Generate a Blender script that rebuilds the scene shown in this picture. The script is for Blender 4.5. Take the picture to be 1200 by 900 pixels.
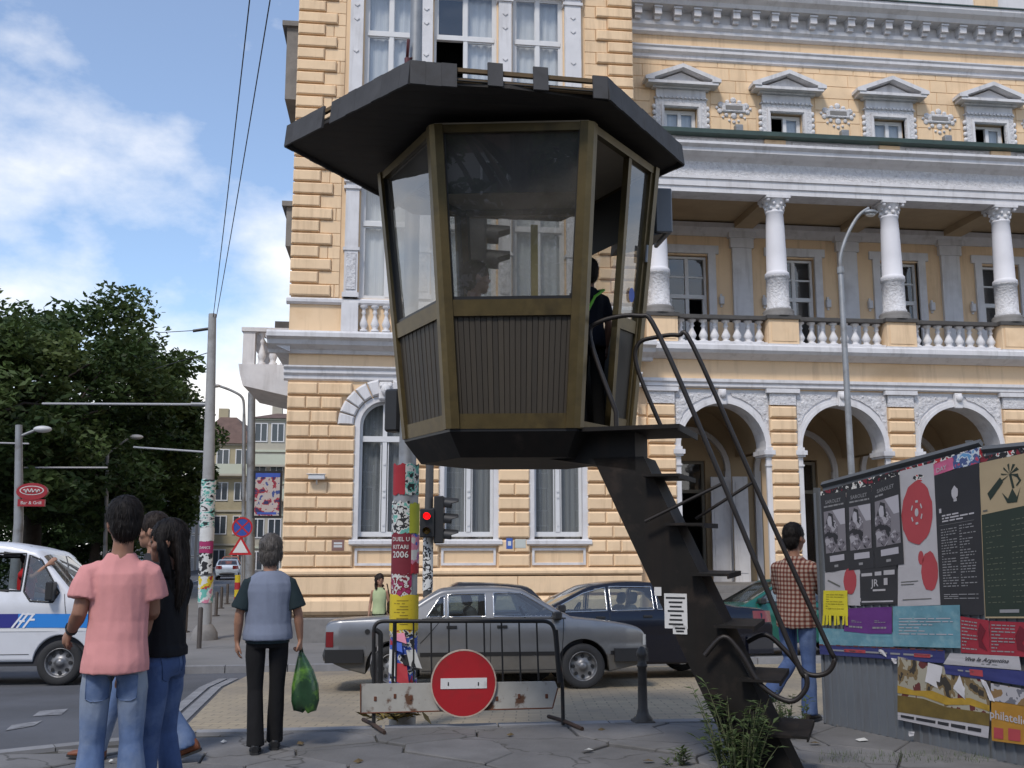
import bpy, bmesh, math, random
from mathutils import Vector, Matrix, noise
from mathutils.bvhtree import BVHTree
R = math.radians
for o in list(bpy.data.objects): bpy.data.objects.remove(o)
SC = bpy.context.scene
COL = SC.collection
rnd = random.Random(7)

# ------------------------------------------------------------------ camera
EYE = 1.65; FOC = 1167.0; PITCH = math.atan(178 / FOC); YAW = R(7)
cd = bpy.data.cameras.new('camera'); cam = bpy.data.objects.new('camera', cd); COL.objects.link(cam)
cd.sensor_width = 36; cd.lens = 36 * FOC / 1200; cd.clip_start = 0.1; cd.clip_end = 3000
cam.location = (0, 0, EYE); cam.rotation_euler = (math.pi / 2 + PITCH, 0, -YAW)
SC.camera = cam
SC.render.resolution_x = 1024; SC.render.resolution_y = 768

# ------------------------------------------------------------------ world: blue sky with broken white cloud
SUN_EL, SUN_ROT = R(51), R(210)
w = bpy.data.worlds.new('World'); SC.world = w; w.use_nodes = True
nt = w.node_tree; nt.nodes.clear()
def wn(t, **k):
    n = nt.nodes.new(t)
    for a, b in k.items(): setattr(n, a, b)
    return n
sky = wn('ShaderNodeTexSky', sky_type='NISHITA', sun_disc=False, sun_elevation=SUN_EL, sun_rotation=SUN_ROT)
sky.air_density = 1.0; sky.dust_density = 0.3; sky.ozone_density = 3.0
tcw = wn('ShaderNodeTexCoord'); mapw = wn('ShaderNodeMapping'); mapw.inputs['Scale'].default_value = (1, 1, 1.7)
mapw.inputs['Location'].default_value = (0.9, 0.3, 0.15)
nzw = wn('ShaderNodeTexNoise'); nzw.inputs['Scale'].default_value = 3.7; nzw.inputs['Detail'].default_value = 8; nzw.inputs['Roughness'].default_value = 0.56
rmw = wn('ShaderNodeValToRGB'); rmw.color_ramp.elements[0].color = (.11, .11, .11, 1); rmw.color_ramp.elements[0].position = 0.50; rmw.color_ramp.elements[1].position = 0.74
sepw = wn('ShaderNodeSeparateXYZ'); lowm = wn('ShaderNodeMapRange')
lowm.inputs['From Min'].default_value = 0.02; lowm.inputs['From Max'].default_value = 0.48
lowm.inputs['To Min'].default_value = 0.29; lowm.inputs['To Max'].default_value = -0.06
addw = wn('ShaderNodeMath', operation='ADD')
bgs = wn('ShaderNodeBackground'); bgs.inputs['Strength'].default_value = 0.15
bgc = wn('ShaderNodeBackground'); bgc.inputs['Color'].default_value = (1, .985, .975, 1); bgc.inputs['Strength'].default_value = 0.95
mxw = wn('ShaderNodeMixShader'); outw = wn('ShaderNodeOutputWorld')
L = nt.links.new
L(tcw.outputs['Generated'], mapw.inputs['Vector']); L(mapw.outputs[0], nzw.inputs['Vector'])
L(tcw.outputs['Generated'], sepw.inputs[0]); L(sepw.outputs['Z'], lowm.inputs['Value'])
L(nzw.outputs['Fac'], addw.inputs[0]); L(lowm.outputs[0], addw.inputs[1]); L(addw.outputs[0], rmw.inputs['Fac'])
hsw = wn('ShaderNodeHueSaturation'); hsw.inputs['Saturation'].default_value = 1.08; L(sky.outputs[0], hsw.inputs['Color']); L(hsw.outputs[0], bgs.inputs['Color']); L(rmw.outputs['Color'], mxw.inputs['Fac'])
L(bgs.outputs[0], mxw.inputs[1]); L(bgc.outputs[0], mxw.inputs[2]); L(mxw.outputs[0], outw.inputs['Surface'])

# ------------------------------------------------------------------ sun behind thin cloud
sd = bpy.data.lights.new('sun', 'SUN'); sd.energy = 2.0; sd.angle = R(11); sd.color = (1, 0.93, 0.84)
so = bpy.data.objects.new('sun', sd); COL.objects.link(so); so.location = (-10, -10, 30)
sdir = Vector((math.sin(SUN_ROT) * math.cos(SUN_EL), math.cos(SUN_ROT) * math.cos(SUN_EL), math.sin(SUN_EL)))
so.rotation_euler = sdir.to_track_quat('Z', 'Y').to_euler()
SC.view_settings.view_transform = 'Standard'; SC.view_settings.look = 'None'
SC.view_settings.exposure = 0.38; SC.view_settings.gamma = 1.0; SC.view_settings.use_curve_mapping = False

# ------------------------------------------------------------------ pixel directions of the 1200 x 900 photograph
_f = Vector((math.sin(YAW) * math.cos(PITCH), math.cos(YAW) * math.cos(PITCH), math.sin(PITCH)))
_r = Vector((math.cos(YAW), -math.sin(YAW), 0)); _u = _r.cross(_f)
def ray(px, py): return _f + _r * ((px - 600) / FOC) + _u * ((450 - py) / FOC)
def atY(px, py, Y):
    d = ray(px, py); p = d * (Y / d.y); p.z += EYE; return p
def atZ(px, py, Z):
    d = ray(px, py); p = d * ((Z - EYE) / d.z); p.z += EYE; return p
def gz(y):                                   # street level: falls away gently from the near pavement
    if y < 9.3: return -0.12
    if y < 24: return -0.12 - 0.062 * (y - 9.3)
    return -1.0314 - 0.008 * (y - 24)
def ong(px, py, dz=0):                       # where a pixel meets the street
    z = -0.3
    for i in range(30): p = atZ(px, py, z); z = 0.5 * z + 0.5 * (gz(p.y) + dz)
    return p

# ------------------------------------------------------------------ materials
MATS = {}
def mat(name, col=(.5, .5, .5), rough=.7, metal=0., var=0., vscale=3., bump=0., bscale=40., spec=.5, dirt=None, dscale=1.5, dlo=.5, dhi=.75, objrand=0., coat=0., emit=None, estr=1., stretch=None, bdist=.01, world=False, streak=None, slo=.52, shi=.78):
    if name in MATS: return MATS[name]
    m = bpy.data.materials.new(name); m.use_nodes = True; MATS[name] = m
    t = m.node_tree; b = t.nodes['Principled BSDF']
    b.inputs['Base Color'].default_value = (*col, 1); b.inputs['Roughness'].default_value = rough
    b.inputs['Metallic'].default_value = metal; b.inputs['Specular IOR Level'].default_value = spec
    b.inputs['Coat Weight'].default_value = coat
    if emit: b.inputs['Emission Color'].default_value = (*emit, 1); b.inputs['Emission Strength'].default_value = estr
    tc = t.nodes.new('ShaderNodeTexCoord'); vec = tc.outputs['Object']
    if world: vec = t.nodes.new('ShaderNodeNewGeometry').outputs['Position']
    vec0 = vec
    if stretch:
        mp = t.nodes.new('ShaderNodeMapping'); mp.inputs['Scale'].default_value = stretch
        t.links.new(vec, mp.inputs[0]); vec = mp.outputs[0]
    cur = None
    def noisen(sc, det=6):
        n = t.nodes.new('ShaderNodeTexNoise'); n.inputs['Scale'].default_value = sc; n.inputs['Detail'].default_value = det
        n.inputs['Roughness'].default_value = .6
        t.links.new(vec, n.inputs['Vector']); return n
    if var:
        n = noisen(vscale); mr = t.nodes.new('ShaderNodeMapRange')
        mr.inputs['From Min'].default_value = .25; mr.inputs['From Max'].default_value = .75
        mr.inputs['To Min'].default_value = 1 - var; mr.inputs['To Max'].default_value = 1 + var
        hv = t.nodes.new('ShaderNodeHueSaturation'); hv.inputs['Color'].default_value = (*col, 1)
        t.links.new(n.outputs['Fac'], mr.inputs['Value'])
        if objrand:
            oi = t.nodes.new('ShaderNodeObjectInfo'); m2 = t.nodes.new('ShaderNodeMapRange')
            m2.inputs['To Min'].default_value = 1 - objrand; m2.inputs['To Max'].default_value = 1 + objrand
            mu = t.nodes.new('ShaderNodeMath'); mu.operation = 'MULTIPLY'
            t.links.new(oi.outputs['Random'], m2.inputs['Value']); t.links.new(m2.outputs[0], mu.inputs[0]); t.links.new(mr.outputs[0], mu.inputs[1])
            t.links.new(mu.outputs[0], hv.inputs['Value'])
        else: t.links.new(mr.outputs[0], hv.inputs['Value'])
        cur = hv.outputs[0]
    if dirt:
        n = noisen(dscale, 9); rp = t.nodes.new('ShaderNodeMapRange'); rp.clamp = True
        rp.inputs['From Min'].default_value = dlo; rp.inputs['From Max'].default_value = dhi
        mx = t.nodes.new('ShaderNodeMix'); mx.data_type = 'RGBA'
        t.links.new(n.outputs['Fac'], rp.inputs['Value']); t.links.new(rp.outputs[0], mx.inputs['Factor'])
        if cur: t.links.new(cur, mx.inputs['A'])
        else: mx.inputs['A'].default_value = (*col, 1)
        mx.inputs['B'].default_value = (*dirt, 1); cur = mx.outputs['Result']
    if streak:                                # rain runs: noise drawn out down the wall
        mp2 = t.nodes.new('ShaderNodeMapping'); mp2.inputs['Scale'].default_value = (2.6, 2.6, .22); t.links.new(vec0, mp2.inputs[0])
        n = t.nodes.new('ShaderNodeTexNoise'); n.inputs['Scale'].default_value = 1.6; n.inputs['Detail'].default_value = 8; n.inputs['Roughness'].default_value = .65; t.links.new(mp2.outputs[0], n.inputs['Vector'])
        rp = t.nodes.new('ShaderNodeMapRange'); rp.clamp = True; rp.inputs['From Min'].default_value = slo; rp.inputs['From Max'].default_value = shi; rp.inputs['To Max'].default_value = .75
        mx = t.nodes.new('ShaderNodeMix'); mx.data_type = 'RGBA'; t.links.new(n.outputs['Fac'], rp.inputs['Value']); t.links.new(rp.outputs[0], mx.inputs['Factor'])
        if cur: t.links.new(cur, mx.inputs['A'])
        else: mx.inputs['A'].default_value = (*col, 1)
        mx.inputs['B'].default_value = (*streak, 1); cur = mx.outputs['Result']
    if cur: t.links.new(cur, b.inputs['Base Color'])
    if bump:
        n = noisen(bscale, 8); bp = t.nodes.new('ShaderNodeBump'); bp.inputs['Strength'].default_value = bump; bp.inputs['Distance'].default_value = bdist
        t.links.new(n.outputs['Fac'], bp.inputs['Height']); t.links.new(bp.outputs[0], b.inputs['Normal'])
    return m
def glass_mat(name, tint=(.8, .85, .85), refl=1.0, f0=.07, rough=0.0, painted_sheen=0.0, sheen_col=(.34, .32, .29)):
    """thin sheet glass: clear with a mirror share that grows towards grazing (Schlick)"""
    if name in MATS: return MATS[name]
    m = bpy.data.materials.new(name); m.use_nodes = True; MATS[name] = m
    t = m.node_tree; t.nodes.clear()
    o = t.nodes.new('ShaderNodeOutputMaterial'); mx = t.nodes.new('ShaderNodeMixShader')
    tr = t.nodes.new('ShaderNodeBsdfTransparent'); tr.inputs[0].default_value = (*tint, 1)
    gl = t.nodes.new('ShaderNodeBsdfGlossy'); gl.inputs['Roughness'].default_value = rough; gl.inputs['Color'].default_value = (refl, refl, refl, 1)
    lw = t.nodes.new('ShaderNodeLayerWeight'); pw = t.nodes.new('ShaderNodeMath'); pw.operation = 'POWER'; pw.inputs[1].default_value = 4.0
    ma = t.nodes.new('ShaderNodeMath'); ma.operation = 'MULTIPLY_ADD'; ma.inputs[1].default_value = 1 - f0; ma.inputs[2].default_value = f0
    t.links.new(lw.outputs['Facing'], pw.inputs[0]); t.links.new(pw.outputs[0], ma.inputs[0]); t.links.new(ma.outputs[0], mx.inputs['Fac'])
    lw.inputs['Blend'].default_value = .5
    t.links.new(tr.outputs[0], mx.inputs[1]); t.links.new(gl.outputs[0], mx.inputs[2]); out = mx.outputs[0]
    if painted_sheen:  # pale diffuse film: reflected brightness painted into the pane colour
        df = t.nodes.new('ShaderNodeBsdfDiffuse'); df.inputs[0].default_value = (*sheen_col, 1); m2 = t.nodes.new('ShaderNodeMixShader')
        g = t.nodes.new('ShaderNodeNewGeometry'); n = t.nodes.new('ShaderNodeTexNoise'); n.inputs['Scale'].default_value = 3; n.inputs['Detail'].default_value = 6; mr = t.nodes.new('ShaderNodeMapRange'); mr.inputs['From Min'].default_value = .3; mr.inputs['From Max'].default_value = .7; mr.inputs['To Min'].default_value = painted_sheen * .6; mr.inputs['To Max'].default_value = painted_sheen * 1.4
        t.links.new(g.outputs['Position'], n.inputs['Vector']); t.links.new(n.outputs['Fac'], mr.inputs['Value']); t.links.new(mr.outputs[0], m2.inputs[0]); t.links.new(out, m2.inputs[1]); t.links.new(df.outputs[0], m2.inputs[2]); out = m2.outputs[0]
    t.links.new(out, o.inputs['Surface'])
    return m
def nodes_of(m): return m.node_tree, m.node_tree.nodes['Principled BSDF']

# ------------------------------------------------------------------ mesh builder
class MB:
    def __init__(s): s.v = []; s.f = []; s.m = []; s.sm = []
    def add(s, vs, fs, mi=0, sm=False, M=None):
        n = len(s.v)
        for p in vs: s.v.append(tuple(M @ Vector(p)) if M else tuple(p))
        for f in fs: s.f.append([i + n for i in f]); s.m.append(mi); s.sm.append(sm)
        return s
    def bb(s, x0, x1, y0, y1, z0, z1, mi=0, M=None):
        return s.add([(x0, y0, z0), (x1, y0, z0), (x1, y1, z0), (x0, y1, z0), (x0, y0, z1), (x1, y0, z1), (x1, y1, z1), (x0, y1, z1)],
                     [(3, 2, 1, 0), (4, 5, 6, 7), (0, 1, 5, 4), (1, 2, 6, 5), (2, 3, 7, 6), (3, 0, 4, 7)], mi, False, M)
    def rbox(s, x0, x1, y0, y1, z0, z1, c=.01, mi=0, M=None):     # chamfered box
        vs = []; 
        for (X, sx) in ((x0, 1), (x1, -1)):
            for (Y, sy) in ((y0, 1), (y1, -1)):
                for (Z, sz) in ((z0, 1), (z1, -1)):
                    vs += [(X, Y + sy * c, Z + sz * c), (X + sx * c, Y, Z + sz * c), (X + sx * c, Y + sy * c, Z)]
        bm = bmesh.new()
        for p in vs: bm.verts.new(p)
        r = bmesh.ops.convex_hull(bm, input=bm.verts)
        bm.verts.index_update()
        fs = [[v.index for v in f.verts] for f in bm.faces]; vv = [v.co.copy() for v in bm.verts]; bm.free()
        return s.add(vv, fs, mi, False, M)
    def hull(s, pts, mi=0, sm=False, M=None):
        bm = bmesh.new()
        for p in pts: bm.verts.new(p)
        bmesh.ops.convex_hull(bm, input=bm.verts); bm.verts.index_update()
        fs = [[v.index for v in f.verts] for f in bm.faces]; vv = [v.co.copy() for v in bm.verts]; bm.free()
        return s.add(vv, fs, mi, sm, M)
    def rings(s, rings, mi=0, sm=True, cap=True, closed=True, M=None):
        n = len(rings[0]); vs = [p for r in rings for p in r]; fs = []
        for i in range(len(rings) - 1):
            for j in range(n if closed else n - 1):
                a = i * n + j; b = i * n + (j + 1) % n
                fs.append((a, b, b + n, a + n))
        s.add(vs, fs, mi, sm, M)
        if cap and closed:
            s.add(rings[0], [tuple(range(n - 1, -1, -1))], mi, False, M); s.add(rings[-1], [tuple(range(n))], mi, False, M)
        return s
    def tube(s, pts, r, n=8, mi=0, cap=True, sm=True, M=None):
        pts = [Vector(p) for p in pts]; rs = r if isinstance(r, (list, tuple)) else [r] * len(pts)
        rg = []; up = None
        for i, p in enumerate(pts):
            t = (pts[min(i + 1, len(pts) - 1)] - pts[max(i - 1, 0)]).normalized()
            if up is None:
                up = Vector((0, 0, 1)) if abs(t.z) < .9 else Vector((1, 0, 0))
            a = t.cross(up).normalized(); b = a.cross(t).normalized(); up = b
            rr = rs[i]
            rx, ry = rr if isinstance(rr, (list, tuple)) else (rr, rr)
            rg.append([p + a * (rx * math.cos(2 * math.pi * k / n)) + b * (ry * math.sin(2 * math.pi * k / n)) for k in range(n)])
        return s.rings(rg, mi, sm, cap, True, M)
    def lathe(s, prof, n=24, c=(0, 0, 0), mi=0, sm=True, M=None, cap=True):
        rg = [[(c[0] + r * math.cos(2 * math.pi * k / n), c[1] + r * math.sin(2 * math.pi * k / n), c[2] + z) for k in range(n)] for r, z in prof]
        return s.rings(rg, mi, sm, cap, True, M)
    def prism(s, poly, y0, y1, mi=0, M=None, axis='y', sm=False):     # polygon in x,z extruded along y (or x,y along z)
        n = len(poly)
        if axis == 'y': a = [(p[0], y0, p[1]) for p in poly]; b = [(p[0], y1, p[1]) for p in poly]
        elif axis == 'z': a = [(p[0], p[1], y0) for p in poly]; b = [(p[0], p[1], y1) for p in poly]
        else: a = [(y0, p[0], p[1]) for p in poly]; b = [(y1, p[0], p[1]) for p in poly]
        s.add(a + b, [tuple(range(n)), tuple(range(2 * n - 1, n - 1, -1))], mi, False, M)
        s.add(a + b, [(i, (i + 1) % n, (i + 1) % n + n, i + n) for i in range(n)], mi, sm, M)
        return s
    def ball(s, c, rx, ry=None, rz=None, n=16, mi=0, M=None):
        ry = ry or rx; rz = rz or rx; rg = []
        for i in range(1, n):
            a = math.pi * i / n
            rg.append([(c[0] + rx * math.sin(a) * math.cos(2 * math.pi * k / n), c[1] + ry * math.sin(a) * math.sin(2 * math.pi * k / n), c[2] - rz * math.cos(a)) for k in range(n)])
        return s.rings(rg, mi, True, True, True, M)
    def mesh(s, name, mats, shift=(0, 0, 0), fixn=True):
        me = bpy.data.meshes.new(name)
        me.from_pydata([(p[0] - shift[0], p[1] - shift[1], p[2] - shift[2]) for p in s.v], [], s.f)
        for m in (mats if isinstance(mats, (list, tuple)) else [mats]): me.materials.append(m)
        me.polygons.foreach_set('material_index', s.m); me.polygons.foreach_set('use_smooth', s.sm)
        if fixn and len(s.f) < 60000:
            bm = bmesh.new(); bm.from_mesh(me); bmesh.ops.recalc_face_normals(bm, faces=bm.faces); bm.to_mesh(me); bm.free()
        me.update(); return me
    def build(s, name, mats, parent=None, kind=None, fixn=True, label=None):
        lo = [min(p[i] for p in s.v) for i in range(3)]; hi = [max(p[i] for p in s.v) for i in range(3)]
        O = Vector(((lo[0] + hi[0]) / 2, (lo[1] + hi[1]) / 2, lo[2]))
        me = s.mesh(name, mats, O, fixn)
        return link(name, me, O, parent, kind, label)
ORG = {}
def link(name, me, O, parent=None, kind=None, label=None):
    o = bpy.data.objects.new(name, me); COL.objects.link(o); O = Vector(O); ORG[o] = O
    if parent is not None: o.parent = parent; o.location = O - ORG[parent]
    else: o.location = O
    if kind: o['kind'] = kind
    if label: o['label'] = label
    return o
def tag(o, label, cat, group=None):
    o['label'] = label; o['category'] = cat
    if group: o['group'] = group
    return o
def thing(name, label, cat, loc=(0, 0, 0), rotz=0, group=None, local=False):
    o = bpy.data.objects.new(name, None); COL.objects.link(o); o.empty_display_size = .2
    o.location = loc; o.rotation_euler = (0, 0, rotz); ORG[o] = Vector((0, 0, 0)) if local else Vector(loc)
    return tag(o, label, cat, group)
def copy_tree(o, parent=None):
    c = o.copy(); COL.objects.link(c); c.parent = parent; ORG[c] = ORG[o].copy()
    for ch in o.children: copy_tree(ch, c)
    return c
def smooth_path(pts, n=8):                   # Catmull-Rom
    P = [Vector(p) for p in pts]; out = []
    for i in range(len(P) - 1):
        a, b, c, d = P[max(i - 1, 0)], P[i], P[i + 1], P[min(i + 2, len(P) - 1)]
        for k in range(n):
            t = k / n
            out.append(0.5 * ((2 * b) + (c - a) * t + (2 * a - 5 * b + 4 * c - d) * t * t + (3 * b - a - 3 * c + d) * t ** 3))
    out.append(P[-1]); return out
def bent(pts, r=.1, n=6):                    # polyline with rounded corners
    P = [Vector(p) for p in pts]; out = [P[0]]
    for i in range(1, len(P) - 1):
        a = (P[i - 1] - P[i]); b = (P[i + 1] - P[i]); rr = min(r, a.length * .49, b.length * .49)
        p0 = P[i] + a.normalized() * rr; p1 = P[i] + b.normalized() * rr
        for k in range(n + 1):
            t = k / n; out.append(p0 * (1 - t) ** 2 + P[i] * 2 * t * (1 - t) + p1 * t * t)
    out.append(P[-1]); return out
def text_mesh(txt, size=.1, depth=.001, align='CENTER', bold=False):
    c = bpy.data.curves.new('lettering', 'FONT'); c.body = txt; c.size = size; c.extrude = depth; c.align_x = align; c.resolution_u = 2
    if bold: c.offset = size * .012
    o = bpy.data.objects.new('tmp', c); COL.objects.link(o)
    dg = bpy.context.evaluated_depsgraph_get(); dg.update()
    me = bpy.data.meshes.new_from_object(o.evaluated_get(dg)); 
    vs = [v.co.copy() for v in me.vertices]; fs = [list(p.vertices) for p in me.polygons]
    bpy.data.objects.remove(o); bpy.data.curves.remove(c); bpy.data.meshes.remove(me)
    return vs, fs
def remesh(mb, vox, fold=0, fscale=5., seed=0, smooth=2):
    """fuse overlapping shapes into one continuous skin; optional cloth folds"""
    me = mb.mesh('tmp', [], fixn=True); o = bpy.data.objects.new('tmp', me); COL.objects.link(o)
    md = o.modifiers.new('r', 'REMESH'); md.mode = 'VOXEL'; md.voxel_size = vox; md.use_smooth_shade = True
    if smooth: sm = o.modifiers.new('s', 'SMOOTH'); sm.factor = .5; sm.iterations = smooth
    dg = bpy.context.evaluated_depsgraph_get(); dg.update()
    out = bpy.data.meshes.new_from_object(o.evaluated_get(dg))
    bpy.data.objects.remove(o); bpy.data.meshes.remove(me)
    if fold:
        nr = [v.normal.copy() for v in out.vertices]
        for v, nn in zip(out.vertices, nr):
            q = Vector((v.co.x * fscale + seed, v.co.y * fscale, v.co.z * fscale * .33 + v.co.x * 1.3))
            d = noise.noise(q) * .6 + abs(noise.noise(q * 2.3)) * -.7 + .15
            v.co += nn * (fold * d)
    return out

# ------------------------------------------------------------------ palette
YEL = mat('yellow_stucco', (.76, .555, .35), .85, world=True, streak=(.47, .32, .19), var=.07, vscale=2.5, bump=.25, bscale=60, dirt=(.50, .31, .15), dscale=.8, dlo=.58, dhi=.95, objrand=.05)
YWALL = mat('yellow_wall', (.74, .54, .34), .88, world=True, streak=(.46, .31, .19), var=.05, vscale=1.2, bump=.2, bscale=50, dirt=(.50, .31, .15), dscale=.5, dlo=.55, dhi=.9)
WHT = mat('white_stucco', (.63, .62, .625), .8, world=True, streak=(.36, .345, .335), var=.07, vscale=3, bump=.2, bscale=50, dirt=(.42, .40, .40), dscale=1.2, dlo=.52, dhi=.9)
RELF = mat('white_relief', (.62, .61, .615), .8, world=True, var=.15, vscale=9, bump=1., bscale=16, bdist=.05, dirt=(.40, .38, .38), dscale=8, dlo=.5, dhi=.8)
WFR = mat('window_paint', (.62, .62, .62), .55, var=.05, vscale=4)
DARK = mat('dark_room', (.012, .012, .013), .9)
CURT = mat('net_curtain', (.62, .62, .64), .95, var=.18, vscale=6, stretch=(14, 1, .15))
CURTG = mat('grey_curtain', (.23, .235, .24), .95, var=.35, vscale=5, stretch=(16, 1, .15))
GLS = glass_mat('window_glass', (.86, .89, .89), .95, .10, painted_sheen=.05, sheen_col=(.4, .41, .42))
GRN = mat('green_roof_edge', (.035, .06, .05), .5, var=.2)
STONEG = mat('grey_stone', (.20, .19, .18), .9, var=.2, vscale=4, bump=.4, bscale=25, dirt=(.09, .085, .08), dscale=2)
COPING = mat('dark_coping', (.07, .065, .06), .8, var=.25, vscale=5)
STEEL = mat('galvanised_pole', (.27, .28, .29), .55, .4, var=.15, vscale=6, dirt=(.13, .12, .11), dscale=3)
DKST = mat('dark_steel', (.008, .0065, .0052), .65, .0, spec=.25, var=.35, vscale=8, dirt=(.03, .021, .016), dscale=4.5, dlo=.54, dhi=.72, streak=(.02, .012, .008), world=True)
BLK = mat('black_plastic', (.012, .012, .013), .45)
RUB = mat('rubber', (.018, .018, .019), .8, var=.2)

# ------------------------------------------------------------------ ground sheet to the horizon
ASPH = mat('asphalt', (.085, .088, .098), .88, var=.16, vscale=.8, bump=.4, bscale=120, dirt=(.055, .056, .06), dscale=.35, dlo=.45, dhi=.7)
mb = MB()
ys = [-900, -60, -10, 9.3, 9.8, 11, 13, 15, 17, 19, 21, 24, 30, 45, 70, 120, 200, 400, 1200]
xs = [-900, -200, -60, -20, -8, 0, 8, 20, 60, 200, 900]
vs = [(x, y, gz(y)) for y in ys for x in xs]; nx = len(xs)
fs = [(j * nx + i, j * nx + i + 1, (j + 1) * nx + i + 1, (j + 1) * nx + i) for j in range(len(ys) - 1) for i in range(nx - 1)]
mb.add(vs, fs); ground = mb.build('road', ASPH, kind='structure')

# yellow setts in front of the building
SETT = mat('yellow_setts', (.30, .235, .13), .75, dirt=(.20, .17, .13), dscale=.7, dlo=.42, dhi=.72)
t, b = nodes_of(SETT)
br = t.nodes.new('ShaderNodeTexBrick'); br.inputs['Scale'].default_value = 1.0
br.inputs['Color1'].default_value = (.35, .285, .19, 1); br.inputs['Color2'].default_value = (.29, .24, .165, 1); br.inputs['Mortar'].default_value = (.15, .125, .09, 1)
br.inputs['Brick Width'].default_value = .26; br.inputs['Row Height'].default_value = .15; br.inputs['Mortar Size'].default_value = .007; br.inputs['Bias'].default_value = -.1
tc = [n for n in t.nodes if n.type == 'TEX_COORD'][0]
mpn = t.nodes.new('ShaderNodeMapping'); mpn.inputs['Rotation'].default_value = (0, 0, R(8))
t.links.new(tc.outputs['Object'], mpn.inputs[0]); t.links.new(mpn.outputs[0], br.inputs['Vector'])
mxn = [n for n in t.nodes if n.type == 'MIX'][0]; t.links.new(br.outputs['Color'], mxn.inputs['A'])
bp = t.nodes.new('ShaderNodeBump'); bp.inputs['Strength'].default_value = .5; bp.inputs['Distance'].default_value = .01
t.links.new(br.outputs['Fac'], bp.inputs['Height']); bp.invert = True; t.links.new(bp.outputs[0], b.inputs['Normal'])
e0, e1, e2 = ong(236, 846), ong(262, 806), ong(302, 786)
yl = sorted(set([9.28, e1.y, e2.y, 12, 13.5, 15, 16.5, 18.0]))
def edge_x(y):
    P = [(9.28, e0.x), (e1.y, e1.x), (e2.y, e2.x), (18.0, e2.x - .9)]
    for (a, b_) in zip(P[:-1], P[1:]):
        if y <= b_[0] + 1e-6: return a[1] + (b_[1] - a[1]) * max(0, (y - a[0])) / max(1e-6, b_[0] - a[0])
    return P[-1][1]
mb = MB()
for a, b_ in zip(yl[:-1], yl[1:]):
    mb.add([(edge_x(a), a, gz(a) + .004), (40, a, gz(a) + .004), (40, b_, gz(b_) + .004), (edge_x(b_), b_, gz(b_) + .004)], [(0, 1, 2, 3)])
sett = mb.build('sett_paving', SETT, kind='structure')
KERB = mat('kerb_stone', (.20, .20, .205), .85, var=.2, vscale=5, bump=.3, bscale=40, objrand=.12)
def kerb_run(pts, name, parent, w=.14, h=.05, seg=.9, top=None):
    pts = [Vector(p) for p in pts]
    for a, b_ in zip(pts[:-1], pts[1:]):
        n = max(1, int((b_ - a).length / seg)); d = (b_ - a) / n
        for i in range(n):
            p = a + d * i; q = a + d * (i + .985); s_ = Vector((-d.y, d.x, 0)).normalized() * w / 2
            m = MB(); m.add([p - s_ - Vector((0, 0, .1)), q - s_ - Vector((0, 0, .1)), q + s_ - Vector((0, 0, .1)), p + s_ - Vector((0, 0, .1)),
                             p - s_ * .9 + Vector((0, 0, h)), q - s_ * .9 + Vector((0, 0, h)), q + s_ * .9 + Vector((0, 0, h)), p + s_ * .9 + Vector((0, 0, h))],
                            [(3, 2, 1, 0), (4, 5, 6, 7), (0, 1, 5, 4), (1, 2, 6, 5), (2, 3, 7, 6), (3, 0, 4, 7)])
            m.build(name, KERB, parent)
for k in range(2):       # double row of edging stones between asphalt and setts
    kerb_run([(edge_x(y) - .1 - .17 * k, y, gz(y)) for y in yl if y < 17.9], 'edging_stone', sett, h=.015, seg=.5)

# pavement along the building, with its corner
PAVE = mat('pavement_far', (.17, .165, .16), .9, var=.12, vscale=1.2, bump=.3, bscale=30, dirt=(.10, .10, .095), dscale=.6)
c0 = ong(196, 770); c1 = ong(300, 676)
pv = [(c0.x, 18.05), (40, 18.05), (40, 26), (-2.2, 26), (-2.2, 60), (c1.x - 1.0, 60), (c0.x - .6, 24)]
mb = MB(); n = len(pv)
top = [(x, y, gz(y) + .12) for x, y in pv]; bot = [(x, y, gz(y) - .1) for x, y in pv]
mb.add(top + bot, [tuple(range(n))] + [(i, (i + 1) % n, (i + 1) % n + n, i + n) for i in range(n)])
mb.f[0:1] = [[0, 1, 2, 3], [0, 3, 6], [3, 4, 5], [3, 5, 6]]; mb.m += [0] * 3; mb.sm += [False] * 3
pav2 = mb.build('pavement', PAVE, kind='structure')
kerb_run([(c0.x, 17.98, gz(18) + .0), (14, 17.98, gz(18))], 'kerb_stone', pav2, w=.16, h=.125, seg=1.0)
kerb_run([(c0.x - .1, 18.1, gz(18)), (c0.x - .68, 24, gz(24))], 'kerb_stone', pav2, w=.16, h=.125, seg=1.0)

# near pavement: big irregular slabs, cracked and uneven
SLAB = mat('cracked_slab', (.148, .144, .142), .9, world=True, var=.16, vscale=3, bump=.5, bscale=35, dirt=(.085, .083, .08), dscale=1.1, dlo=.45, dhi=.75, objrand=.14)
t, b = nodes_of(SLAB)
vo = t.nodes.new('ShaderNodeTexVoronoi'); vo.feature = 'DISTANCE_TO_EDGE'; vo.inputs['Scale'].default_value = .75
nn = t.nodes.new('ShaderNodeTexNoise'); nn.inputs['Scale'].default_value = 3; mxv = t.nodes.new('ShaderNodeMix'); mxv.data_type = 'VECTOR'; mxv.inputs[0].default_value = .25
ge = t.nodes.new('ShaderNodeNewGeometry'); t.links.new(ge.outputs['Position'], nn.inputs['Vector']); t.links.new(ge.outputs['Position'], mxv.inputs[4]); t.links.new(nn.outputs['Color'], mxv.inputs[5]); t.links.new(mxv.outputs[1], vo.inputs['Vector'])
rp = t.nodes.new('ShaderNodeMapRange'); rp.inputs['From Max'].default_value = .007; t.links.new(vo.outputs['Distance'], rp.inputs['Value'])
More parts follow.
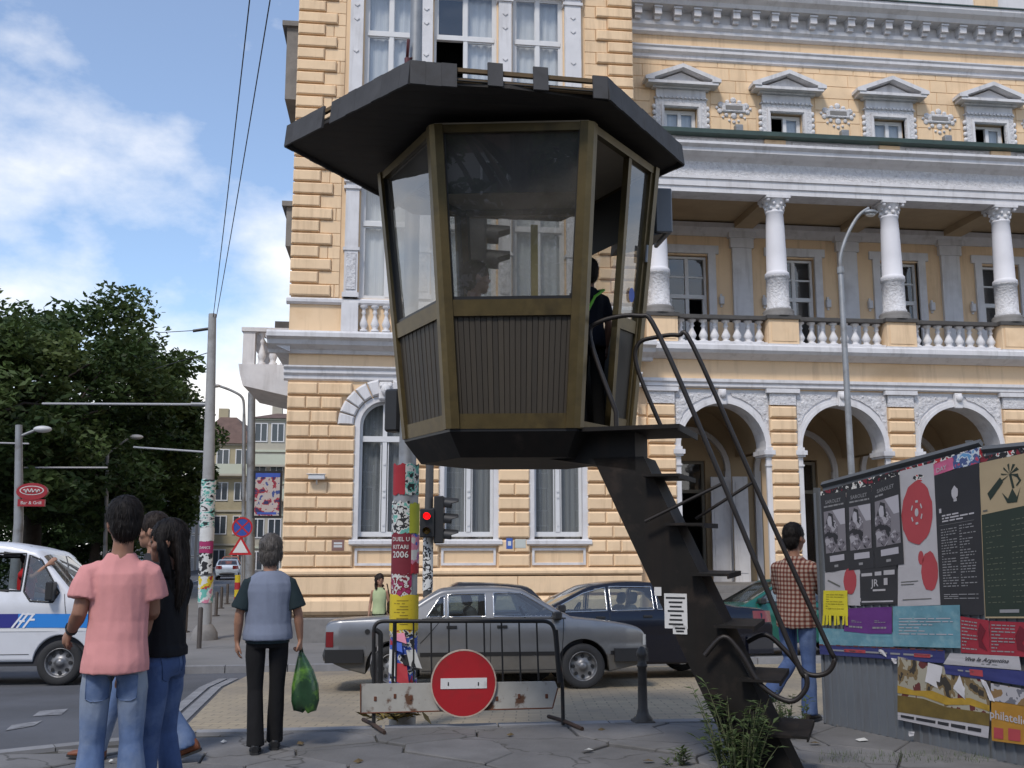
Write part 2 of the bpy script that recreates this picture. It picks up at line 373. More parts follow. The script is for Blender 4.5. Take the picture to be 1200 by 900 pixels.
mxc = t.nodes.new('ShaderNodeMix'); mxc.data_type = 'RGBA'; mxc.inputs['A'].default_value = (.06, .057, .053, 1)
src = b.inputs['Base Color'].links[0].from_socket; t.links.new(src, mxc.inputs['B']); t.links.new(rp.outputs[0], mxc.inputs['Factor']); t.links.new(mxc.outputs['Result'], b.inputs['Base Color'])
GROUT = mat('joint_soil', (.05, .047, .04), .95, var=.3, vscale=8, bump=.6, bscale=50)
def pave_edge(x): return 8.25 + .95 * min(1, max(0, (x + 3.6) / 2.0)) if x < 7 else 9.2
m = MB(); xs2 = [-9, -4, -3.6, -3.1, -2.6, -2.1, -1.6, 0, 4, 9]
for a, b_ in zip(xs2[:-1], xs2[1:]):
    ya, yb = pave_edge(a), pave_edge(b_)
    m.add([(a, -3, -.03), (b_, -3, -.03), (b_, yb, -.03), (a, ya, -.03), (a, -3, -.3), (b_, -3, -.3), (b_, yb, -.3), (a, ya, -.3)], [(0, 1, 2, 3), (3, 2, 6, 7)])
pav1 = m.build('pavement_near', GROUT, kind='structure')
def clip(poly, p, n_):
    out = []
    for i in range(len(poly)):
        a = poly[i]; b_ = poly[(i + 1) % len(poly)]; da = (a[0] - p[0]) * n_[0] + (a[1] - p[1]) * n_[1]; db = (b_[0] - p[0]) * n_[0] + (b_[1] - p[1]) * n_[1]
        if da <= 0: out.append(a)
        if (da < 0) != (db < 0) and da != db:
            k = da / (da - db); out.append((a[0] + (b_[0] - a[0]) * k, a[1] + (b_[1] - a[1]) * k))
    return out
seeds = []
for j in range(10):
    for i in range(16):
        seeds.append((-6.3 + i * .82 + (.41 if j % 2 else 0) + rnd.uniform(-.22, .22), 4.3 + j * .55 + rnd.uniform(-.14, .14)))
for k, s_ in enumerate(seeds):
    poly = [(s_[0] - 2, s_[1] - 2), (s_[0] + 2, s_[1] - 2), (s_[0] + 2, s_[1] + 2), (s_[0] - 2, s_[1] + 2)]
    for q in seeds:
        if q is s_ or abs(q[0] - s_[0]) > 2.5 or abs(q[1] - s_[1]) > 2.5: continue
        d = Vector((q[0] - s_[0], q[1] - s_[1])); l = d.length; d /= l
        poly = clip(poly, (s_[0] + d.x * (l / 2 - .009), s_[1] + d.y * (l / 2 - .009)), d)
    ey = min(pave_edge(p[0]) for p in poly) if poly else 0
    poly = clip(poly, (0, ey - .17), (0, 1))
    if len(poly) < 3 or max(p[1] for p in poly) - min(p[1] for p in poly) < .08: continue
    tx, ty, dz = rnd.uniform(-.012, .012), rnd.uniform(-.014, .014), rnd.uniform(-.012, .006)
    h = [dz + (p[0] - s_[0]) * tx + (p[1] - s_[1]) * ty for p in poly]; n = len(poly)
    ins = [(p[0] + (s_[0] - p[0]) * .02, p[1] + (s_[1] - p[1]) * .02) for p in poly]
    m = MB(); m.add([(p[0], p[1], -.06) for p in poly] + [(p[0], p[1], z - .008) for p, z in zip(poly, h)] + [(p[0], p[1], z) for p, z in zip(ins, h)],
                    [(i, (i + 1) % n, (i + 1) % n + n, i + n) for i in range(n)] + [(i + n, (i + 1) % n + n, (i + 1) % n + 2 * n, i + 2 * n) for i in range(n)] + [tuple(range(2 * n, 3 * n))])
    m.build('paving_slab', SLAB, pav1)
kerb_run([(x, pave_edge(x) - .085, -.01) for x in xs2], 'kerb_stone', pav1, w=.15, h=.012, seg=.95)
# worn lane dashes on the asphalt
PAINT = mat('road_paint', (.26, .26, .265), .8, var=.2, vscale=9, dirt=(.10, .10, .105), dscale=9, dlo=.42, dhi=.62)
for (a, b_, c, d) in [((14, 850), (50, 845), (40, 851), (6, 857)), ((46, 834), (80, 831), (72, 838), (38, 840)), ((110, 810), (128, 808), (120, 814), (104, 816))]:
    P = [ong(*q) for q in (a, b_, c, d)]
    m = MB(); m.add([(p.x, p.y, gz(p.y) + .006) for p in P], [(0, 1, 2, 3)]); m.build('lane_dash', PAINT, ground)
for px0, py0, px1, py1 in [(190, 700, 215, 686), (225, 683, 247, 675), (253, 672, 263, 668)]:
    p, q = ong(px0, py0), ong(px1, py1); s_ = Vector((.10, .02, 0))
    m = MB(); m.add([p - s_ + Vector((0, 0, .02)), p + s_ + Vector((0, 0, .02)), q + s_ + Vector((0, 0, .02)), q - s_ + Vector((0, 0, .02))], [(0, 1, 2, 3)]); m.build('lane_dash', PAINT, ground)

# ------------------------------------------------------------------ the yellow palace
FY, AY, UY = 25.0, 25.3, 28.0
BZ = gz(25) - .1; XL, XR = -2.55, 6.35
pal = thing('corner_palace', 'ornate yellow and white stuccoed palace with rusticated ground floor and columned loggia', 'building', (XL, FY, BZ))
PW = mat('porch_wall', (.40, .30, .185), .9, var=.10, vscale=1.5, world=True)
_blk = {}
def block(name, x0, x1, z0, z1, y, d=.12, c=.035, m=None, parent=None, g=.012):
    """one dressed stone standing proud of the wall face at y"""
    wv, hv = round(x1 - x0, 2), round(z1 - z0, 2); key = (wv, hv, d, c, (m or YEL).name)
    if key not in _blk:
        a, b_ = wv / 2 - (.004 if g > .01 else g), hv / 2 - (g * 2.2 if g > .01 else g); k = min(c, a * .5, b_ * .5)
        vs = [(-a, .02, -b_), (a, .02, -b_), (a, .02, b_), (-a, .02, b_), (-a, -d + k, -b_), (a, -d + k, -b_), (a, -d + k, b_), (-a, -d + k, b_),
              (-a + k, -d, -b_ + k), (a - k, -d, -b_ + k), (a - k, -d, b_ - k), (-a + k, -d, b_ - k)]
        fs = [(8, 9, 10, 11)] + [(i, (i + 1) % 4, (i + 1) % 4 + 4, i + 4) for i in range(4)] + [(i + 4, (i + 1) % 4 + 4, (i + 1) % 4 + 8, i + 8) for i in range(4)]
        _blk[key] = MB().add(vs, fs).mesh(name, m or YEL)
    return link(name, _blk[key], ((x0 + x1) / 2, y, (z0 + z1) / 2), parent or pal)
def mould(name, x0, x1, prof, y, m=None, parent=None, ends=True):
    """moulding run along x; prof = (projection, z) from bottom to top"""
    poly = [(y + .05, prof[0][1])] + [(y - p, z) for p, z in prof] + [(y + .05, prof[-1][1])]
    return MB().prism(poly, x0, x1, axis='x').build(name, m or WHT, parent or pal)
def wall_cells(name, x0, x1, z0, z1, y, th, holes, m, parent):
    xs = sorted({x0, x1} | {h[i] for h in holes for i in (0, 1) if x0 < h[i] < x1}); zs = sorted({z0, z1} | {h[i] for h in holes for i in (2, 3) if z0 < h[i] < z1})
    mb = MB()
    for i in range(len(xs) - 1):
        j = 0
        while j < len(zs) - 1:
            inh = lambda jj: any(h[0] <= (xs[i] + xs[i + 1]) / 2 <= h[1] and h[2] <= (zs[jj] + zs[jj + 1]) / 2 <= h[3] for h in holes)
            if inh(j): j += 1; continue
            k = j
            while k + 1 < len(zs) - 1 and not inh(k + 1): k += 1
            mb.bb(xs[i], xs[i + 1], y, y + th, zs[j], zs[k + 1]); j = k + 1
    return mb.build(name, m, parent)
def arcpts(cx, cz, r, a0, a1, n): return [(cx + r * math.cos(R(a0 + (a1 - a0) * k / n)), cz + r * math.sin(R(a0 + (a1 - a0) * k / n))) for k in range(n + 1)]
def spandrel(mb, cx, cz, r, x0, x1, ztop, y0, y1, n=20, mi=0):   # fills between an arch and the rectangle above it
    A = arcpts(cx, cz, r, 180, 0, n)
    for a, b_ in zip(A[:-1], A[1:]): mb.prism([a, b_, (b_[0], ztop), (a[0], ztop)], y0, y1, mi)
    if x0 < cx - r - .001: mb.prism([(x0, cz), (cx - r, cz), (cx - r, ztop), (x0, ztop)], y0, y1, mi)
    if x1 > cx + r + .001: mb.prism([(cx + r, cz), (x1, cz), (x1, ztop), (cx + r, ztop)], y0, y1, mi)
def archring(mb, cx, cz, r0, r1, y0, y1, n=24, mi=0, a0=180, a1=0):
    A, B = arcpts(cx, cz, r0, a0, a1, n), arcpts(cx, cz, r1, a0, a1, n)
    for i in range(n): mb.prism([A[i], A[i + 1], B[i + 1], B[i]], y0, y1, mi)

# --- ground floor of the corner block: three arched windows between rusticated stones
WC = [-.13, 1.98, 4.25]; HW = .71; SPR, SILL = 4.37, 1.53
holes = [(c - HW, c + HW, SILL, 5.09) for c in WC]
wall_cells('wall', XL, XR, BZ - .2, 5.5, FY, .5, holes, YWALL, pal)
for c in WC:
    m = MB(); spandrel(m, c, SPR, HW, c - HW, c + HW, 5.09, FY + .003, FY + .5); m.build('wall', YWALL, pal)
# sides, back and roof of the whole palace
m = MB(); m.bb(XL, XL + .4, FY + .5, 50, BZ - .2, 19.3); m.bb(XR - .4, XR, FY + .5, UY + .3, 6.4, 19.3); m.bb(XL, 24, 49.5, 50, BZ, 18.3); m.build('side_wall', YWALL, pal)
m = MB(); m.bb(XL + .1, XR - .1, FY + .2, 49.4, 19.3, 19.5); m.bb(XR - .1, 24, UY + .2, 49.4, 18.3, 18.5); m.build('roof', GRN, pal)
ROW0, PIT = .87, .3523
def in_arch(x0, x1, z0, z1):
    for c in WC:
        for z in (z0, (z0 + z1) / 2, z1):
            if z < SPR and z0 < SPR:
                lim = HW + .02
            else:
                dz = max(0, z0 - SPR); lim = math.sqrt(max(0, 1.2 ** 2 - dz * dz))
            if x0 < c + lim - .02 and x1 > c - lim + .02: return c, lim
    return None
regions = [(XL, WC[0]), (WC[0], WC[1]), (WC[1], WC[2]), (WC[2], XR)]
for k in range(13):
    z0 = ROW0 + k * PIT; z1 = z0 + PIT
    for ri, (ra, rb) in enumerate(regions):
        dz = max(0, z0 + .12 - SPR); lim = HW + .03 if z1 < SPR + .1 else math.sqrt(max(0, 1.19 ** 2 - dz * dz))
        a = XL if ri == 0 else ra + lim; b_ = XR if ri == 3 else rb - lim
        wd = b_ - a
        if wd < .15: continue
        n = 1 if wd < .5 else (2 if wd < 1.25 else (2 if k % 2 == 0 else 3)) if ri in (0, 3) else (1 if k % 2 == 0 else 2)
        if k % 2 == 0 and n == 2: fr = [0, .47, 1]
        elif n == 2: fr = [0, .52, 1]
        elif n == 3: fr = [0, .34, .62, 1]
        else: fr = [0, 1]
        for f0, f1 in zip(fr[:-1], fr[1:]): block('stone', a + wd * f0, a + wd * f1, z0, z1, FY)
# plinth, with the grey foot
mould('plinth_moulding', XL - .05, XR, [(.16, .70), (.20, .74), (.20, .80), (.10, .87)], FY, YEL)
for x0, x1 in [(XL - .06, .3), (.3, 3.2), (3.2, XR)]: block('plinth_stone', x0, x1, .22, .69, FY, .16, .02)
for x0, x1 in [(XL - .06, -.2), (-.2, 1.9), (1.9, 4.0), (4.0, XR)]: block('plinth_stone', x0, x1, -.26, .21, FY, .20, .09)
for x0, x1 in [(XL - .12, .2), (.2, 2.6), (2.6, 4.6), (4.6, XR)]: block('foot_stone', x0, x1, BZ - .1, -.27, FY, .28, .02, STONEG)
def casement(x0, x1, z0, z1, y, parent=None, mid=None, curtain=CURTG, top=None, open_left=False, low=None, th=.06, label=None):
    """window > frame, pane, curtain: outer frame, centre post, transom at mid"""
    p = parent or pal; fw = .07
    fm = MB(); fm.bb(x0, x0 + fw, y, y + .09, z0, z1); fm.bb(x1 - fw, x1, y, y + .09, z0, z1); fm.bb(x0 + fw, x1 - fw, y, y + .09, z0, z0 + fw)
    if top is None: fm.bb(x0 + fw, x1 - fw, y, y + .09, z1 - fw, z1)
    xc = (x0 + x1) / 2
    fm.bb(xc - .055, xc + .055, y - .012, y + .088, z0 + fw, z1 - (fw if top is None else 0))
    if mid: fm.bb(x0 + fw, x1 - fw, y - .025, y + .1, mid - .06, mid + .06)
    if low: fm.bb(x0 + fw, x1 - fw, y + .01, y + .07, low - .015, low + .015)
    wo = fm.build('window', WFR, p)
    return wo
def pane(wo, x0, x1, z0, z1, y, g=GLS):
    m = MB(); m.add([(x0, y, z0), (x1, y, z0), (x1, y, z1), (x0, y, z1)], [(0, 1, 2, 3)]); return m.build('pane', g, wo, fixn=False)
def curtain(wo, x0, x1, z0, z1, y, m_=CURTG, amp=.03, wl=.16, ph=0):
    m = MB(); n = max(6, int((x1 - x0) / .03)); rg = [[], []]
    for i in range(n + 1):
        x = x0 + (x1 - x0) * i / n; yy = y + amp * math.sin(2 * math.pi * x / wl + ph) + amp * .5 * math.sin(x * 23.1)
        rg[0].append((x, yy, z0)); rg[1].append((x, yy, z1))
    m.rings(rg, 0, True, False, False); return m.build('curtain', m_, wo, fixn=False)
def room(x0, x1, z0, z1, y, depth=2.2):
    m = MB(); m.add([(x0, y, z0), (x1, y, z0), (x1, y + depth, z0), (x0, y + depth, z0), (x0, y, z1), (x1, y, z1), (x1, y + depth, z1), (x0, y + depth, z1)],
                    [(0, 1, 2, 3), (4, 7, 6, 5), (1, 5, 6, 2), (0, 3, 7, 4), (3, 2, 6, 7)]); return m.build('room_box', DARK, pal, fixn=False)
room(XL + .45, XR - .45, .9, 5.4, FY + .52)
for wi, c in enumerate(WC):
    # white surround
    m = MB(); m.bb(c - HW - .05, c - HW + .09, FY - .05, FY + .12, SILL, SPR); m.bb(c + HW - .09, c + HW + .05, FY - .05, FY + .12, SILL, SPR)
    archring(m, c, SPR, HW - .09, HW + .05, FY - .05, FY + .12, 24); m.build('window_surround', WHT, pal)
    y = FY + .13
    fm = MB(); hw = HW - .09; fw = .07
    fm.bb(c - hw, c - hw + fw, y, y + .09, SILL + .1, SPR); fm.bb(c + hw - fw, c + hw, y, y + .09, SILL + .1, SPR); fm.bb(c - hw + fw, c + hw - fw, y, y + .09, SILL + .1, SILL + .22)
    archring(fm, c, SPR, hw - fw, hw, y, y + .09, 24); fm.bb(c - .055, c + .055, y - .02, y + .08, SILL + .22, SPR + hw - .05)
    fm.bb(c - hw + fw, c + hw - fw, y - .03, y + .1, 3.98, 4.12)
    for q in (-.09, .09):
        fm.bb(c + q - .012, c + q + .012, y + .02, y + .07, SILL + .22, 3.98)
    wo = fm.build('window', WFR, pal)
    for s_ in (-1, 1): pane(wo, c + min(0, s_ * hw), c + max(0, s_ * hw), SILL + .15, 4.0, y + .045)
    pm = MB(); pl = arcpts(c, SPR, hw - .02, 180, 0, 20) + [(c + hw - .02, 4.1), (c - hw + .02, 4.1)]; pm.add([(q[0], y + .045, q[1]) for q in pl], [tuple(range(len(pl)))]); pm.build('pane', GLS, wo, fixn=False)
    hk = MB()
    for z in (1.9, 2.6, 2.75, 3.4): hk.bb(c - .025, c + .025, y - .045, y - .02, z, z + .05)
    hk.build('latch', WFR, wo)
    curtain(wo, c - hw, c + hw, SILL, 5.0, y + .24, CURTG, .02, .15, wi)
    mould('sill', c - HW - .12, c + HW + .12, [(.04, SILL - .13), (.16, SILL - .08), (.16, SILL), (.03, SILL + .04)], FY)
    # panel below the sill
    m = MB()
    for (a, b_, z0, z1) in [(c - .68, c + .68, .93, .99), (c - .68, c + .68, 1.29, 1.35), (c - .68, c - .62, .99, 1.29), (c + .62, c + .68, .99, 1.29)]: m.bb(a, b_, FY - .05, FY + .02, z0, z1)
    m.build('panel_frame', WHT, pal)
    # white voussoirs and a carved keystone head
    for k in range(11):
        a0 = 180 - k * 180 / 11 - .8; a1 = 180 - (k + 1) * 180 / 11 + .8
        if k == 5: continue
        A = arcpts(c, SPR, .78, a0, a1, 3); B = arcpts(c, SPR, 1.17, a1, a0, 3)
        A2 = arcpts(c, SPR, .82, a0 - 1.5, a1 + 1.5, 3); B2 = arcpts(c, SPR, 1.12, a1 + 1.5, a0 - 1.5, 3)
        m = MB(); pl = A + B; pl2 = A2 + B2; n = len(pl)
        m.add([(p[0], FY + .02, p[1]) for p in pl] + [(p[0], FY - .09, p[1]) for p in pl] + [(p[0], FY - .14, p[1]) for p in pl2],
              [(i, (i + 1) % n, (i + 1) % n + n, i + n) for i in range(n)] + [(i + n, (i + 1) % n + n, (i + 1) % n + 2 * n, i + 2 * n) for i in range(n)] + [tuple(range(2 * n, 3 * n))])
        m.build('voussoir', WHT, pal)
    m = MB(); m.rbox(c - .17, c + .17, FY - .16, FY + .02, 5.02, 5.46, .03); m.ball((c, FY - .2, 5.26), .12, .11, .15, 10); m.ball((c - .1, FY - .18, 5.36), .06, n=8); m.ball((c + .1, FY - .18, 5.36), .06, n=8); m.ball((c, FY - .30, 5.24), .03, n=6); m.build('keystone', WHT, pal)
# security camera, plaques
m = MB(); cc = atY(371, 562, FY - .25); m.tube([(cc.x, FY, cc.z - .12), (cc.x, FY - .18, cc.z - .1), (cc.x, FY - .22, cc.z)], .02, 6)
m.rbox(cc.x - .2, cc.x + .2, FY - .32, FY - .18, cc.z, cc.z + .12, .02); m.rbox(cc.x - .24, cc.x + .22, FY - .34, FY - .16, cc.z + .12, cc.z + .14, .008)
tag(m.build('security_camera', mat('cctv_white', (.6, .6, .6), .5)), 'white security camera on the rusticated corner of the yellow palace', 'camera')
def plaque(px, py, w_, h_, m_, label, det=None):
    p = atY(px, py, FY - .12); t_ = thing('wall_plaque', label, 'plaque', (p.x, FY - .09, p.z))
    mb = MB(); mb.rbox(p.x - w_ / 2, p.x + w_ / 2, FY - .13, FY - .085, p.z - h_ / 2, p.z + h_ / 2, .006); mb.build('plate', m_, t_)
    if det:
        mb = MB()
        for (a, b_, c, d) in det: mb.bb(p.x + a, p.x + b_, FY - .134, FY - .13, p.z + c, p.z + d)
        mb.build('print', mat('plaque_print', (.6, .6, .6), .6) if m_ is not MATS.get('cctv_white') else BLK, t_)
    return t_
plaque(396, 639, .3, .26, mat('plaque_red', (.22, .12, .10), .5), 'small reddish plaque low on the corner of the yellow palace', [(-.1, .1, .03, .07), (-.1, .1, -.05, -.02), (-.1, .1, -.01, .01)])
plaque(597, 637, .16, .26, mat('plaque_blue', (.05, .12, .4), .4), 'small blue sign plate on the stones between two palace windows', [(-.04, .04, -.05, .06)])
plaque(610, 637, .27, .22, mat('plaque_pale', (.5, .52, .48), .5), 'pale house number plate next to the small blue sign plate')
# --- mouldings over the ground floor
mould('string_course', XL - .1, XR + .1, [(.03, 5.48), (.08, 5.52), (.08, 5.60), (.14, 5.66), (.14, 5.74), (.2, 5.80), (.2, 5.84)], FY)
m = MB(); m.bb(XL, XR, FY, FY + .5, 5.5, 6.2); m.build('frieze', YWALL, pal)
mould('cornice', XL - .5, XR + .4, [(.1, 6.16), (.14, 6.24), (.38, 6.34), (.42, 6.44), (.55, 6.5), (.55, 6.6), (.5, 6.66)], FY)
m = MB(); m.prism([(XL + .05, 6.16), (XL - .14, 6.24), (XL - .38, 6.34), (XL - .42, 6.44), (XL - .55, 6.5), (XL - .55, 6.6), (XL - .5, 6.66), (XL + .05, 6.66)], FY - .3, 49); m.build('side_cornice', WHT, pal)
m = MB(); m.bb(XL - .02, XR + .02, FY - .02, FY + .5, 6.66, 7.5)
m.build('pedestal_wall', YWALL, pal)
mould('sill_course', XL - .1, XR + .08, [(.06, 7.43), (.12, 7.48), (.12, 7.55), (.04, 7.6)], FY)
# --- upper storeys
GX = [(-.86, .55), (.97, 2.66), (3.08, 4.47)]
up_holes = [(a, b_, z0, z1) for a, b_ in GX for z0, z1 in ((7.62, 10.75), (12.6, 16.2))]
wall_cells('wall', XL, XR, 7.5, 19.3, FY, .5, up_holes, YWALL, pal)
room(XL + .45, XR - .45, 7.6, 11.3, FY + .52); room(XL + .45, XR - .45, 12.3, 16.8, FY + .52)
QP = .335; k = 0; z = 7.62
while z < 16.3:
    ln = .98 if k % 2 == 0 else .66
    block('quoin', XL - .04, XL + ln, z, z + QP, FY, .10, .03)
    block('quoin', XR - ln, XR + .04, z, z + QP, FY, .10, .03)
    e0_ = XL + ln; e1_ = -1.35
    if e1_ - e0_ > .15:                  # smooth ashlar beside the quoins
        if k % 3 == 0: block('ashlar', e0_, e0_ + (e1_ - e0_) * .42, z, z + QP, FY, .03, .012, g=.006); block('ashlar', e0_ + (e1_ - e0_) * .42, e1_, z, z + QP, FY, .03, .012, g=.006)
        else: block('ashlar', e0_, e1_, z, z + QP, FY, .03, .012, g=.006)
    f0, f1 = 5.05, XR - ln
    if f1 - f0 > .1: block('ashlar', f0, f1, z, z + QP, FY, .03, .012, g=.006)
    z += QP; k += 1
for st, (zb, zt, zm) in enumerate([(7.62, 10.75, 9.62), (12.6, 16.2, 14.88)]):
    pil = [(-1.24, -.9), (.59, .93), (2.7, 3.04), (4.5, 4.94)]
    for a, b_ in pil:
        m = MB(); m.bb(a, b_, FY - .14, FY + .15, zb, zt + .1); m.bb(a - .05, b_ + .05, FY - .18, FY + .15, zt - .28, zt - .2); m.bb(a - .05, b_ + .05, FY - .19, FY + .15, zt - .1, zt + .1)
        m.bb(a - .04, b_ + .04, FY - .17, FY + .15, zb + 1.22, zb + 1.30) if st == 0 else None
        m.bb(a - .04, b_ + .04, FY - .17, FY + .15, zb, zb + .12)
        po = m.build('window_pilaster', WHT, pal)
        if st == 0:
            m = MB(); m.bb(a + .05, b_ - .05, FY - .165, FY - .14, zb + .2, zb + 1.15); m.build('relief_panel', RELF, po)
        else:
            m = MB(); c = (a + b_) / 2
            for zz in (zb + 1.6, zb + 2.9, zb + 2.5):
                m.prism([(c - .07, zz + .06), (c, zz), (c + .07, zz + .06), (c + .05, zz + .1), (c, zz + .05), (c - .05, zz + .1)], FY - .165, FY - .138)
            m.build('chevron', WHT, po)
    m = MB(); m.bb(-1.3, 5.0, FY - .2, FY + .1, zt + .1, zt + .5); m.build('window_entablature', WHT, pal)
    mould('window_hood', -1.4, 5.1, [(.2, zt + .5), (.3, zt + .56), (.45, zt + .64), (.45, zt + .72)], FY)
    for gi, (a, b_) in enumerate(GX):
        y = FY + .1; wo = casement(a, b_, zb, zt, y, mid=zm, low=zb + .72 if st else None)
        c = (a + b_) / 2
        opened = st == 1 and gi == 1
        for s_ in (-1, 1):
            x0, x1 = (a + .05, c) if s_ < 0 else (c, b_ - .05)
            if not (opened and s_ < 0): pane(wo, x0, x1, zb + .05, zm, y + .04)
            pane(wo, x0, x1, zm, zt - .05, y + .04)
            sm = MB()
            for q0, q1 in ((zb + .06, zm - .05), (zm + .05, zt - .06)):
                if opened and s_ < 0 and q0 < zm: continue
                for (xa, xb, za, zz) in [(x0 + .02, x0 + .075, q0, q1), (x1 - .075, x1 - .02, q0, q1), (x0 + .075, x1 - .075, q0, q0 + .05), (x0 + .075, x1 - .075, q1 - .05, q1)]: sm.bb(xa, xb, y + .015, y + .075, za, zz)
            sm.build('sash', WFR, wo)
        if opened:
            curtain(wo, c, b_, zb, zt, y + .2, CURT, .015, .2); 
        else: curtain(wo, a, b_, zb, zt, y + .2, CURT, .015, .22, gi)
    if st == 0:
        for a, b_ in GX:                 # balustrade under the first-floor windows
            m = MB(); m.bb(a - .02, b_ + .02, FY - .1, FY + .02, 6.66, 6.74); m.build('balustrade_base', WHT, pal)
        for a, b_ in pil:
            m = MB(); m.bb(a - .04, b_ + .04, FY - .2, FY + .02, 6.66, 7.46); m.build('pedestal', WHT, pal)
# balusters
def bal_prof(h, r): return [(r * .95, 0), (r * .95, h * .06), (r * .55, h * .1), (r * .75, h * .17), (r * 1.0, h * .28), (r * .72, h * .42), (r * .42, h * .56), (r * .36, h * .66), (r * .62, h * .72), (r * .42, h * .78), (r * .45, h * .88), (r * .9, h * .93), (r * .9, h)]
def bal_mesh(h, r):
    m = MB(); m.lathe(bal_prof(h, r), 10); return m.mesh('baluster', WHT)
bm1 = bal_mesh(.66, .11)
for a, b_ in GX:
    n = int((b_ - a) / .25)
    for i in range(n): link('baluster', bm1, (a + (b_ - a) * (i + .5) / n, FY - .07, 6.75), pal)
# block top cornice (mostly above the picture) and hoods and balcony of the side front
mould('top_cornice', XL - .7, XR + .6, [(.1, 17.4), (.2, 17.6), (.6, 17.9), (.75, 18.1), (.75, 18.3)], FY)
for (z0, z1, y0) in [(14.0, 16.2, 27.5), (10.1, 11.3, 29)]:
    m = MB(); m.bb(XL - .62, XL, y0, y0 + 2.2, z0, z1); m.bb(XL - .75, XL, y0 - .1, y0 + 2.3, z1, z1 + .15); m.build('side_window_hood', STONEG, pal)
p0 = atY(281, 436, 30); p1 = atY(300, 452, 30)
m = MB(); m.prism([(p0.x, p0.z - .05), (p0.x + .1, p1.z), (XL, p1.z - .4), (XL, p0.z + .25), (p0.x - .05, p0.z + .25)], 30, 34); m.build('side_balcony', WHT, pal)
m = MB(); zf = p0.z + .25
for yy in (30.05, 33.6): m.bb(p0.x + .05, p0.x + .4, yy, yy + .35, zf, zf + 1.0)
m.bb(p0.x, XL, 30.0, 30.45, zf + 1.0, zf + 1.12); m.bb(p0.x, p0.x + .45, 30.45, 34, zf + 1.0, zf + 1.12)
bo = m.build('side_balcony_rail', WHT, pal)
bm2 = bal_mesh(.98, .13)
for i in range(4): link('baluster', bm2, (p0.x + .6 + i * .33, 30.2, zf + .01), bo)
m = MB(); m.bb(p0.x + .5, XL - .0, 31.2, 31.6, zf + 1.1, zf + 1.25); m.bb(p0.x + .9, XL, 30.6, 33, zf + 1.25, zf + 1.45); m.build('side_awning', COPING, pal)
for yy in (30.1, 33.4):
    m = MB(); m.prism([(XL, zf - 1.6), (XL - .35, zf - 1.2), (XL - .5, zf - .6), (XL, zf - .5)], yy, yy + .35); m.build('console', WHT, pal)

# --- arcade and loggia
P0, BAY, NB = 7.05, 3.33, 4
PX = [P0 + BAY * i for i in range(NB + 1)]; AX = [x + BAY / 2 for x in PX[:-1]]; XE = PX[-1] + .6
AR, ASP, ATOP = 1.17, 3.97, 5.5
m = MB()
for i, x in enumerate(PX): m.bb(x - .36, x + .36, AY + .04, AY + .75, BZ - .2, ATOP)
m.bb(XR, P0 - .36, AY + .02, AY + .75, BZ - .2, ATOP); m.build('arcade_piers', YWALL, pal)
for i, c in enumerate(AX):
    m = MB(); spandrel(m, c, ASP, AR, c - BAY / 2 + .36, c + BAY / 2 - .36, ATOP, AY + .05, AY + .7); m.build('spandrel', WHT, pal)
    m = MB(); archring(m, c, ASP, AR - .01, AR + .07, AY - .03, AY + .06, 28); archring(m, c, ASP, AR + .07, AR + .15, AY - .01, AY + .06, 28); m.build('archivolt', WHT, pal)
    for s_ in (-1, 1):                   # carved spandrel relief
        x1 = c + s_ * (BAY / 2 - .40); pts = [(x1, ATOP - .08), (x1, ASP + .35)] + [(c + s_ * (AR + .22) * math.cos(R(a)), ASP + (AR + .22) * math.sin(R(a))) for a in (22, 40, 55, 68, 78)]
        pts = [p for p in pts if (p[0] - c) * s_ < BAY / 2 - .39]
        m = MB(); m.prism(pts + [(c + s_ * .25, ATOP - .08)], AY + .015, AY + .05); so_ = m.build('spandrel_relief', RELF, pal)
        m = MB()
        for (u, v, r_) in [(1.05, 5.15, .13), (.82, 5.3, .08), (1.18, 4.9, .09), (1.2, 5.3, .08), (.62, 5.36, .05), (1.22, 4.7, .05)]: m.ball((c + s_ * u, AY + .02, v), r_ * .75, .022, r_ * .75, 8)
        m.build('rosettes', RELF, so_, 'stuff')
    m = MB(); m.rbox(c - .11, c + .11, AY - .09, AY + .04, 5.08, 5.5, .02); m.ball((c, AY - .11, 5.36), .1, .08, .11, 8); m.build('keystone', WHT, pal)
    for s_ in (-1, 1):                   # white jamb strips with impost
        x = c + s_ * (AR + .06)
        m = MB(); m.bb(x - .07, x + .07, AY - .02, AY + .06, BZ, ASP - .25); m.bb(min(x - .1, c + s_ * AR - s_ * .06), max(x + .1, c + s_ * AR - s_ * .06), AY - .08, AY + .68, ASP - .25, ASP - .2)
        m.bb(min(x - .15, c + s_ * AR - s_ * .1), max(x + .15, c + s_ * AR - s_ * .1), AY - .12, AY + .7, ASP - .2, ASP - .08); m.bb(x - .1, x + .1, AY - .08, AY + .68, ASP - .08, ASP)
        m.bb(x - .09, x + .09, AY - .05, AY + .06, ASP - .5, ASP - .45); m.build('jamb', WHT, pal)
for i, x in enumerate(PX):
    z = -.55
    while z < 5.0:
        block('stone', x - .37, x + .37, z, z + PIT, AY + .03, .12, .04); z += PIT
    m = MB(); m.bb(x - .36, x + .36, AY - .06, AY + .05, 5.1, 5.42); cp = m.build('pier_capital', RELF, pal)
    m = MB(); m.bb(x - .46, x + .46, AY - .12, AY + .05, 5.42, 5.53); m.build('abacus', WHT, cp)
    m = MB(); m.bb(x - .46, x + .46, AY - .1, AY + .05, BZ - .1, -.55); m.build('pier_foot', STONEG, pal)
z = .87
while z < 5.0:
    block('stone', XR + .02, P0 - .39, z, z + PIT, AY + .02, .06, .03); z += PIT
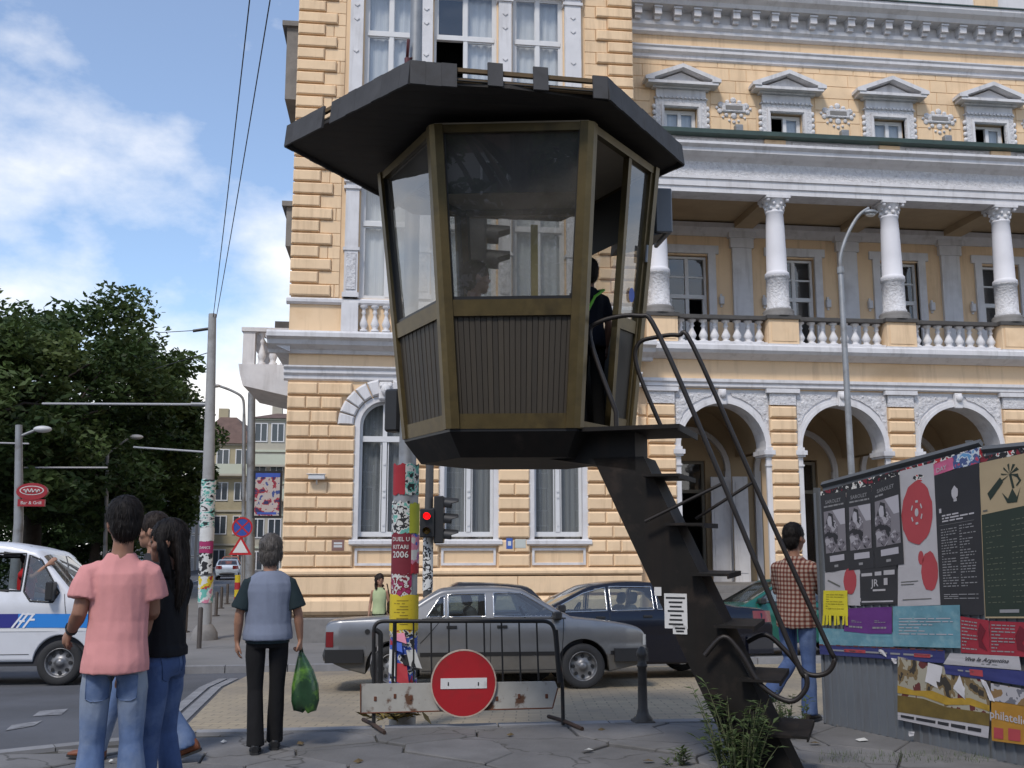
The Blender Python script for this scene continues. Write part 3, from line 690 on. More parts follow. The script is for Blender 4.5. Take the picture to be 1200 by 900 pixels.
mould('string_course', XR, XE, [(.02, 5.53), (.1, 5.56), (.1, 5.64), (.15, 5.68), (.15, 5.76)], AY)
m = MB(); m.bb(XR, XE, AY + .03, AY + .7, 5.5, 6.4); m.build('frieze', YWALL, pal)
mould('cornice', XR, XE, [(.05, 6.3), (.2, 6.36), (.35, 6.42), (.42, 6.5), (.42, 6.62), (.38, 6.66)], AY)
m = MB(); m.bb(XR, XE, AY - .3, UY + .2, 6.45, 6.6); m.build('loggia_floor', STONEG, pal)
YB = AY - .12                            # balustrade line
for i, x in enumerate(PX):
    m = MB(); m.bb(x - .42, x + .42, YB - .2, YB + .45, 6.6, 7.38); pe = m.build('pedestal', YWALL, pal)
    m = MB(); m.bb(x - .47, x + .47, YB - .25, YB + .5, 6.6, 6.7); m.bb(x - .34, x + .34, YB - .215, YB - .2, 6.78, 7.3, 1); m.build('plinth', [WHT, YEL], pe)
    m = MB(); m.bb(x - .47, x + .47, YB - .26, YB + .5, 7.38, 7.48); m.build('coping', COPING, pe)
    yc = YB + .12
    m = MB(); m.lathe([(.42, 0), (.42, .08), (.4, .1), (.42, .15), (.38, .2), (.33, .22)], 20, (x, yc, 7.48)); co = m.build('column_base', STONEG, pal)
    col = MB(); col.lathe([(.30, 8.6 - 7.7), (.325, .93), (.325, 1.0), (.295, 1.03), (.275, 1.06), (.27, 1.6), (.25, 2.3), (.232, 2.68), (.25, 2.7), (.25, 2.74), (.23, 2.76)], 20, (x, yc, 7.7)); co = col.build('column', mat('column_white', (.66, .65, .67), .75, var=.05, vscale=2), pal)
    m = MB(); m.lathe([(.33, 0), (.33, .06), (.30, .08), (.30, .86), (.33, .88), (.33, .92)], 20, (x, yc, 7.7)); m.build('carved_drum', RELF, co)
    cap = MB(); cap.lathe([(.23, 0), (.24, .12), (.25, .2), (.31, .3), (.33, .34)], 16, (x, yc, 10.42)); cap.bb(x - .34, x + .34, yc - .34, yc + .34, 10.76, 10.84)
    for a in range(8):
        t_ = a * math.pi / 4; 
        for (rr, zz, s_) in ((.245, 10.52, .05), (.27, 10.63, .045)): cap.ball((x + rr * math.cos(t_ + (zz > 10.6) * .39), yc + rr * math.sin(t_ + (zz > 10.6) * .39), zz), s_, s_, s_ * 1.2, 6)
    for sx in (-1, 1):
        for sy in (-1, 1): cap.ball((x + sx * .27, yc + sy * .27, 10.72), .06, n=6)
    cap.build('capital', WHT, co)
bm3 = bal_mesh(.6, .125)
for i in range(NB):
    a, b_ = PX[i] + .42, PX[i + 1] - .42
    m = MB(); m.bb(a, b_, YB - .1, YB + .28, 6.62, 6.76); br_ = m.build('balustrade', WHT, pal)
    m = MB(); m.bb(a, b_, YB - .12, YB + .3, 7.37, 7.47); m.build('handrail', COPING, br_)
    for k in range(8): link('baluster', bm3, (a + (b_ - a) * (k + .5) / 8, YB + .09, 6.765), br_)
# entablature of the loggia
yo = YB + .12
m = MB(); m.bb(XR, XE, yo - .3, yo + .3, 10.84, 11.0); m.bb(XR, XE, yo - .34, yo + .3, 11.0, 11.2); m.bb(XR, XE, yo - .38, yo + .3, 11.2, 11.28); m.build('architrave', WHT, pal)
m = MB(); m.bb(XR, XE, yo - .31, yo + .3, 11.28, 11.72); m.build('relief_frieze', RELF, pal)
mould('loggia_cornice', XR - .2, XE, [(.31, 11.7), (.4, 11.76), (.5, 11.8), (.62, 11.88), (.62, 11.98), (.72, 12.05), (.72, 12.12)], yo)
m = MB(); m.bb(XR, XE, yo - .2, yo + .2, 12.1, 12.45); m.build('parapet', WHT, pal)
for i in range(NB):
    m = MB(); m.bb(PX[i] + .5, PX[i + 1] - .5, yo - .24, yo - .2, 12.16, 12.40); m.build('parapet_panel', RELF, pal)
for x in PX:
    m = MB(); m.bb(x - .3, x + .3, yo - .27, yo - .2, 12.12, 12.43); m.build('parapet_block', YEL, pal)
    m = MB(); m.bb(x - .34, x + .34, yo - .29, yo - .2, 12.12, 12.20); m.build('parapet_foot', WHT, pal)
m = MB(); m.prism([(yo - .5, 12.45), (yo - .5, 12.57), (UY, 12.93), (UY, 12.73), (yo - .2, 12.45)], XR + .02, XE, axis='x'); m.build('loggia_roof', GRN, pal)
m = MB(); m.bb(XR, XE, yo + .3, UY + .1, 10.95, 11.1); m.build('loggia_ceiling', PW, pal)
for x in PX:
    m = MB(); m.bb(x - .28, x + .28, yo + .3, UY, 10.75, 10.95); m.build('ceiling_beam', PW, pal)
# loggia back wall with glazed doors and white pilasters
lh = [(c - .62, c + .62, 6.6, 9.95) for c in AX]
wall_cells('wall', XR - .3, XE, 6.4, 11.0, UY, .4, lh, YWALL, pal)
room(XR + .1, XE, 6.5, 10.8, UY + .42)
for i, c in enumerate(AX):
    m = MB(); 
    for (a, b_, z0, z1) in [(c - .85, c - .62, 6.6, 10.0), (c + .62, c + .85, 6.6, 10.0), (c - .95, c + .95, 10.0, 10.25)]: m.bb(a, b_, UY - .08, UY + .1, z0, z1)
    m.build('window_surround', WHT, pal)
    y = UY + .12; wo = casement(c - .6, c + .6, 6.6, 9.93, y, mid=8.7)
    fm = MB(); fm.bb(c - .53, c + .53, y + .02, y + .07, 9.28, 9.33)
    for s_ in (-1, 1): fm.bb(c + s_ * .5 - .03, c + s_ * .5 + .03, y - .01, y + .08, 6.68, 8.64)
    fm.build('glazing_bar', WFR, wo)
    for s_ in (-1, 1):
        x0, x1 = (c - .55, c) if s_ < 0 else (c, c + .55)
        if not (i in (0, 3) and s_ > 0): pane(wo, x0, x1, 6.65, 8.65, y + .04)
        pane(wo, x0, x1, 8.75, 9.88, y + .04)
    lm = MB()
    for s_ in (-1, 1):
        q = c + s_ * 1.0; 
        lt = MB(); lt.rbox(q - .07, q + .07, UY - .13, UY, 8.45, 8.7, .02); lt.bb(q - .03, q + .03, UY - .05, UY, 8.38, 8.78); lt.build('wall_lantern', WHT, pal)
for x in PX:
    m = MB(); m.bb(x - .3, x + .3, UY - .1, UY + .05, 6.6, 10.2); m.bb(x - .38, x + .38, UY - .15, UY + .05, 6.6, 6.9); m.bb(x - .36, x + .36, UY - .14, UY + .05, 10.2, 10.5); m.bb(x - .42, x + .42, UY - .2, UY + .05, 10.5, 10.7); m.build('wall_pilaster', WHT, pal)
mould('wall_cornice', XR, XE, [(.05, 10.55), (.15, 10.65), (.3, 10.75), (.3, 10.9)], UY)
# porch behind the arches: floor, steps, vault, back wall with doors
PF = .35
m = MB(); m.bb(XR, XE, AY + .76, UY + .6, BZ - .2, PF); m.build('porch_floor', STONEG, pal)
for i in range(7):
    m = MB(); m.bb(AX[0] - 1.1, AX[2] + 1.1, AY - .9 + i * .26, AY + 1.0, BZ - .1 + i * .2, BZ + .1 + i * .2 - .003 * i)
    if i < 7: m.build('step', STONEG, pal)
PB = UY + .6
bh = [(AX[0] - .6, AX[0] + .55, PF, 3.85)] + [(c - .7, c + .7, PF, 3.9) for c in AX[1:]]
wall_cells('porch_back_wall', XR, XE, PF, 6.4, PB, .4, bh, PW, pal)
room(XR + .1, XE, PF - .1, 5.5, PB + .42, 3)
for i, c in enumerate(AX):
    m = MB(); archring(m, c, 3.55, 1.15, 1.3, PB - .12, PB, 20); m.bb(c - 1.3, c - 1.12, PB - .12, PB, PF, 3.55); m.bb(c + 1.12, c + 1.3, PB - .12, PB, PF, 3.55); m.build('blind_arch', WHT, pal)
    hw = .58 if i == 0 else .68
    fm = MB(); y = PB + .1; c_ = c - .025 if i == 0 else c
    fm.bb(c_ - hw, c_ - hw + .09, y, y + .1, PF, 3.85); fm.bb(c_ + hw - .09, c_ + hw, y, y + .1, PF, 3.85); fm.bb(c_ - hw + .09, c_ + hw - .09, y, y + .1, 3.76, 3.85); fm.bb(c_ - hw + .09, c_ + hw - .09, y, y + .1, 2.9, 3.0)
    do = fm.build('porch_door', mat('door_frame', (.20, .18, .14), .6), pal)
    if i != 0:
        pane(do, c_ - hw + .05, c_ + hw - .05, PF + .05, 2.95, y + .05); 
    pane(do, c_ - hw + .05, c_ + hw - .05, 2.95, 3.8, y + .05)
    # groin vault over each bay
    vm = MB(); A = arcpts(c, 3.97, 1.5, 180, 0, 16)
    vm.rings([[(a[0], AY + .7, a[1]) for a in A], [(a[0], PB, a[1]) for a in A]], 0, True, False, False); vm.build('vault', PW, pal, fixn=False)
# tall white panelled doors standing in the first bay
for k, (dx, ww) in enumerate([(.62, .55), (1.19, .45)]):
    m = MB(); x0 = AX[0] + dx - .05; m.bb(x0, x0 + ww, PB - .45 - .25 * k, PB - .39 - .25 * k, PF, 3.35)
    for z0, z1 in ((.6, 1.4), (1.55, 3.2)): m.bb(x0 + .08, x0 + ww - .08, PB - .465 - .25 * k, PB - .45 - .25 * k, z0, z1)
    m.build('door_leaf', WHT, pal)
# --- recessed top storey
before_top = set(pal.children)
UX = [8.62 + 3.36 * i for i in range(NB)]
wall_cells('wall', XR - .3, XE, 11.0, 18.3, UY, .4, [(c - .52, c + .52, 12.95, 14.57) for c in UX], YWALL, pal)
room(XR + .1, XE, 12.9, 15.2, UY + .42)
z = 13.3; k = 0
while z < 16.2:
    xs_ = [XR]; x = XR
    zones = []
    for c in UX: zones.append((c - .95, c + .95) if z < 15.45 else (c - 1.2 + (z - 15.4) * 2.2, c + 1.2 - (z - 15.4) * 2.2) if z < 15.85 else None)
    cur = XR; segs = []
    for zn in zones:
        if zn: segs.append((cur, zn[0])); cur = zn[1]
    segs.append((cur, XE))
    for a, b_ in segs:
        if b_ - a < .2: continue
        off = (k % 2) * .75; cuts = [a]; q = XR + off
        while q < b_:
            if q > a + .25 and q < b_ - .25: cuts.append(q)
            q += 1.1 if (int(q * 10) % 2) else .55
        cuts.append(b_)
        for c0_, c1_ in zip(cuts[:-1], cuts[1:]): block('ashlar', c0_, c1_, z, z + .40, UY, .025, .01, g=.006)
    z += .40; k += 1
for i, c in enumerate(UX):
    m = MB()
    for (a, b_, z0, z1) in [(c - .8, c - .52, 13.1, 14.72), (c + .52, c + .8, 13.1, 14.72), (c - .8, c + .8, 14.72, 14.98)]: m.bb(a, b_, UY - .1, UY + .12, z0, z1)
    sf = m.build('window_surround', RELF, pal)
    m = MB(); m.bb(c - .62, c - .55, UY - .13, UY - .1, 13.1, 14.75); m.bb(c + .55, c + .62, UY - .13, UY - .1, 13.1, 14.75); m.bb(c - .62, c + .62, UY - .13, UY - .1, 14.75, 14.82)
    for k in range(9):
        zz = 13.2 + k * .19
        for s_ in (-1, 1): m.ball((c + s_ * .84, UY - .06, zz), .07, .07, .085, 6)
    m.build('carved_edge', WHT, sf)
    m = MB(); m.bb(c - .84, c + .84, UY - .12, UY, 14.98, 15.02); m.bb(c - .78, c + .78, UY - .12, UY, 15.02, 15.28); m.bb(c - .9, c + .9, UY - .22, UY, 15.28, 15.34)
    for k in range(13): m.bb(c - .78 + k * .125, c - .72 + k * .125, UY - .17, UY - .1, 14.99, 15.05)
    m.bb(c - 1.1, c + 1.1, UY - .42, UY, 15.34, 15.43)
    ped = m.build('window_entablature', WHT, pal)
    m = MB()
    for s_ in (-1, 1): m.prism([(c + s_ * 1.18, 15.43), (c + s_ * 1.18, 15.53), (c, 15.98), (c, 15.85), (c + s_ * .9, 15.50), (c + s_ * .9, 15.43)], UY - .45, UY)
    m.prism([(c - .9, 15.43), (c + .9, 15.43), (c, 15.8)], UY - .2, UY); m.build('pediment', WHT, ped)
    y = UY + .12; wo = casement(c - .5, c + .5, 13.1, 14.7, y); 
    for s_ in (-1, 1):
        x0, x1 = (c - .45, c) if s_ < 0 else (c, c + .45)
        if not (i in (1, 3) and s_ < 0):
            pane(wo, x0, x1, 13.15, 14.65, y + .04); curtain(wo, x0, x1, 13.15, 14.65, y + .15, CURT, .01, .2)
            sm = MB()
            for (xa, xb, za, zz) in [(x0, x0 + .06, 13.15, 14.65), (x1 - .06, x1, 13.15, 14.65), (x0 + .06, x1 - .06, 14.58, 14.65)]: sm.bb(xa, xb, y + .01, y + .07, za, zz)
            sm.build('sash', WFR, wo)
    # cartouche between the windows
    q = c + 1.68
    if q < XE:
        m = MB(); m.rbox(q - .38, q + .38, UY - .09, UY, 14.66, 14.96, .03)
        for (u, v, r_) in [(-.42, 14.9, .12), (.42, 14.9, .12), (-.46, 14.7, .1), (.46, 14.7, .1), (0, 15.06, .12), (-.2, 15.0, .09), (.2, 15.0, .09), (0, 14.56, .12), (-.25, 14.58, .08), (.25, 14.58, .08), (-.36, 14.5, .05), (.36, 14.5, .05), (-.15, 14.4, .05), (.15, 14.4, .05), (0, 14.36, .07), (-.56, 14.8, .06), (.56, 14.8, .06)]: m.ball((q + u * .96, UY - .03, v), r_ * .85, .045, r_ * .85, 8)
        ca = m.build('cartouche', RELF, pal); m = MB(); m.bb(q - .27, q + .27, UY - .1, UY - .085, 14.74, 14.87); m.build('tablet', STONEG, ca)
        m = MB(); m.rbox(q - .12, q + .12, UY - .5, UY - .3, 13.2, 14.1, .02); m.build('floodlight', STEEL, pal)
mould('string_course', XR, XE, [(.03, 16.28), (.08, 16.32), (.08, 16.42), (.18, 16.5), (.18, 16.6), (.22, 16.64), (.22, 16.68)], UY)
mould('cornice_moulding', XR, XE, [(.05, 17.08), (.14, 17.14), (.14, 17.24), (.22, 17.32), (.22, 17.44)], UY)
bmk = MB(); bmk.bb(-.11, .11, -.38, .02, .1, .3); bmk.bb(-.09, .09, -.28, .02, -.02, .1); bmk.bb(-.13, .13, -.42, .02, .3, .36); bk = bmk.mesh('bracket', WHT)
x = XR + .3
while x < XE: link('bracket', bk, (x, UY - .05, 17.46), pal); x += .62
mould('top_cornice', XR, XE, [(.12, 17.44), (.12, 17.8), (.52, 17.84), (.58, 17.95), (.72, 18.05), (.78, 18.16), (.78, 18.26)], UY)
m = MB(); m.bb(XR, XE, UY - .5, UY - .2, 18.3, 19.0); m.build('top_parapet', WHT, pal)
m = MB(); m.bb(XR, XE, UY - .6, UY - .1, 19.0, 19.12); m.build('top_coping', STONEG, pal)
m = MB(); m.bb(XR, XE, UY - .82, UY - .1, 18.26, 18.3); m.build('gutter', GRN, pal)
for x in [8.5 + 3.36 * i for i in range(NB)]:
    m = MB(); m.bb(x - .4, x + .4, UY - .55, UY - .2, 18.3, 18.98); m.build('parapet_block', YEL, pal)

for o in set(pal.children) - before_top:       # settle the whole storey to its measured height
    if o.name.split('.')[0] not in ('wall', 'room_box'): o.location.z -= .15

# ------------------------------------------------------------------ raised traffic police booth on a cranked stair beam
BRZ = mat('bronze_frame', (.105, .076, .03), .42, .55, var=.25, vscale=7, dirt=(.055, .04, .02), dscale=5, dlo=.5, dhi=.8)
PANEL = mat('brown_slat', (.036, .027, .016), .6, var=.25, vscale=5, stretch=(1, 1, .2), objrand=.2)
SOFF = mat('soffit_board', (.022, .018, .014), .75, var=.25, vscale=4, objrand=.1)
FASC = mat('fascia_plank', (.046, .045, .046), .75, var=.2, vscale=6, dirt=(.03, .027, .024), dscale=7, dlo=.5, dhi=.8, objrand=.10, world=True)
BG = glass_mat('booth_glass', (.66, .66, .64), 1.0, .11, painted_sheen=.11, sheen_col=(.40, .37, .33))
BC = Vector((1.02, 7.92, 0)); BROT = R(-10)
def hexp(Rr, z, rot=BROT, c=BC): return [Vector((c.x + Rr * math.cos(R(a) + rot), c.y + Rr * math.sin(R(a) + rot), z)) for a in (-120, -60, 0, 60, 120, 180)]
ZB, ZT = 2.42, 4.66; RB, RT = .92, 1.17
booth = thing('police_booth', 'raised hexagonal bronze and glass traffic police booth on a slanted stair beam', 'booth', (BC.x, BC.y, 0))
def hz(z): k = (z - ZB) / (ZT - ZB); return hexp(RB + (RT - RB) * k, z)
ZW = 3.30                                # window sill rail
fr = MB()
lo, mi_, hi = hz(ZB), hz(ZW), hz(ZT)
# six raking corner posts
for i in range(6):
    d = (lo[i] - Vector((BC.x, BC.y, ZB))).normalized(); s_ = Vector((-d.y, d.x, 0))
    m = MB(); a, b_ = lo[i], hi[i]
    def q(p, u, v): return p + d * u + s_ * v
    vs = []
    for p in (a, b_): vs += [q(p, .012, -.025), q(p, .012, .025), q(p, -.02, .075), q(p, -.07, .055), q(p, -.07, -.055), q(p, -.02, -.075)]
    m.add(vs, [(0, 1, 7, 6), (1, 2, 8, 7), (2, 3, 9, 8), (3, 4, 10, 9), (4, 5, 11, 10), (5, 0, 6, 11), (0, 5, 4, 3, 2, 1), (6, 7, 8, 9, 10, 11)]); m.build('corner_post', BRZ, booth)
def face_M(i):                           # frame of a wall: u along, v up the rake, n outward
    j = (i + 1) % 6; a, b_ = lo[i], lo[j]; u = (b_ - a).normalized(); mid_lo = (a + b_) / 2; mid_hi = (hi[i] + hi[j]) / 2
    v = (mid_hi - mid_lo).normalized(); n = u.cross(v).normalized(); return mid_lo, u, v, n
H_ = ((hi[0] + hi[1]) / 2 - (lo[0] + lo[1]) / 2).length
def hwid(t): return (RB + (RT - RB) * t / H_) / 2
def strip(m, i, t0, t1, u0f, u1f, n0, n1, mi=0):
    """slab on wall i between rake heights t0..t1; u bounds may depend on t"""
    o, u, v, n = face_M(i); vs = []
    for nn in (n0, n1):
        for t in (t0, t1): vs += [o + v * t + u * u0f(t) + n * nn, o + v * t + u * u1f(t) + n * nn]
    m.add(vs, [(0, 1, 3, 2), (4, 6, 7, 5), (0, 4, 5, 1), (2, 3, 7, 6), (0, 2, 6, 4), (1, 5, 7, 3)], mi)
TW = (ZW - ZB) / (ZT - ZB) * H_
for i in range(6):
    if i == 1: continue                  # door wall, built below
    for (ta, tb_, nn) in ((0, .11, .005), (H_ - .06, H_, .005), (TW - .06, TW + .06, .01)):
        m = MB(); strip(m, i, ta, tb_, lambda t: -hwid(t) + .05, lambda t: hwid(t) - .05, -.05, nn); rail = m.build('wall_rail', BRZ, booth)
    n = 21
    for k in range(n):                   # vertical slats of the lower panel
        m = MB(); f0, f1 = -1 + 2 * k / n + .005, -1 + 2 * (k + 1) / n - .005
        strip(m, i, .11, TW - .06, lambda t: f0 * (hwid(t) - .06), lambda t: f1 * (hwid(t) - .06), -.035, -.012 - .003 * (k % 2)); m.build('slat', PANEL, rail)
    m = MB(); strip(m, i, .1, TW - .05, lambda t: -hwid(t) + .05, lambda t: hwid(t) - .05, -.05, -.037); m.build('backing', PANEL, rail)
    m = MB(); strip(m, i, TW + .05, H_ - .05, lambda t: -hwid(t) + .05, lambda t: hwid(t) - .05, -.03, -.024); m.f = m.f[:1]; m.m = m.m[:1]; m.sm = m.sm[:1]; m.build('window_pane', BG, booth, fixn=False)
    m = MB()
    strip(m, i, TW + .06, TW + .085, lambda t: -hwid(t) + .08, lambda t: hwid(t) - .08, -.045, -.005); strip(m, i, TW + .06, H_ - .06, lambda t: -hwid(t) + .06, lambda t: -hwid(t) + .085, -.045, -.005)
    strip(m, i, TW + .06, H_ - .06, lambda t: hwid(t) - .085, lambda t: hwid(t) - .06, -.045, -.005); m.build('window_bead', BLK, booth)
# door wall: half-open sliding door leaf with window, and the open gap
m = MB(); strip(m, 1, 0, .06, lambda t: -hwid(t) + .05, lambda t: hwid(t) - .05, -.05, .005); m.build('door_threshold', BRZ, booth); m = MB(); strip(m, 1, H_ - .06, H_, lambda t: -hwid(t) + .05, lambda t: hwid(t) - .05, -.05, .005); m.build('door_head', BRZ, booth)
m = MB(); d0 = lambda t: .06
strip(m, 1, .06, .14, d0, lambda t: hwid(t) - .06, -.05, -.005); strip(m, 1, TW - .05, TW + .05, d0, lambda t: hwid(t) - .06, -.05, -.005)
strip(m, 1, .06, H_ - .06, d0, lambda t: .11, -.05, 0); strip(m, 1, .06, H_ - .06, lambda t: hwid(t) - .12, lambda t: hwid(t) - .06, -.05, 0); door = m.build('door', BRZ, booth)
m = MB(); strip(m, 1, .14, TW - .05, lambda t: .11, lambda t: hwid(t) - .12, -.04, -.02); m.build('door_panel', PANEL, door)
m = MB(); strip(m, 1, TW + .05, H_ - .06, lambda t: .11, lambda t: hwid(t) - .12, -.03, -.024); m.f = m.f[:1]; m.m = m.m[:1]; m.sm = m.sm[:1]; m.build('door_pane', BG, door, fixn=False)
o, u, v, n = face_M(1); p = o + v * (TW + .25) + u * .3 + n * -.018
m = MB(); m.add([p + u * (.05 * math.cos(a * .524)) + v * (.06 * math.sin(a * .524)) for a in range(12)], [tuple(range(12))]); m.build('sticker', mat('sticker_blue', (.03, .09, .4), .5), door, fixn=False)
p = o + v * (TW + .55) + u * .44 + n * .02
m = MB(); m.tube([p, p + v * .14], .012, 6); m.build('handle', STEEL, door)
# inside: floor, desk, seat, post, fittings, dark strips behind the top of some panes
m = MB(); f_ = hz(ZB + .05); g_ = hz(ZB - .02)
m.add([tuple(p) for p in g_ + f_], [(5, 4, 3, 2, 1, 0), (6, 7, 8, 9, 10, 11)] + [(i, (i + 1) % 6, (i + 1) % 6 + 6, i + 6) for i in range(6)]); m.build('floor', BLK, booth)
DSTRIP = mat('strip_dark', (.010, .010, .011), .5, var=.2)
for i, tb in ((0, .47), (5, .30), (2, .5)):
    m = MB(); strip(m, i, H_ - tb * (H_ - TW) * .78, H_ - .05, lambda t: -hwid(t) + .07, lambda t: hwid(t) - .07, -.075, -.065); m.build('dark_strip', DSTRIP, booth)
cl = hexp(RT - .03, ZT + .005); m = MB(); m.add([tuple(q) for q in cl] + [(q.x, q.y, q.z + .02) for q in cl], [(5, 4, 3, 2, 1, 0), (6, 7, 8, 9, 10, 11)] + [(i, (i + 1) % 6, (i + 1) % 6 + 6, i + 6) for i in range(6)]); m.build('ceiling_lining', mat('lining_beige', (.36, .31, .24), .8, var=.1), booth)
m = MB(); m.bb(BC.x + .02, BC.x + .07, BC.y - .66, BC.y - .62, 2.47, 4.0); m.build('inner_post', mat('brass_bar', (.30, .24, .06), .5, .3), booth)
m = MB(); m.rbox(BC.x - .45, BC.x + .3, BC.y + .25, BC.y + .6, 3.05, 3.1, .01); m.bb(BC.x - .4, BC.x - .36, BC.y + .5, BC.y + .55, 2.47, 3.05); m.bb(BC.x + .2, BC.x + .24, BC.y + .5, BC.y + .55, 2.47, 3.05); m.build('desk', PANEL, booth)
# roof: soffit boards, fascia planks, deck
RP = [Vector((-.87, 7.76, 0)), Vector((.09, 6.52, 0)), Vector((1.50, 6.60, 0)), Vector((2.40, 7.77, 0)), Vector((1.62, 9.38, 0)), Vector((.2, 9.32, 0))]
cen = Vector((.8, 7.9, 0)); ZS = 4.76; FH = .15
m = MB(); m.add([(p.x, p.y, ZS + .03) for p in RP] + [(p.x * .97 + cen.x * .03, p.y * .97 + cen.y * .03, ZS + .07) for p in RP], [(5, 4, 3, 2, 1, 0), (6, 7, 8, 9, 10, 11)] + [(i, (i + 1) % 6, (i + 1) % 6 + 6, i + 6) for i in range(6)]); roof = m.build('roof', mat('roof_felt', (.03, .028, .025), .9, var=.3), booth)
rr2 = random.Random(3)
def inpoly_span(y, pts):
    xs_ = []
    for i in range(len(pts)):
        a, b_ = pts[i], pts[(i + 1) % len(pts)]
        if (a.y <= y < b_.y) or (b_.y <= y < a.y): xs_.append(a.x + (b_.x - a.x) * (y - a.y) / (b_.y - a.y))
    return (min(xs_), max(xs_)) if len(xs_) >= 2 else None
y = 6.56
while y < 9.25:
    s_ = inpoly_span(y, RP); t_ = inpoly_span(y + .13, RP)
    if s_ and t_:
        m = MB(); P4 = [(s_[0] + .006, y + .0006), (s_[1] - .006, y + .0006), (t_[1] - .006, y + .1294), (t_[0] + .006, y + .1294)]; m.prism(P4, ZS, ZS + .028, axis='z'); m.build('soffit_board', SOFF, roof)
    y += .13
for i in range(6):
    a, b_ = RP[i], RP[(i + 1) % 6]; n = max(2, round((b_ - a).length / .105)); d = (b_ - a) / n; out = Vector((d.y, -d.x, 0)).normalized()
    for k in range(n):
        if i == 1 and (k in (3, 6) or k == 7 or k == 4 or k >= 9) and not k == n - 1 and k not in (5, 8): continue      # planks have come off the front edge
        if i == 0 and k == 5: continue
        p, q_ = a + d * (k + .004), a + d * (k + .996); up = rr2.uniform(-.003, .003) + (.03 if (i == 1 and k in (5, 8)) else 0)
        rake = out * .02
        m = MB(); m.add([(p.x, p.y, ZS - .03 + up), (q_.x, q_.y, ZS - .03 + up), (q_.x + out.x * .02, q_.y + out.y * .02, ZS - .03 + up), (p.x + out.x * .02, p.y + out.y * .02, ZS - .03 + up),
                         (p.x - rake.x, p.y - rake.y, ZS + FH + up), (q_.x - rake.x, q_.y - rake.y, ZS + FH + up), (q_.x - rake.x + out.x * .02, q_.y - rake.y + out.y * .02, ZS + FH + up), (p.x - rake.x + out.x * .02, p.y - rake.y + out.y * .02, ZS + FH + up)],
                        [(3, 2, 1, 0), (4, 5, 6, 7), (0, 1, 5, 4), (1, 2, 6, 5), (2, 3, 7, 6), (3, 0, 4, 7)]); m.build('fascia_plank', FASC, roof)
m = MB(); 
for i in (0, 1, 2):
    a, b_ = RP[i], RP[(i + 1) % 6]; d = (b_ - a).normalized(); out = Vector((d.y, -d.x, 0))
    for zz in (ZS + .02, ZS + .1):
        c = [a - out * .012, b_ - out * .012]; m.add([(c[0].x, c[0].y, zz), (c[1].x, c[1].y, zz), (c[1].x, c[1].y, zz + .03), (c[0].x, c[0].y, zz + .03), (c[0].x - out.x * .03, c[0].y - out.y * .03, zz), (c[1].x - out.x * .03, c[1].y - out.y * .03, zz), (c[1].x - out.x * .03, c[1].y - out.y * .03, zz + .03), (c[0].x - out.x * .03, c[0].y - out.y * .03, zz + .03)],
                                                      [(0, 1, 2, 3), (7, 6, 5, 4), (3, 2, 6, 7), (0, 4, 5, 1), (0, 3, 7, 4), (1, 5, 6, 2)])
m.build('fascia_batten', mat('raw_batten', (.11, .07, .03), .8, var=.3, vscale=10), roof)
# air box hanging under the right eave
mx_ = Vector((2.3, 8.35, 4.05)); m = MB(); m.hull([mx_ + Vector(p) for p in [(-.3, -.22, .6), (.06, -.22, .6), (.06, .22, .6), (-.3, .22, .6), (-.35, -.22, .1), (.03, -.22, .2), (.03, .22, .2), (-.35, .22, .1)]])
ab = m.build('eave_box', BLK, booth); m = MB(); m.rbox(mx_.x - .05, mx_.x + .10, mx_.y - .25, mx_.y - .21, mx_.z + .2, mx_.z + .6, .01); m.rbox(mx_.x + .06, mx_.x + .10, mx_.y - .21, mx_.y + .24, mx_.z + .2, mx_.z + .6, .01); m.build('box_cover', mat('cover_grey', (.16, .17, .18), .5, var=.15), ab)
# base tray under the booth and the cantilever arm
t0, t1 = hz(ZB - .02), hexp(.78, ZB - .2)
m = MB(); m.add([tuple(p) for p in t0 + t1], [(i, (i + 1) % 6, (i + 1) % 6 + 6, i + 6) for i in range(6)] + [(6, 7, 8, 9, 10, 11)]); m.build('base_tray', DKST, booth)
# stair beam
SA = Vector((1.60, 7.40, 2.22)); SB = Vector((2.74, 6.82, -.12)); hd = Vector((SB.x - SA.x, SB.y - SA.y, 0)).normalized(); pn = Vector((-hd.y, hd.x, 0))
if pn.y < 0: pn = -pn
bw = .21
def beam_ring(p, half, lo_, hi_): return [p - pn * half + hd * lo_, p - pn * half + hd * hi_, p + pn * half + hd * hi_, p + pn * half + hd * lo_]
m = MB(); m.rings([beam_ring(SA, bw, -.02, .36), beam_ring(SB, bw, -.22, .16)], 0, False); beam = m.build('stair_beam', DKST, booth)
a0 = Vector((BC.x - .45, BC.y - .02, 0))
m = MB(); dirA = hd; 
A0 = Vector((SA.x, SA.y, 0)) - hd * 1.15
for half, z0, z1, l0, l1 in ((.21, 2.12, 2.40, 0, 1.45),):
    p = A0 + hd * l0; q_ = A0 + hd * l1
    m.add([(p - pn * half + Vector((0, 0, z1 - .06))), (q_ - pn * half + Vector((0, 0, z0))), (q_ + pn * half + Vector((0, 0, z0))), (p + pn * half + Vector((0, 0, z1 - .06))),
           (p - pn * half + Vector((0, 0, z1))), (q_ - pn * half + Vector((0, 0, z1))), (q_ + pn * half + Vector((0, 0, z1))), (p + pn * half + Vector((0, 0, z1)))],
          [(3, 2, 1, 0), (4, 5, 6, 7), (0, 1, 5, 4), (1, 2, 6, 5), (2, 3, 7, 6), (3, 0, 4, 7)])
m.build('support_arm', DKST, booth)
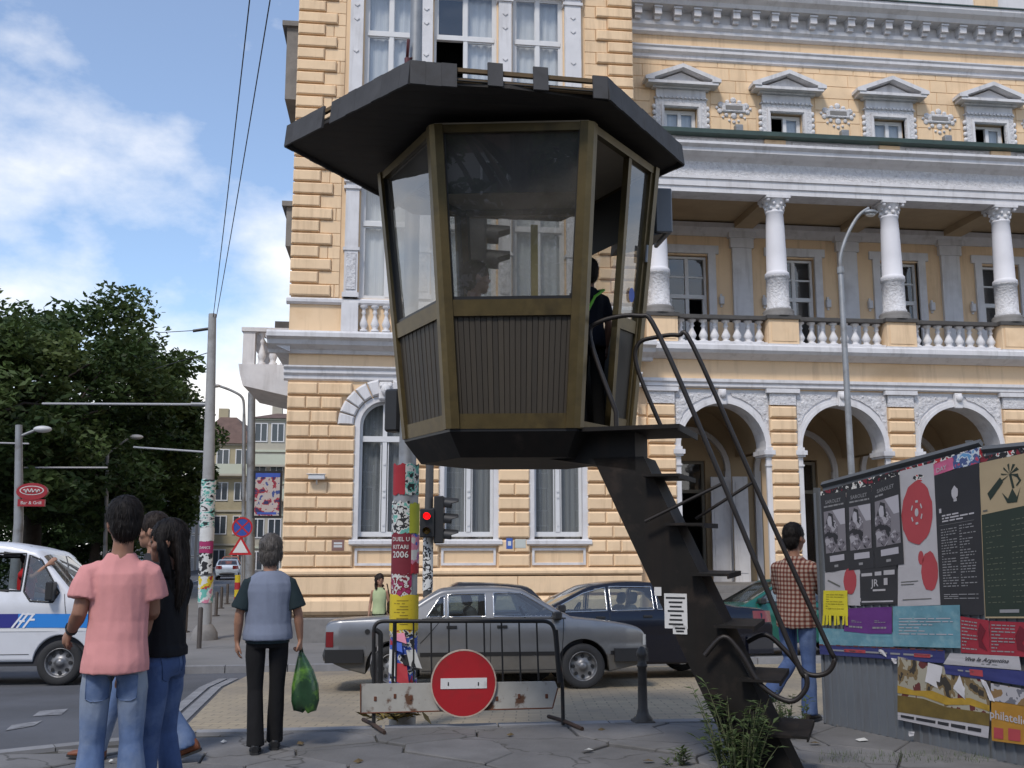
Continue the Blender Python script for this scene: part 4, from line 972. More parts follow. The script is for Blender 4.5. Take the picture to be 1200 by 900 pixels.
# landing and treads
def plate(name, c, half, l0, l1, z, th=.018, lip=.035):
    m = MB(); p, q_ = c + hd * l0, c + hd * l1
    for zz0, zz1, pp, qq in ((z - th, z, p, q_), (z - lip, z - th, q_ - hd * .012, q_)):
        m.add([pp - pn * half + Vector((0, 0, zz0)), qq - pn * half + Vector((0, 0, zz0)), qq + pn * half + Vector((0, 0, zz0)), pp + pn * half + Vector((0, 0, zz0)),
               pp - pn * half + Vector((0, 0, zz1)), qq - pn * half + Vector((0, 0, zz1)), qq + pn * half + Vector((0, 0, zz1)), pp + pn * half + Vector((0, 0, zz1))],
              [(3, 2, 1, 0), (4, 5, 6, 7), (0, 1, 5, 4), (1, 2, 6, 5), (2, 3, 7, 6), (3, 0, 4, 7)])
    return m.build(name, DKST, booth)
TH = .33
plate('landing', Vector((SA.x, SA.y, 0)), TH + .05, -.35, .66, 2.43, .03, .05)
trz = []
for k in range(1, 7):
    z = 2.43 - k * .345; f_ = (SA.z - z) / (SA.z - SB.z); c = SA.lerp(SB, f_); c.z = 0
    hi_edge = .36 + (.16 - .36) * f_
    plate('tread', c, TH, hi_edge - .05, hi_edge + .22, z); trz.append((c, hi_edge, z))
# handrails: bent tube each side, springing from the landing, hairpin at the foot
RAILM = mat('rail_steel', (.018, .014, .012), .5, .2, var=.3, vscale=9)
RAILPX = {-1: [(722, 483), (692, 398), (703, 377), (748, 370), (772, 392), (850, 572), (932, 772), (944, 790), (944, 808), (925, 822), (892, 803), (868, 765), (848, 746), (826, 768)],
          1: [(776, 503), (747, 432), (748, 403), (770, 395), (795, 393), (812, 405), (890, 580), (968, 752), (978, 772), (968, 789), (945, 789), (922, 764), (898, 744), (876, 752)]}
def onplane(px, py, off):
    d = ray(px, py); o_ = Vector((0, 0, EYE)); p0_ = Vector((SA.x, SA.y, 0)) + off
    return o_ + d * ((p0_ - o_).dot(pn) / d.dot(pn))
for s_ in (-1, 1):
    off = pn * (TH - .03) * s_
    path = smooth_path([onplane(*q_, off) for q_ in RAILPX[s_]], 5)
    path = [Vector((path[0].x, path[0].y, min(path[0].z, 2.42)))] + path
    m = MB(); m.tube(path, .018, 8); m.build('handrail', RAILM, booth)
    sp = [(756, 611), (848, 566)] if s_ < 0 else [(815, 608), (884, 564)]
    m = MB(); m.tube([onplane(*q_, off) for q_ in sp], .013, 6); m.build('strut', RAILM, booth)
# notices stuck on the beam, scuffs
def on_flank(px, py, w_, h_, name, mt, lines=0):
    # point on the flank of the beam that faces the pavement
    d = ray(px, py); o_ = Vector((0, 0, EYE)); p0_ = SA - pn * (bw + .004); k = (p0_ - o_).dot(pn) / d.dot(pn); p = o_ + d * k
    m = MB(); up = Vector((0, 0, 1))
    m.add([p - hd * w_ / 2 - up * h_ / 2, p + hd * w_ / 2 - up * h_ / 2, p + hd * w_ / 2 + up * h_ / 2, p - hd * w_ / 2 + up * h_ / 2] + [p - pn * .003 + hd * (w_ / 2) * a + up * (h_ / 2) * b_ for a, b_ in ((-1, -1), (1, -1), (1, 1), (-1, 1))], [(4, 5, 6, 7), (0, 1, 5, 4), (1, 2, 6, 5), (2, 3, 7, 6), (3, 0, 4, 7)])
    o2 = m.build(name, mt, beam)
    if lines:
        m = MB()
        for i in range(lines):
            z = h_ / 2 - (i + 1) * h_ / (lines + 1); ww = w_ * rr2.uniform(.25, .42)
            m.add([p - pn * .005 + hd * a + up * (z + b_) for a, b_ in ((-ww, -.006), (ww, -.006), (ww, .006), (-ww, .006))], [(0, 1, 2, 3)])
        m.build('print', BLK, o2, fixn=False)
PAPER = mat('paper_white', (.55, .54, .52), .8, var=.1, vscale=6)
on_flank(792, 716, .16, .24, 'notice', PAPER, 7); on_flank(797, 738, .1, .06, 'notice', PAPER, 2); on_flank(771, 693, .05, .06, 'sticker', PAPER)

# ------------------------------------------------------------------ vehicles
CGL = glass_mat('car_glass', (.60, .66, .66), 1.0, .10, painted_sheen=.04)
CHR = mat('chrome', (.5, .5, .5), .2, 1.0)
RIM = mat('steel_rim', (.20, .20, .205), .45, .7, var=.2, vscale=8, dirt=(.05, .045, .04), dscale=9)
INT = mat('car_interior', (.03, .03, .034), .9); SEAT = mat('car_seat', (.07, .075, .085), .9, var=.2)
REDL = mat('tail_lamp', (.15, .008, .010), .2, coat=.5); ORNL = mat('indicator_lamp', (.5, .16, .02), .25)
HEADL = mat('headlamp', (.55, .57, .58), .12, .3, coat=.6)
GRIME = mat('road_grime', (.10, .09, .075), .9, var=.3)
def lerp_pts(P, x):
    if x <= P[0][0]: return P[0][1]
    for (a, b_) in zip(P[:-1], P[1:]):
        if x <= b_[0]:
            t = (x - a[0]) / max(1e-9, b_[0] - a[0]); return a[1] + (b_[1] - a[1]) * t
    return P[-1][1]
def smooth_prof(P, n=5):
    q = smooth_path([Vector((p[0], 0, p[1])) for p in P], n); return [(v.x, v.z) for v in q]
def inpoly(x, z, P):
    c = False; j = len(P) - 1
    for i in range(len(P)):
        if (P[i][1] > z) != (P[j][1] > z) and x < (P[j][0] - P[i][0]) * (z - P[i][1]) / (P[j][1] - P[i][1]) + P[i][0]: c = not c
        j = i
    return c
def rimmesh(r, style):
    m = MB(); ax = Matrix.Rotation(R(90), 4, 'X')
    m.lathe([(r * .99, -.09), (r * .99, .085), (r * .93, .09), (r * .88, .05), (r * .80, .03), (r * .45, .055), (r * .28, .06), (r * .26, .075), (r * .10, .08)], 24, M=ax); return m
class Car: pass
def build_car(name, label, p, loc, rotz, group=None):
    """p: dict of side profiles (x forward, z up), half width etc."""
    t = thing(name, label, p['cat'], loc, rotz, group, local=True)
    Lr, Lf = p['x0'], p['x1']; W = p['W']; belt = p['belt']; wr = p['wr']; wx = p['wheels']; ar = p.get('ar', wr + .05)
    top = smooth_prof(p['top'], 4) if p.get('smooth', True) else p['top']
    def zu(x): return lerp_pts(top, x)
    def zl(x):
        z = lerp_pts(p['low'], x)
        for c in wx:
            d = abs(x - c)
            if d < ar: z = max(z, wr + math.sqrt(ar * ar - d * d))
        return z
    def wpl(x): return W * lerp_pts(p['plan'], x)
    tum = p['tum']
    def wz(x, z):
        w_ = wpl(x); b_ = belt
        if z > b_: w_ -= (z - b_) * tum
        else:
            k = (b_ - z); w_ += .02 * math.sin(min(1, k / .3) * math.pi) - .10 * max(0, k - .35) ** 1.0
        return max(.08, w_)
    xs = [Lr + (Lf - Lr) * i / p.get('nx', 130) for i in range(p.get('nx', 130) + 1)]
    extra = []
    for c in wx: extra += [c - ar + .001, c + ar - .001, c - ar - .001, c + ar + .001, c - ar * .98, c + ar * .98, c - ar * .94, c + ar * .94]
    xs = sorted(set([round(x, 4) for x in xs + extra if Lr <= x <= Lf]))
    NS, NT = 30, 9
    rings = []
    for x in xs:
        a, h = zl(x), zu(x); rc = p.get('rc', .09) if h > belt + .12 else .05
        zs = max(a + .02, h - rc); pts = []
        ring = []
        ring.append((x, 0, a)); ring.append((x, wz(x, a) * .8, a))
        for k in range(NS + 1): z = a + (zs - a) * k / NS; ring.append((x, wz(x, z), z))
        w_ = wz(x, zs)
        for k in range(1, NT + 1):
            an = math.pi / 2 * k / NT; e = .55
            ring.append((x, w_ * math.cos(an) ** (e if k < NT else 1), zs + (h - zs) * math.sin(an) ** e))
        rings.append(ring)
    nr = len(rings[0])
    groups = {}
    def put(g, face): groups.setdefault(g, []).append(face)
    wins = p['windows']; ws = p['wscreen']; rs = p.get('rscreen')
    for i in range(len(xs) - 1):
        xm = (xs[i] + xs[i + 1]) / 2
        for j in range(nr - 1):
            q = [rings[i][j], rings[i + 1][j], rings[i + 1][j + 1], rings[i][j + 1]]
            zm = sum(v[2] for v in q) / 4; ym = sum(v[1] for v in q) / 4
            g = 'body'
            if j >= 2 and j < 2 + NS + 2:
                for wi, P in enumerate(wins):
                    if inpoly(xm, zm, P): g = ('side', wi)
            if j >= NS + 3 and zm > belt + .02:
                if ws[0] < xm < ws[1] and ym < wz(xm, zm) * .93: g = 'ws'
                if rs and rs[0] < xm < rs[1] and ym < wz(xm, zm) * .9: g = 'rs'
            if j < 1: g = 'under'
            put((g, 1), q); put((g, -1), [(v[0], -v[1], v[2]) for v in reversed(q)])
    def mk(keys, nm, mats, parent, mi=None):
        m = MB(); idx = {}
        for k in keys:
            for f in groups.get(k, []):
                ids = []
                for v in f:
                    kk = (round(v[0], 4), round(v[1], 4), round(v[2], 4))
                    if kk not in idx: idx[kk] = len(m.v); m.v.append(v)
                    ids.append(idx[kk])
                ids = list(dict.fromkeys(ids))
                if len(ids) > 2:
                    zc = sum(v[2] for v in f) / len(f)
                    m.f.append(ids); m.m.append(mi(zc, f) if mi else 0); m.sm.append(True)
        return m.build(nm, mats, parent, fixn=False) if m.f else None
    lowz = p.get('lowz', 0)
    # end caps
    ends = []
    for ring in (rings[0], rings[-1]):
        pts = [v for v in ring] + [(v[0], -v[1], v[2]) for v in reversed(ring[1:-1])]
        put(('body', 1), pts)
    body = mk([('body', 1), ('body', -1)], 'body', p['paint'], t, (lambda z, f: 1 if z < lowz else 0) if lowz else None)
    mk([('under', 1), ('under', -1)], 'underbody', BLK, t)
    mk([('ws', 1), ('ws', -1)], 'windscreen', CGL, t)
    if rs: mk([('rs', 1), ('rs', -1)], 'rear_window', CGL, t)
    for wi in range(len(wins)):
        for s_ in (1, -1):
            wo = mk([(('side', wi), s_)], 'side_window', CGL, t)
            if wo is None: continue
            P = wins[wi]; loop = []
            for a, b_ in zip(P, P[1:] + P[:1]):
                for k in range(6): x, z = a[0] + (b_[0] - a[0]) * k / 6, a[1] + (b_[1] - a[1]) * k / 6; loop.append((x, s_ * (wz(x, z) + .003), z))
            m = MB(); m.tube(loop + loop[:2], p.get('trim_r', .013), 5); m.build('window_trim', p.get('trim', BLK), wo)
    def surf(x, z, s_, o=.004): return Vector((x, s_ * (wz(x, z) + o), z))
    def stripe(path, wd, mt, nm, parent, s_, o=.004, n=10):
        m = MB(); q = []
        for a, b_ in zip(path[:-1], path[1:]):
            for k in range(n): q.append((a[0] + (b_[0] - a[0]) * k / n, a[1] + (b_[1] - a[1]) * k / n))
        q.append(path[-1]); A = []; B = []
        for i, (x, z) in enumerate(q):
            tx = Vector((q[min(i + 1, len(q) - 1)][0] - q[max(0, i - 1)][0], q[min(i + 1, len(q) - 1)][1] - q[max(0, i - 1)][1])).normalized() * wd / 2
            A.append(surf(x - tx.y, z + tx.x, s_, o)); B.append(surf(x + tx.y, z - tx.x, s_, o))
        m.rings([A, B], 0, True, False, False); return m.build(nm, mt, parent, fixn=False)
    SEAM = BLK
    for s_ in (1, -1):
        for path in p.get('seams', []): stripe(path, .009, SEAM, 'door_seam', body, s_)
        for path, wd, mt in p.get('stripes', []): stripe(path, wd, mt, 'side_stripe', body, s_, .006)
        for (x, z) in p.get('handles', []):
            m = MB(); c = surf(x, z, s_, .008); m.rbox(x - .07, x + .07, c.y - .012, c.y + .012, z - .02, z + .02, .006); m.build('door_handle', BLK, body)
        if p.get('mirror'):
            x, z = p['mirror'][:2]; c = surf(x, z, s_, 0); hh = p.get('mh', .055); m = MB(); m.rbox(x - .05, x + .06, min(c.y - s_ * .02, c.y + s_ * .19), max(c.y - s_ * .02, c.y + s_ * .19), z - hh, z + hh, .02); m.build('wing_mirror', p.get('mirmat', BLK), t)
        for (x, z, w2, h2, mt, nm) in p.get('lamps', []):
            m = MB(); xa, xb = (x - w2, x) if x > 0 else (x, x + w2)
            A = [surf(min(max(xx, Lr + .01), Lf - .01), z - h2, s_, .008) for xx in (xa, (xa + xb) / 2, xb)]; B = [surf(min(max(xx, Lr + .01), Lf - .01), z + h2, s_, .008) for xx in (xa, (xa + xb) / 2, xb)]
            ex = Lf + .008 if x > 0 else Lr - .008
            i0 = Vector((ex, s_ * W * .45, z - h2)); i1 = Vector((ex, s_ * W * .45, z + h2))
            if x > 0: A.append(i0); B.append(i1)
            else: A.insert(0, i0); B.insert(0, i1)
            m.rings([A, B], 0, True, False, False); m.build(nm, mt, t, fixn=False)
    for (xc, z0, z1, dx) in p.get('bumpers', []):
        m = MB(); s_ = 1 if xc > 0 else -1; n = 14; rg = []
        for k in range(n + 1):
            u = -1 + 2 * k / n; yb = u * W * 1.0; xb = xc - s_ * (abs(u) ** 4) * .10
            rg.append([(xb + s_ * .06, yb, z0 + .02), (xb + s_ * .075, yb, (z0 + z1) / 2), (xb + s_ * .05, yb, z1), (xb - s_ * .1, yb, z1), (xb - s_ * .1, yb, z0)])
        for sd_ in (-1, 1):
            side = [(xc + s_ * .0, sd_ * (W + .015)), (xc - s_ * dx, sd_ * (W + .02))]
            m.hull([(a, b_ - sd_ * q, z) for a, b_ in side for q in (0, .06) for z in (z0, z1)] )
        m.rings(rg, 0, True, True); m.build('bumper', p.get('bumpmat', BLK), t)
    # wheels
    ax = Matrix.Rotation(R(90), 4, 'X')
    tp = MB(); tp.lathe([(wr * .64, -.085), (wr * .7, -.095), (wr * .9, -.1), (wr * .985, -.08), (wr, -.03), (wr, .03), (wr * .985, .08), (wr * .9, .1), (wr * .7, .095), (wr * .64, .085)], 36, M=ax, cap=False)
    for c in wx:
        for s_ in (1, -1):
            O = Vector((c, s_ * (W - .11), wr))
            m = MB(); m.v = [tuple(Vector(v) + O) for v in tp.v]; m.f = tp.f; m.m = tp.m; m.sm = tp.sm; wo = m.build('wheel', RUB, t)
            r = wr * .66; m = MB(); M_ = Matrix.Translation(O) @ Matrix.Rotation(R(-90 * s_), 4, 'X')
            m.lathe([(r, -.09), (r, .085), (r * .94, .09), (r * .90, .05), (r * .78, .02), (r * .45, .05), (r * .28, .055), (r * .26, .075), (r * .08, .08)], 28, M=M_); ro = m.build('rim', p.get('rim', RIM), wo)
            hm = MB(); nh = p.get('nholes', 8)
            for k in range(nh):
                an = 2 * math.pi * k / nh; rr_ = r * .66; hm.lathe([(r * .13, .030), (r * .13, .045)], 8, (rr_ * math.cos(an), rr_ * math.sin(an), 0), M=M_)
            hm.build('vent_holes', BLK, wo, kind='stuff')
    # cabin: dark tub, seats, steering wheel
    cx0, cx1 = p['cabin']; m = MB(); m.bb(cx0, cx1, -W + .12, W - .12, .28, .34); m.bb(cx0 - .05, cx0, -W + .12, W - .12, .28, belt - .05); m.bb(cx1, cx1 + .3, -W + .12, W - .12, .28, belt - .03)
    for s_ in (-1, 1): m.bb(cx0, cx1, s_ * (W - .10) - .01, s_ * (W - .10) + .01, .28, belt - .06)
    m.build('cabin_lining', INT, t)
    for (x, ys_) in p['seats']:
        for y in ys_:
            m = MB(); hw = .24 if len(ys_) > 1 else W - .25
            m.rbox(x - .25, x + .27, y - hw, y + hw, .42, .58, .05); M_ = Matrix.Translation((x - .25, y, .55)) @ Matrix.Rotation(R(-14), 4, 'Y')
            m.rbox(-.07, .07, -hw, hw, 0, .56, .05, M=M_); m.rbox(-.05, .05, -min(hw, .14), min(hw, .14), .57, .76, .04, M=M_) if len(ys_) > 1 else None
            m.build('seat', SEAT, t)
    sx, sy = p['steer']; M_ = Matrix.Translation((sx, sy, belt + .02)) @ Matrix.Rotation(R(65), 4, 'Y')
    m = MB(); m.tube([(M_ @ Vector((.18 * math.cos(a * math.pi / 10), .18 * math.sin(a * math.pi / 10), 0))) for a in range(21)], .014, 6); m.tube([M_ @ Vector((-.18, 0, 0)), M_ @ Vector((.18, 0, 0))], .012, 5); m.build('steering_wheel', BLK, t)
    c = Car(); c.t = t; c.body = body; c.surf = surf; c.stripe = stripe; c.wz = wz; c.zu = zu; return c
def paint(name, col, dirt=None, metal=.4, rough=.34):
    return mat(name, col, rough, metal, var=.05, vscale=2, coat=.35, dirt=dirt, dscale=2.5, dlo=.5, dhi=.9)
SILV = paint('silver_paint', (.205, .21, .22), (.15, .15, .152), .6, .33); SILVL = mat('silver_paint_dirty', (.095, .088, .078), .75, .1, var=.25, vscale=4, dirt=(.10, .09, .075), dscale=6)
# --- old silver saloon
saloon = dict(cat='car', x0=-2.18, x1=2.18, W=.83, belt=.90, tum=.36, wr=.30, wheels=[-1.28, 1.28], ar=.36, lowz=.46,
    top=[(-2.18, .80), (-2.12, .93), (-1.6, .97), (-1.28, .985), (-1.22, 1.0), (-.72, 1.31), (-.5, 1.365), (.1, 1.38), (.42, 1.35), (.55, 1.30), (1.12, .975), (1.2, .955), (1.6, .91), (2.0, .84), (2.14, .76), (2.18, .66)],
    low=[(-2.18, .42), (-1.9, .30), (-1.6, .22), (1.6, .22), (1.9, .28), (2.18, .34)], plan=[(-2.18, .90), (-2.0, .965), (-1.5, 1), (1.4, 1), (1.9, .96), (2.1, .9), (2.18, .84)],
    windows=[[(-.84, .96), (-.60, .96), (-.60, 1.24), (-.66, 1.22)], [(-.55, .96), (-.04, .96), (-.04, 1.27), (-.55, 1.26)], [(.07, .96), (.98, .96), (.46, 1.27), (.07, 1.275)]],
    wscreen=(.50, 1.13), rscreen=(-1.2, -.70), paint=[SILV, SILVL], cabin=(-1.0, 1.0), seats=[(.15, (-.36, .36)), (-.6, (0,))], steer=(.62, .36), rc=.08,
    seams=[[(.02, .95), (.02, .26)], [(1.02, .93), (1.0, .6), (.98, .26)], [(-.62, .95), (-.82, .72), (-.92, .62)], [(-.9, .262), (.98, .262)]],
    stripes=[([(-2.12, .475), (-1.66, .475)], .05, BLK), ([(-.92, .475), (.92, .475)], .05, BLK), ([(1.66, .475), (2.1, .475)], .05, BLK), ([(-.9, .935), (1.05, .935)], .02, BLK)],
    handles=[(-.5, .83), (.18, .83)], mirror=(.92, .97), lamps=[(-2.17, .68, .10, .10, REDL, 'tail_lamp'), (2.17, .64, .05, .07, HEADL, 'headlamp')],
    bumpers=[(-2.17, .38, .55, .50), (2.17, .36, .53, .46)], nholes=8, trim=CHR, trim_r=.010)
def place_px(pxl, pxr, pyl, pyr, L_):    # ground points below the two wheels nearest the pavement
    a, b_ = ong(pxl, pyl), ong(pxr, pyr); return a, b_
a, b_ = ong(455, 806), ong(702, 812)
ang = math.atan2(b_.y - a.y, b_.x - a.x); mid = (a + b_) / 2; off = Vector((-math.sin(ang), math.cos(ang), 0)) * .72
print('SALOON wheelbase', (b_ - a).length, mid, math.degrees(ang))
ang = R(-1.5); cpos = Vector((mid.x, mid.y + .72, 0)); cpos.z = gz(cpos.y) - .0
tiltx = math.atan(-.062)
sal = build_car('parked_saloon', 'old silver four-door saloon with dull bumpers parked behind the barrier', saloon, cpos, ang, None)
sal.t.rotation_euler = (tiltx, 0, ang)
m = MB(); q = sal.surf(-1.62, .78, -1, .004); m.lathe([(.035, 0), (.035, .006)], 12, M=Matrix.Translation(q) @ Matrix.Rotation(R(90), 4, 'X')); m.build('fuel_cap', BLK, sal.body)
# --- dark blue saloon behind, facing the other way
NAVY = paint('navy_paint', (.003, .0045, .013), None, .3, .22)
blue = dict(saloon); blue.update(x0=-2.35, x1=2.35, W=.89, belt=.95, wr=.32, wheels=[-1.36, 1.40], ar=.37, lowz=0, tum=.42, paint=NAVY, rim=CHR, trim=CHR, nholes=10,
    top=[(-2.35, .80), (-2.30, .95), (-2.2, 1.03), (-1.75, 1.08), (-1.25, 1.24), (-.7, 1.42), (-.1, 1.47), (.35, 1.43), (.6, 1.36), (1.35, 1.0), (1.45, .97), (2.0, .86), (2.28, .72), (2.35, .55)],
    windows=[[(-1.02, 1.03), (-.52, 1.02), (-.52, 1.34), (-.72, 1.30)], [(-.46, 1.02), (.2, 1.01), (.2, 1.37), (-.46, 1.36)], [(.27, 1.01), (1.2, .99), (.62, 1.27), (.27, 1.36)]],
    wscreen=(.55, 1.38), rscreen=(-1.7, -.72), cabin=(-1.1, 1.1), seams=[[(.235, .98), (.235, .26)], [(1.12, .96), (1.08, .26)], [(-.95, .98), (-1.02, .7)]], stripes=[],
    handles=[(-.35, .92), (.38, .91)], mirror=(.98, 1.05), lamps=[(-2.33, .90, .30, .085, REDL, 'tail_lamp'), (2.33, .68, .35, .08, HEADL, 'headlamp')], bumpers=[(-2.31, .35, .6, .4), (2.3, .3, .52, .4)], bumpmat=NAVY, steer=(.66, .36))
gb = ong(788, 783); pos = Vector((atY(727, 700, 15.3).x, 15.9, gz(15.9)))
blu = build_car('parked_saloon', 'dark blue saloon with chrome window trim parked behind the silver car', blue, pos, R(181)); blu.t.rotation_euler = (-tiltx, 0, R(181))
# --- small dark city car and green hatchback further along
BLKP = paint('black_paint', (.012, .012, .015), None, .2, .25)
mini = dict(saloon); mini.update(x0=-1.35, x1=1.35, W=.78, belt=.92, wr=.28, wheels=[-.9, .92], ar=.33, lowz=0, paint=BLKP, trim=BLK,
    top=[(-1.35, .75), (-1.31, 1.0), (-1.1, 1.28), (-.85, 1.42), (0, 1.47), (.25, 1.42), (.8, 1.05), (.9, .98), (1.2, .85), (1.35, .6)], low=[(-1.35, .35), (-1.1, .24), (1.1, .24), (1.35, .3)], plan=[(-1.35, .92), (-1.1, 1), (1, 1), (1.25, .93), (1.35, .86)],
    windows=[[(-.95, 1.0), (-.35, .98), (-.35, 1.34), (-.8, 1.32)], [(-.28, .98), (.62, .97), (.2, 1.33), (-.28, 1.35)]], wscreen=(.24, .82), rscreen=(-1.28, -.98), cabin=(-.8, .6), seats=[(.0, (-.34, .34))], steer=(.35, .34),
    seams=[[(-.31, .96), (-.31, .28)]], stripes=[], handles=[(-.2, .85)], mirror=(.55, 1.0), lamps=[(-1.33, .95, .1, .12, REDL, 'tail_lamp')], bumpers=[(-1.31, .32, .55, .3), (1.3, .3, .5, .3)])
xr = atY(637, 705, 17.2); mn = build_car('city_car', 'short black city car half hidden behind the roof of the silver saloon', mini, Vector((xr.x - 1.38, 16.6, gz(16.6))), R(180)); mn.t.rotation_euler = (-tiltx, 0, R(180))
GRNP = paint('green_paint', (.01, .11, .085), None, .3, .25)
hatch = dict(saloon); hatch.update(x0=-1.95, x1=1.95, W=.82, belt=.92, paint=GRNP, trim=BLK, lowz=0, wheels=[-1.2, 1.22],
    top=[(-1.95, .75), (-1.9, .98), (-1.65, 1.22), (-1.3, 1.40), (-.4, 1.45), (.15, 1.42), (.35, 1.36), (1.0, 1.0), (1.1, .96), (1.6, .86), (1.9, .7), (1.95, .6)], low=[(-1.95, .35), (-1.6, .24), (1.6, .24), (1.95, .3)], plan=[(-1.95, .92), (-1.7, 1), (1.5, 1), (1.8, .94), (1.95, .86)],
    windows=[[(-1.2, 1.0), (-.5, .98), (-.5, 1.34), (-1.0, 1.32)], [(-.42, .98), (.85, .97), (.3, 1.33), (-.42, 1.35)]], wscreen=(.34, 1.02), rscreen=(-1.85, -1.35), seams=[[(-.45, .96), (-.45, .28)], [(.85, .95), (.82, .28)]], stripes=[], handles=[(-.32, .86)], mirror=(.75, 1.0),
    lamps=[(-1.93, .9, .1, .12, REDL, 'tail_lamp'), (1.93, .68, .3, .08, HEADL, 'headlamp')], bumpers=[(-1.9, .35, .55, .35), (1.9, .32, .52, .35)])
gx = atY(822, 740, 18.0); gr = build_car('parked_hatchback', 'teal green hatchback parked in front of the palace arcade', hatch, Vector((gx.x + 1.95, 18.95, gz(18.95) + .12)), R(181)); gr.t.rotation_euler = (-tiltx, 0, R(181))
# --- white van with a blue band
VANW = mat('van_white', (.62, .63, .66), .35, 0, var=.04, coat=.3, dirt=(.48, .48, .48), dscale=2, dlo=.55, dhi=.9)
BLUED = mat('band_navy', (.03, .035, .22), .4); BLUEL = mat('band_sky_blue', (.03, .22, .62), .4)
SH = -.17
van = dict(cat='van', x0=-2.6, x1=2.42, W=.98, belt=1.3, tum=.20, wr=.325, wheels=[-1.6, 1.45], ar=.40, nx=150,
    top=[(-2.6, 1.9), (-2.5, 2.08), (-1, 2.14), (.4 + SH, 2.13), (.8 + SH, 2.09), (1.05 + SH, 2.03), (1.2 + SH, 1.95), (1.82 + SH, 1.29), (1.94 + SH, 1.2), (2.25, 1.03), (2.38, .85), (2.42, .65)], low=[(-2.6, .36), (2.0, .34), (2.42, .32)],
    plan=[(-2.6, .97), (-2.4, 1), (1.5, 1), (2.0, .95), (2.3, .88), (2.42, .82)], windows=[[(x + SH, z) for x, z in q] for q in ([(-.3, 1.40), (.98, 1.37), (.98, 1.92), (-.2, 1.94)], [(1.03, 1.36), (1.14, 1.22), (1.46, 1.20), (1.54, 1.34), (1.22, 1.82), (1.03, 1.90)])],
    wscreen=(1.22 + SH, 1.83 + SH), paint=VANW, cabin=(-1.0, 1.5), seats=[(.3, (-.45, .45))], steer=(1.0, .45), rc=.16, trim=BLK, trim_r=.014,
    seams=[[(1.62 + SH, 1.32), (1.5, 1.0), (1.5, .80)], [(-.5, 1.98), (-.5, .45)], [(-.5, .45), (1.0, .45)]], stripes=[], handles=[(-.35, 1.15)], mirror=(1.44 + SH, 1.36), mh=.14, mirmat=BLK,
    lamps=[(2.40, .85, .3, .11, HEADL, 'headlamp')], bumpers=[(2.36, .36, .62, .4), (-2.56, .4, .6, .2)], nholes=8)
gv = ong(71, 803); vpos = Vector((gv.x - 1.45, gv.y + .88, 0)); vpos.z = gz(vpos.y)
vn = build_car('delivery_van', 'white van with navy and sky blue side band and red-shirted driver', van, vpos, R(0)); vn.t.rotation_euler = (tiltx, 0, R(-1.0))
for s_ in (-1, 1):
    vn.stripe([(-2.4, .935), (.82, .935)], .20, BLUED, 'navy_band', vn.body, s_, .007); vn.stripe([(1.0, .935), (2.2, .92)], .20, BLUEL, 'sky_blue_band', vn.body, s_, .007)
    vn.stripe([(.82, .935), (1.0, .935)], .20, BLUEL, 'sky_blue_band', vn.body, s_, .006)
    vn.stripe([(-2.4, .81), (2.1, .80)], .045, mat('band_white', (.7, .7, .7), .4), 'white_band', vn.body, s_, .007)
    LOGO = mat('logo_white', (.75, .75, .78), .4)
    for (x0, z0, x1, z1) in [(.26, .83, .42, 1.05), (.33, .83, .49, 1.05), (.36, .93, .44, .93), (.42, .83, .56, 1.03), (.42, 1.03, .58, 1.03), (.50, .95, .58, .95)]:
        vn.stripe([(x0 + .48, z0), (x1 + .48, z1)], .028, LOGO, 'logo_stroke', vn.body, s_, .012, 3)

# ------------------------------------------------------------------ trees
BARK = mat('bark', (.045, .036, .028), .95, var=.3, vscale=6, bump=.6, bscale=20)
def leaf_mat(name, col, tr=.25):
    m = mat(name, col, .6, var=.42, vscale=1.1, spec=.3); t, b = nodes_of(m)
    o = [n for n in t.nodes if n.type == 'OUTPUT_MATERIAL'][0]; tl = t.nodes.new('ShaderNodeBsdfTranslucent'); mx = t.nodes.new('ShaderNodeMixShader'); mx.inputs[0].default_value = tr
    src = b.inputs['Base Color'].links[0].from_socket; t.links.new(src, tl.inputs[0]); t.links.new(b.outputs[0], mx.inputs[1]); t.links.new(tl.outputs[0], mx.inputs[2]); t.links.new(mx.outputs[0], o.inputs[0]); return m
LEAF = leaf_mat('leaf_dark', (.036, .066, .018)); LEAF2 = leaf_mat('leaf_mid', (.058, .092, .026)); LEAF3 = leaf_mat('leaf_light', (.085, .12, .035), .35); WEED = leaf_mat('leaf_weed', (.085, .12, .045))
def leaves(m, c, rad, n, size, rg, flat=1.0, mi=0):
    for i in range(n):
        while True:
            p = Vector((rg.uniform(-1, 1), rg.uniform(-1, 1), rg.uniform(-1, 1)))
            if p.length < 1: break
        p = c + Vector((p.x * rad, p.y * rad, p.z * rad * flat))
        a = rg.uniform(0, 6.283); t = rg.uniform(-.9, .9); u = Vector((math.cos(a), math.sin(a), t)).normalized(); v = u.cross(Vector((rg.uniform(-1, 1), rg.uniform(-1, 1), rg.uniform(-.2, 1)))).normalized()
        s_ = size * rg.uniform(.6, 1.3)
        k = len(m.v); m.v += [tuple(p - u * s_), tuple(p + v * s_ * .42 - u * s_ * .1), tuple(p + u * s_), tuple(p - v * s_ * .42 - u * s_ * .1)]
        m.f.append([k, k + 1, k + 2, k + 3]); m.m.append(mi); m.sm.append(False)
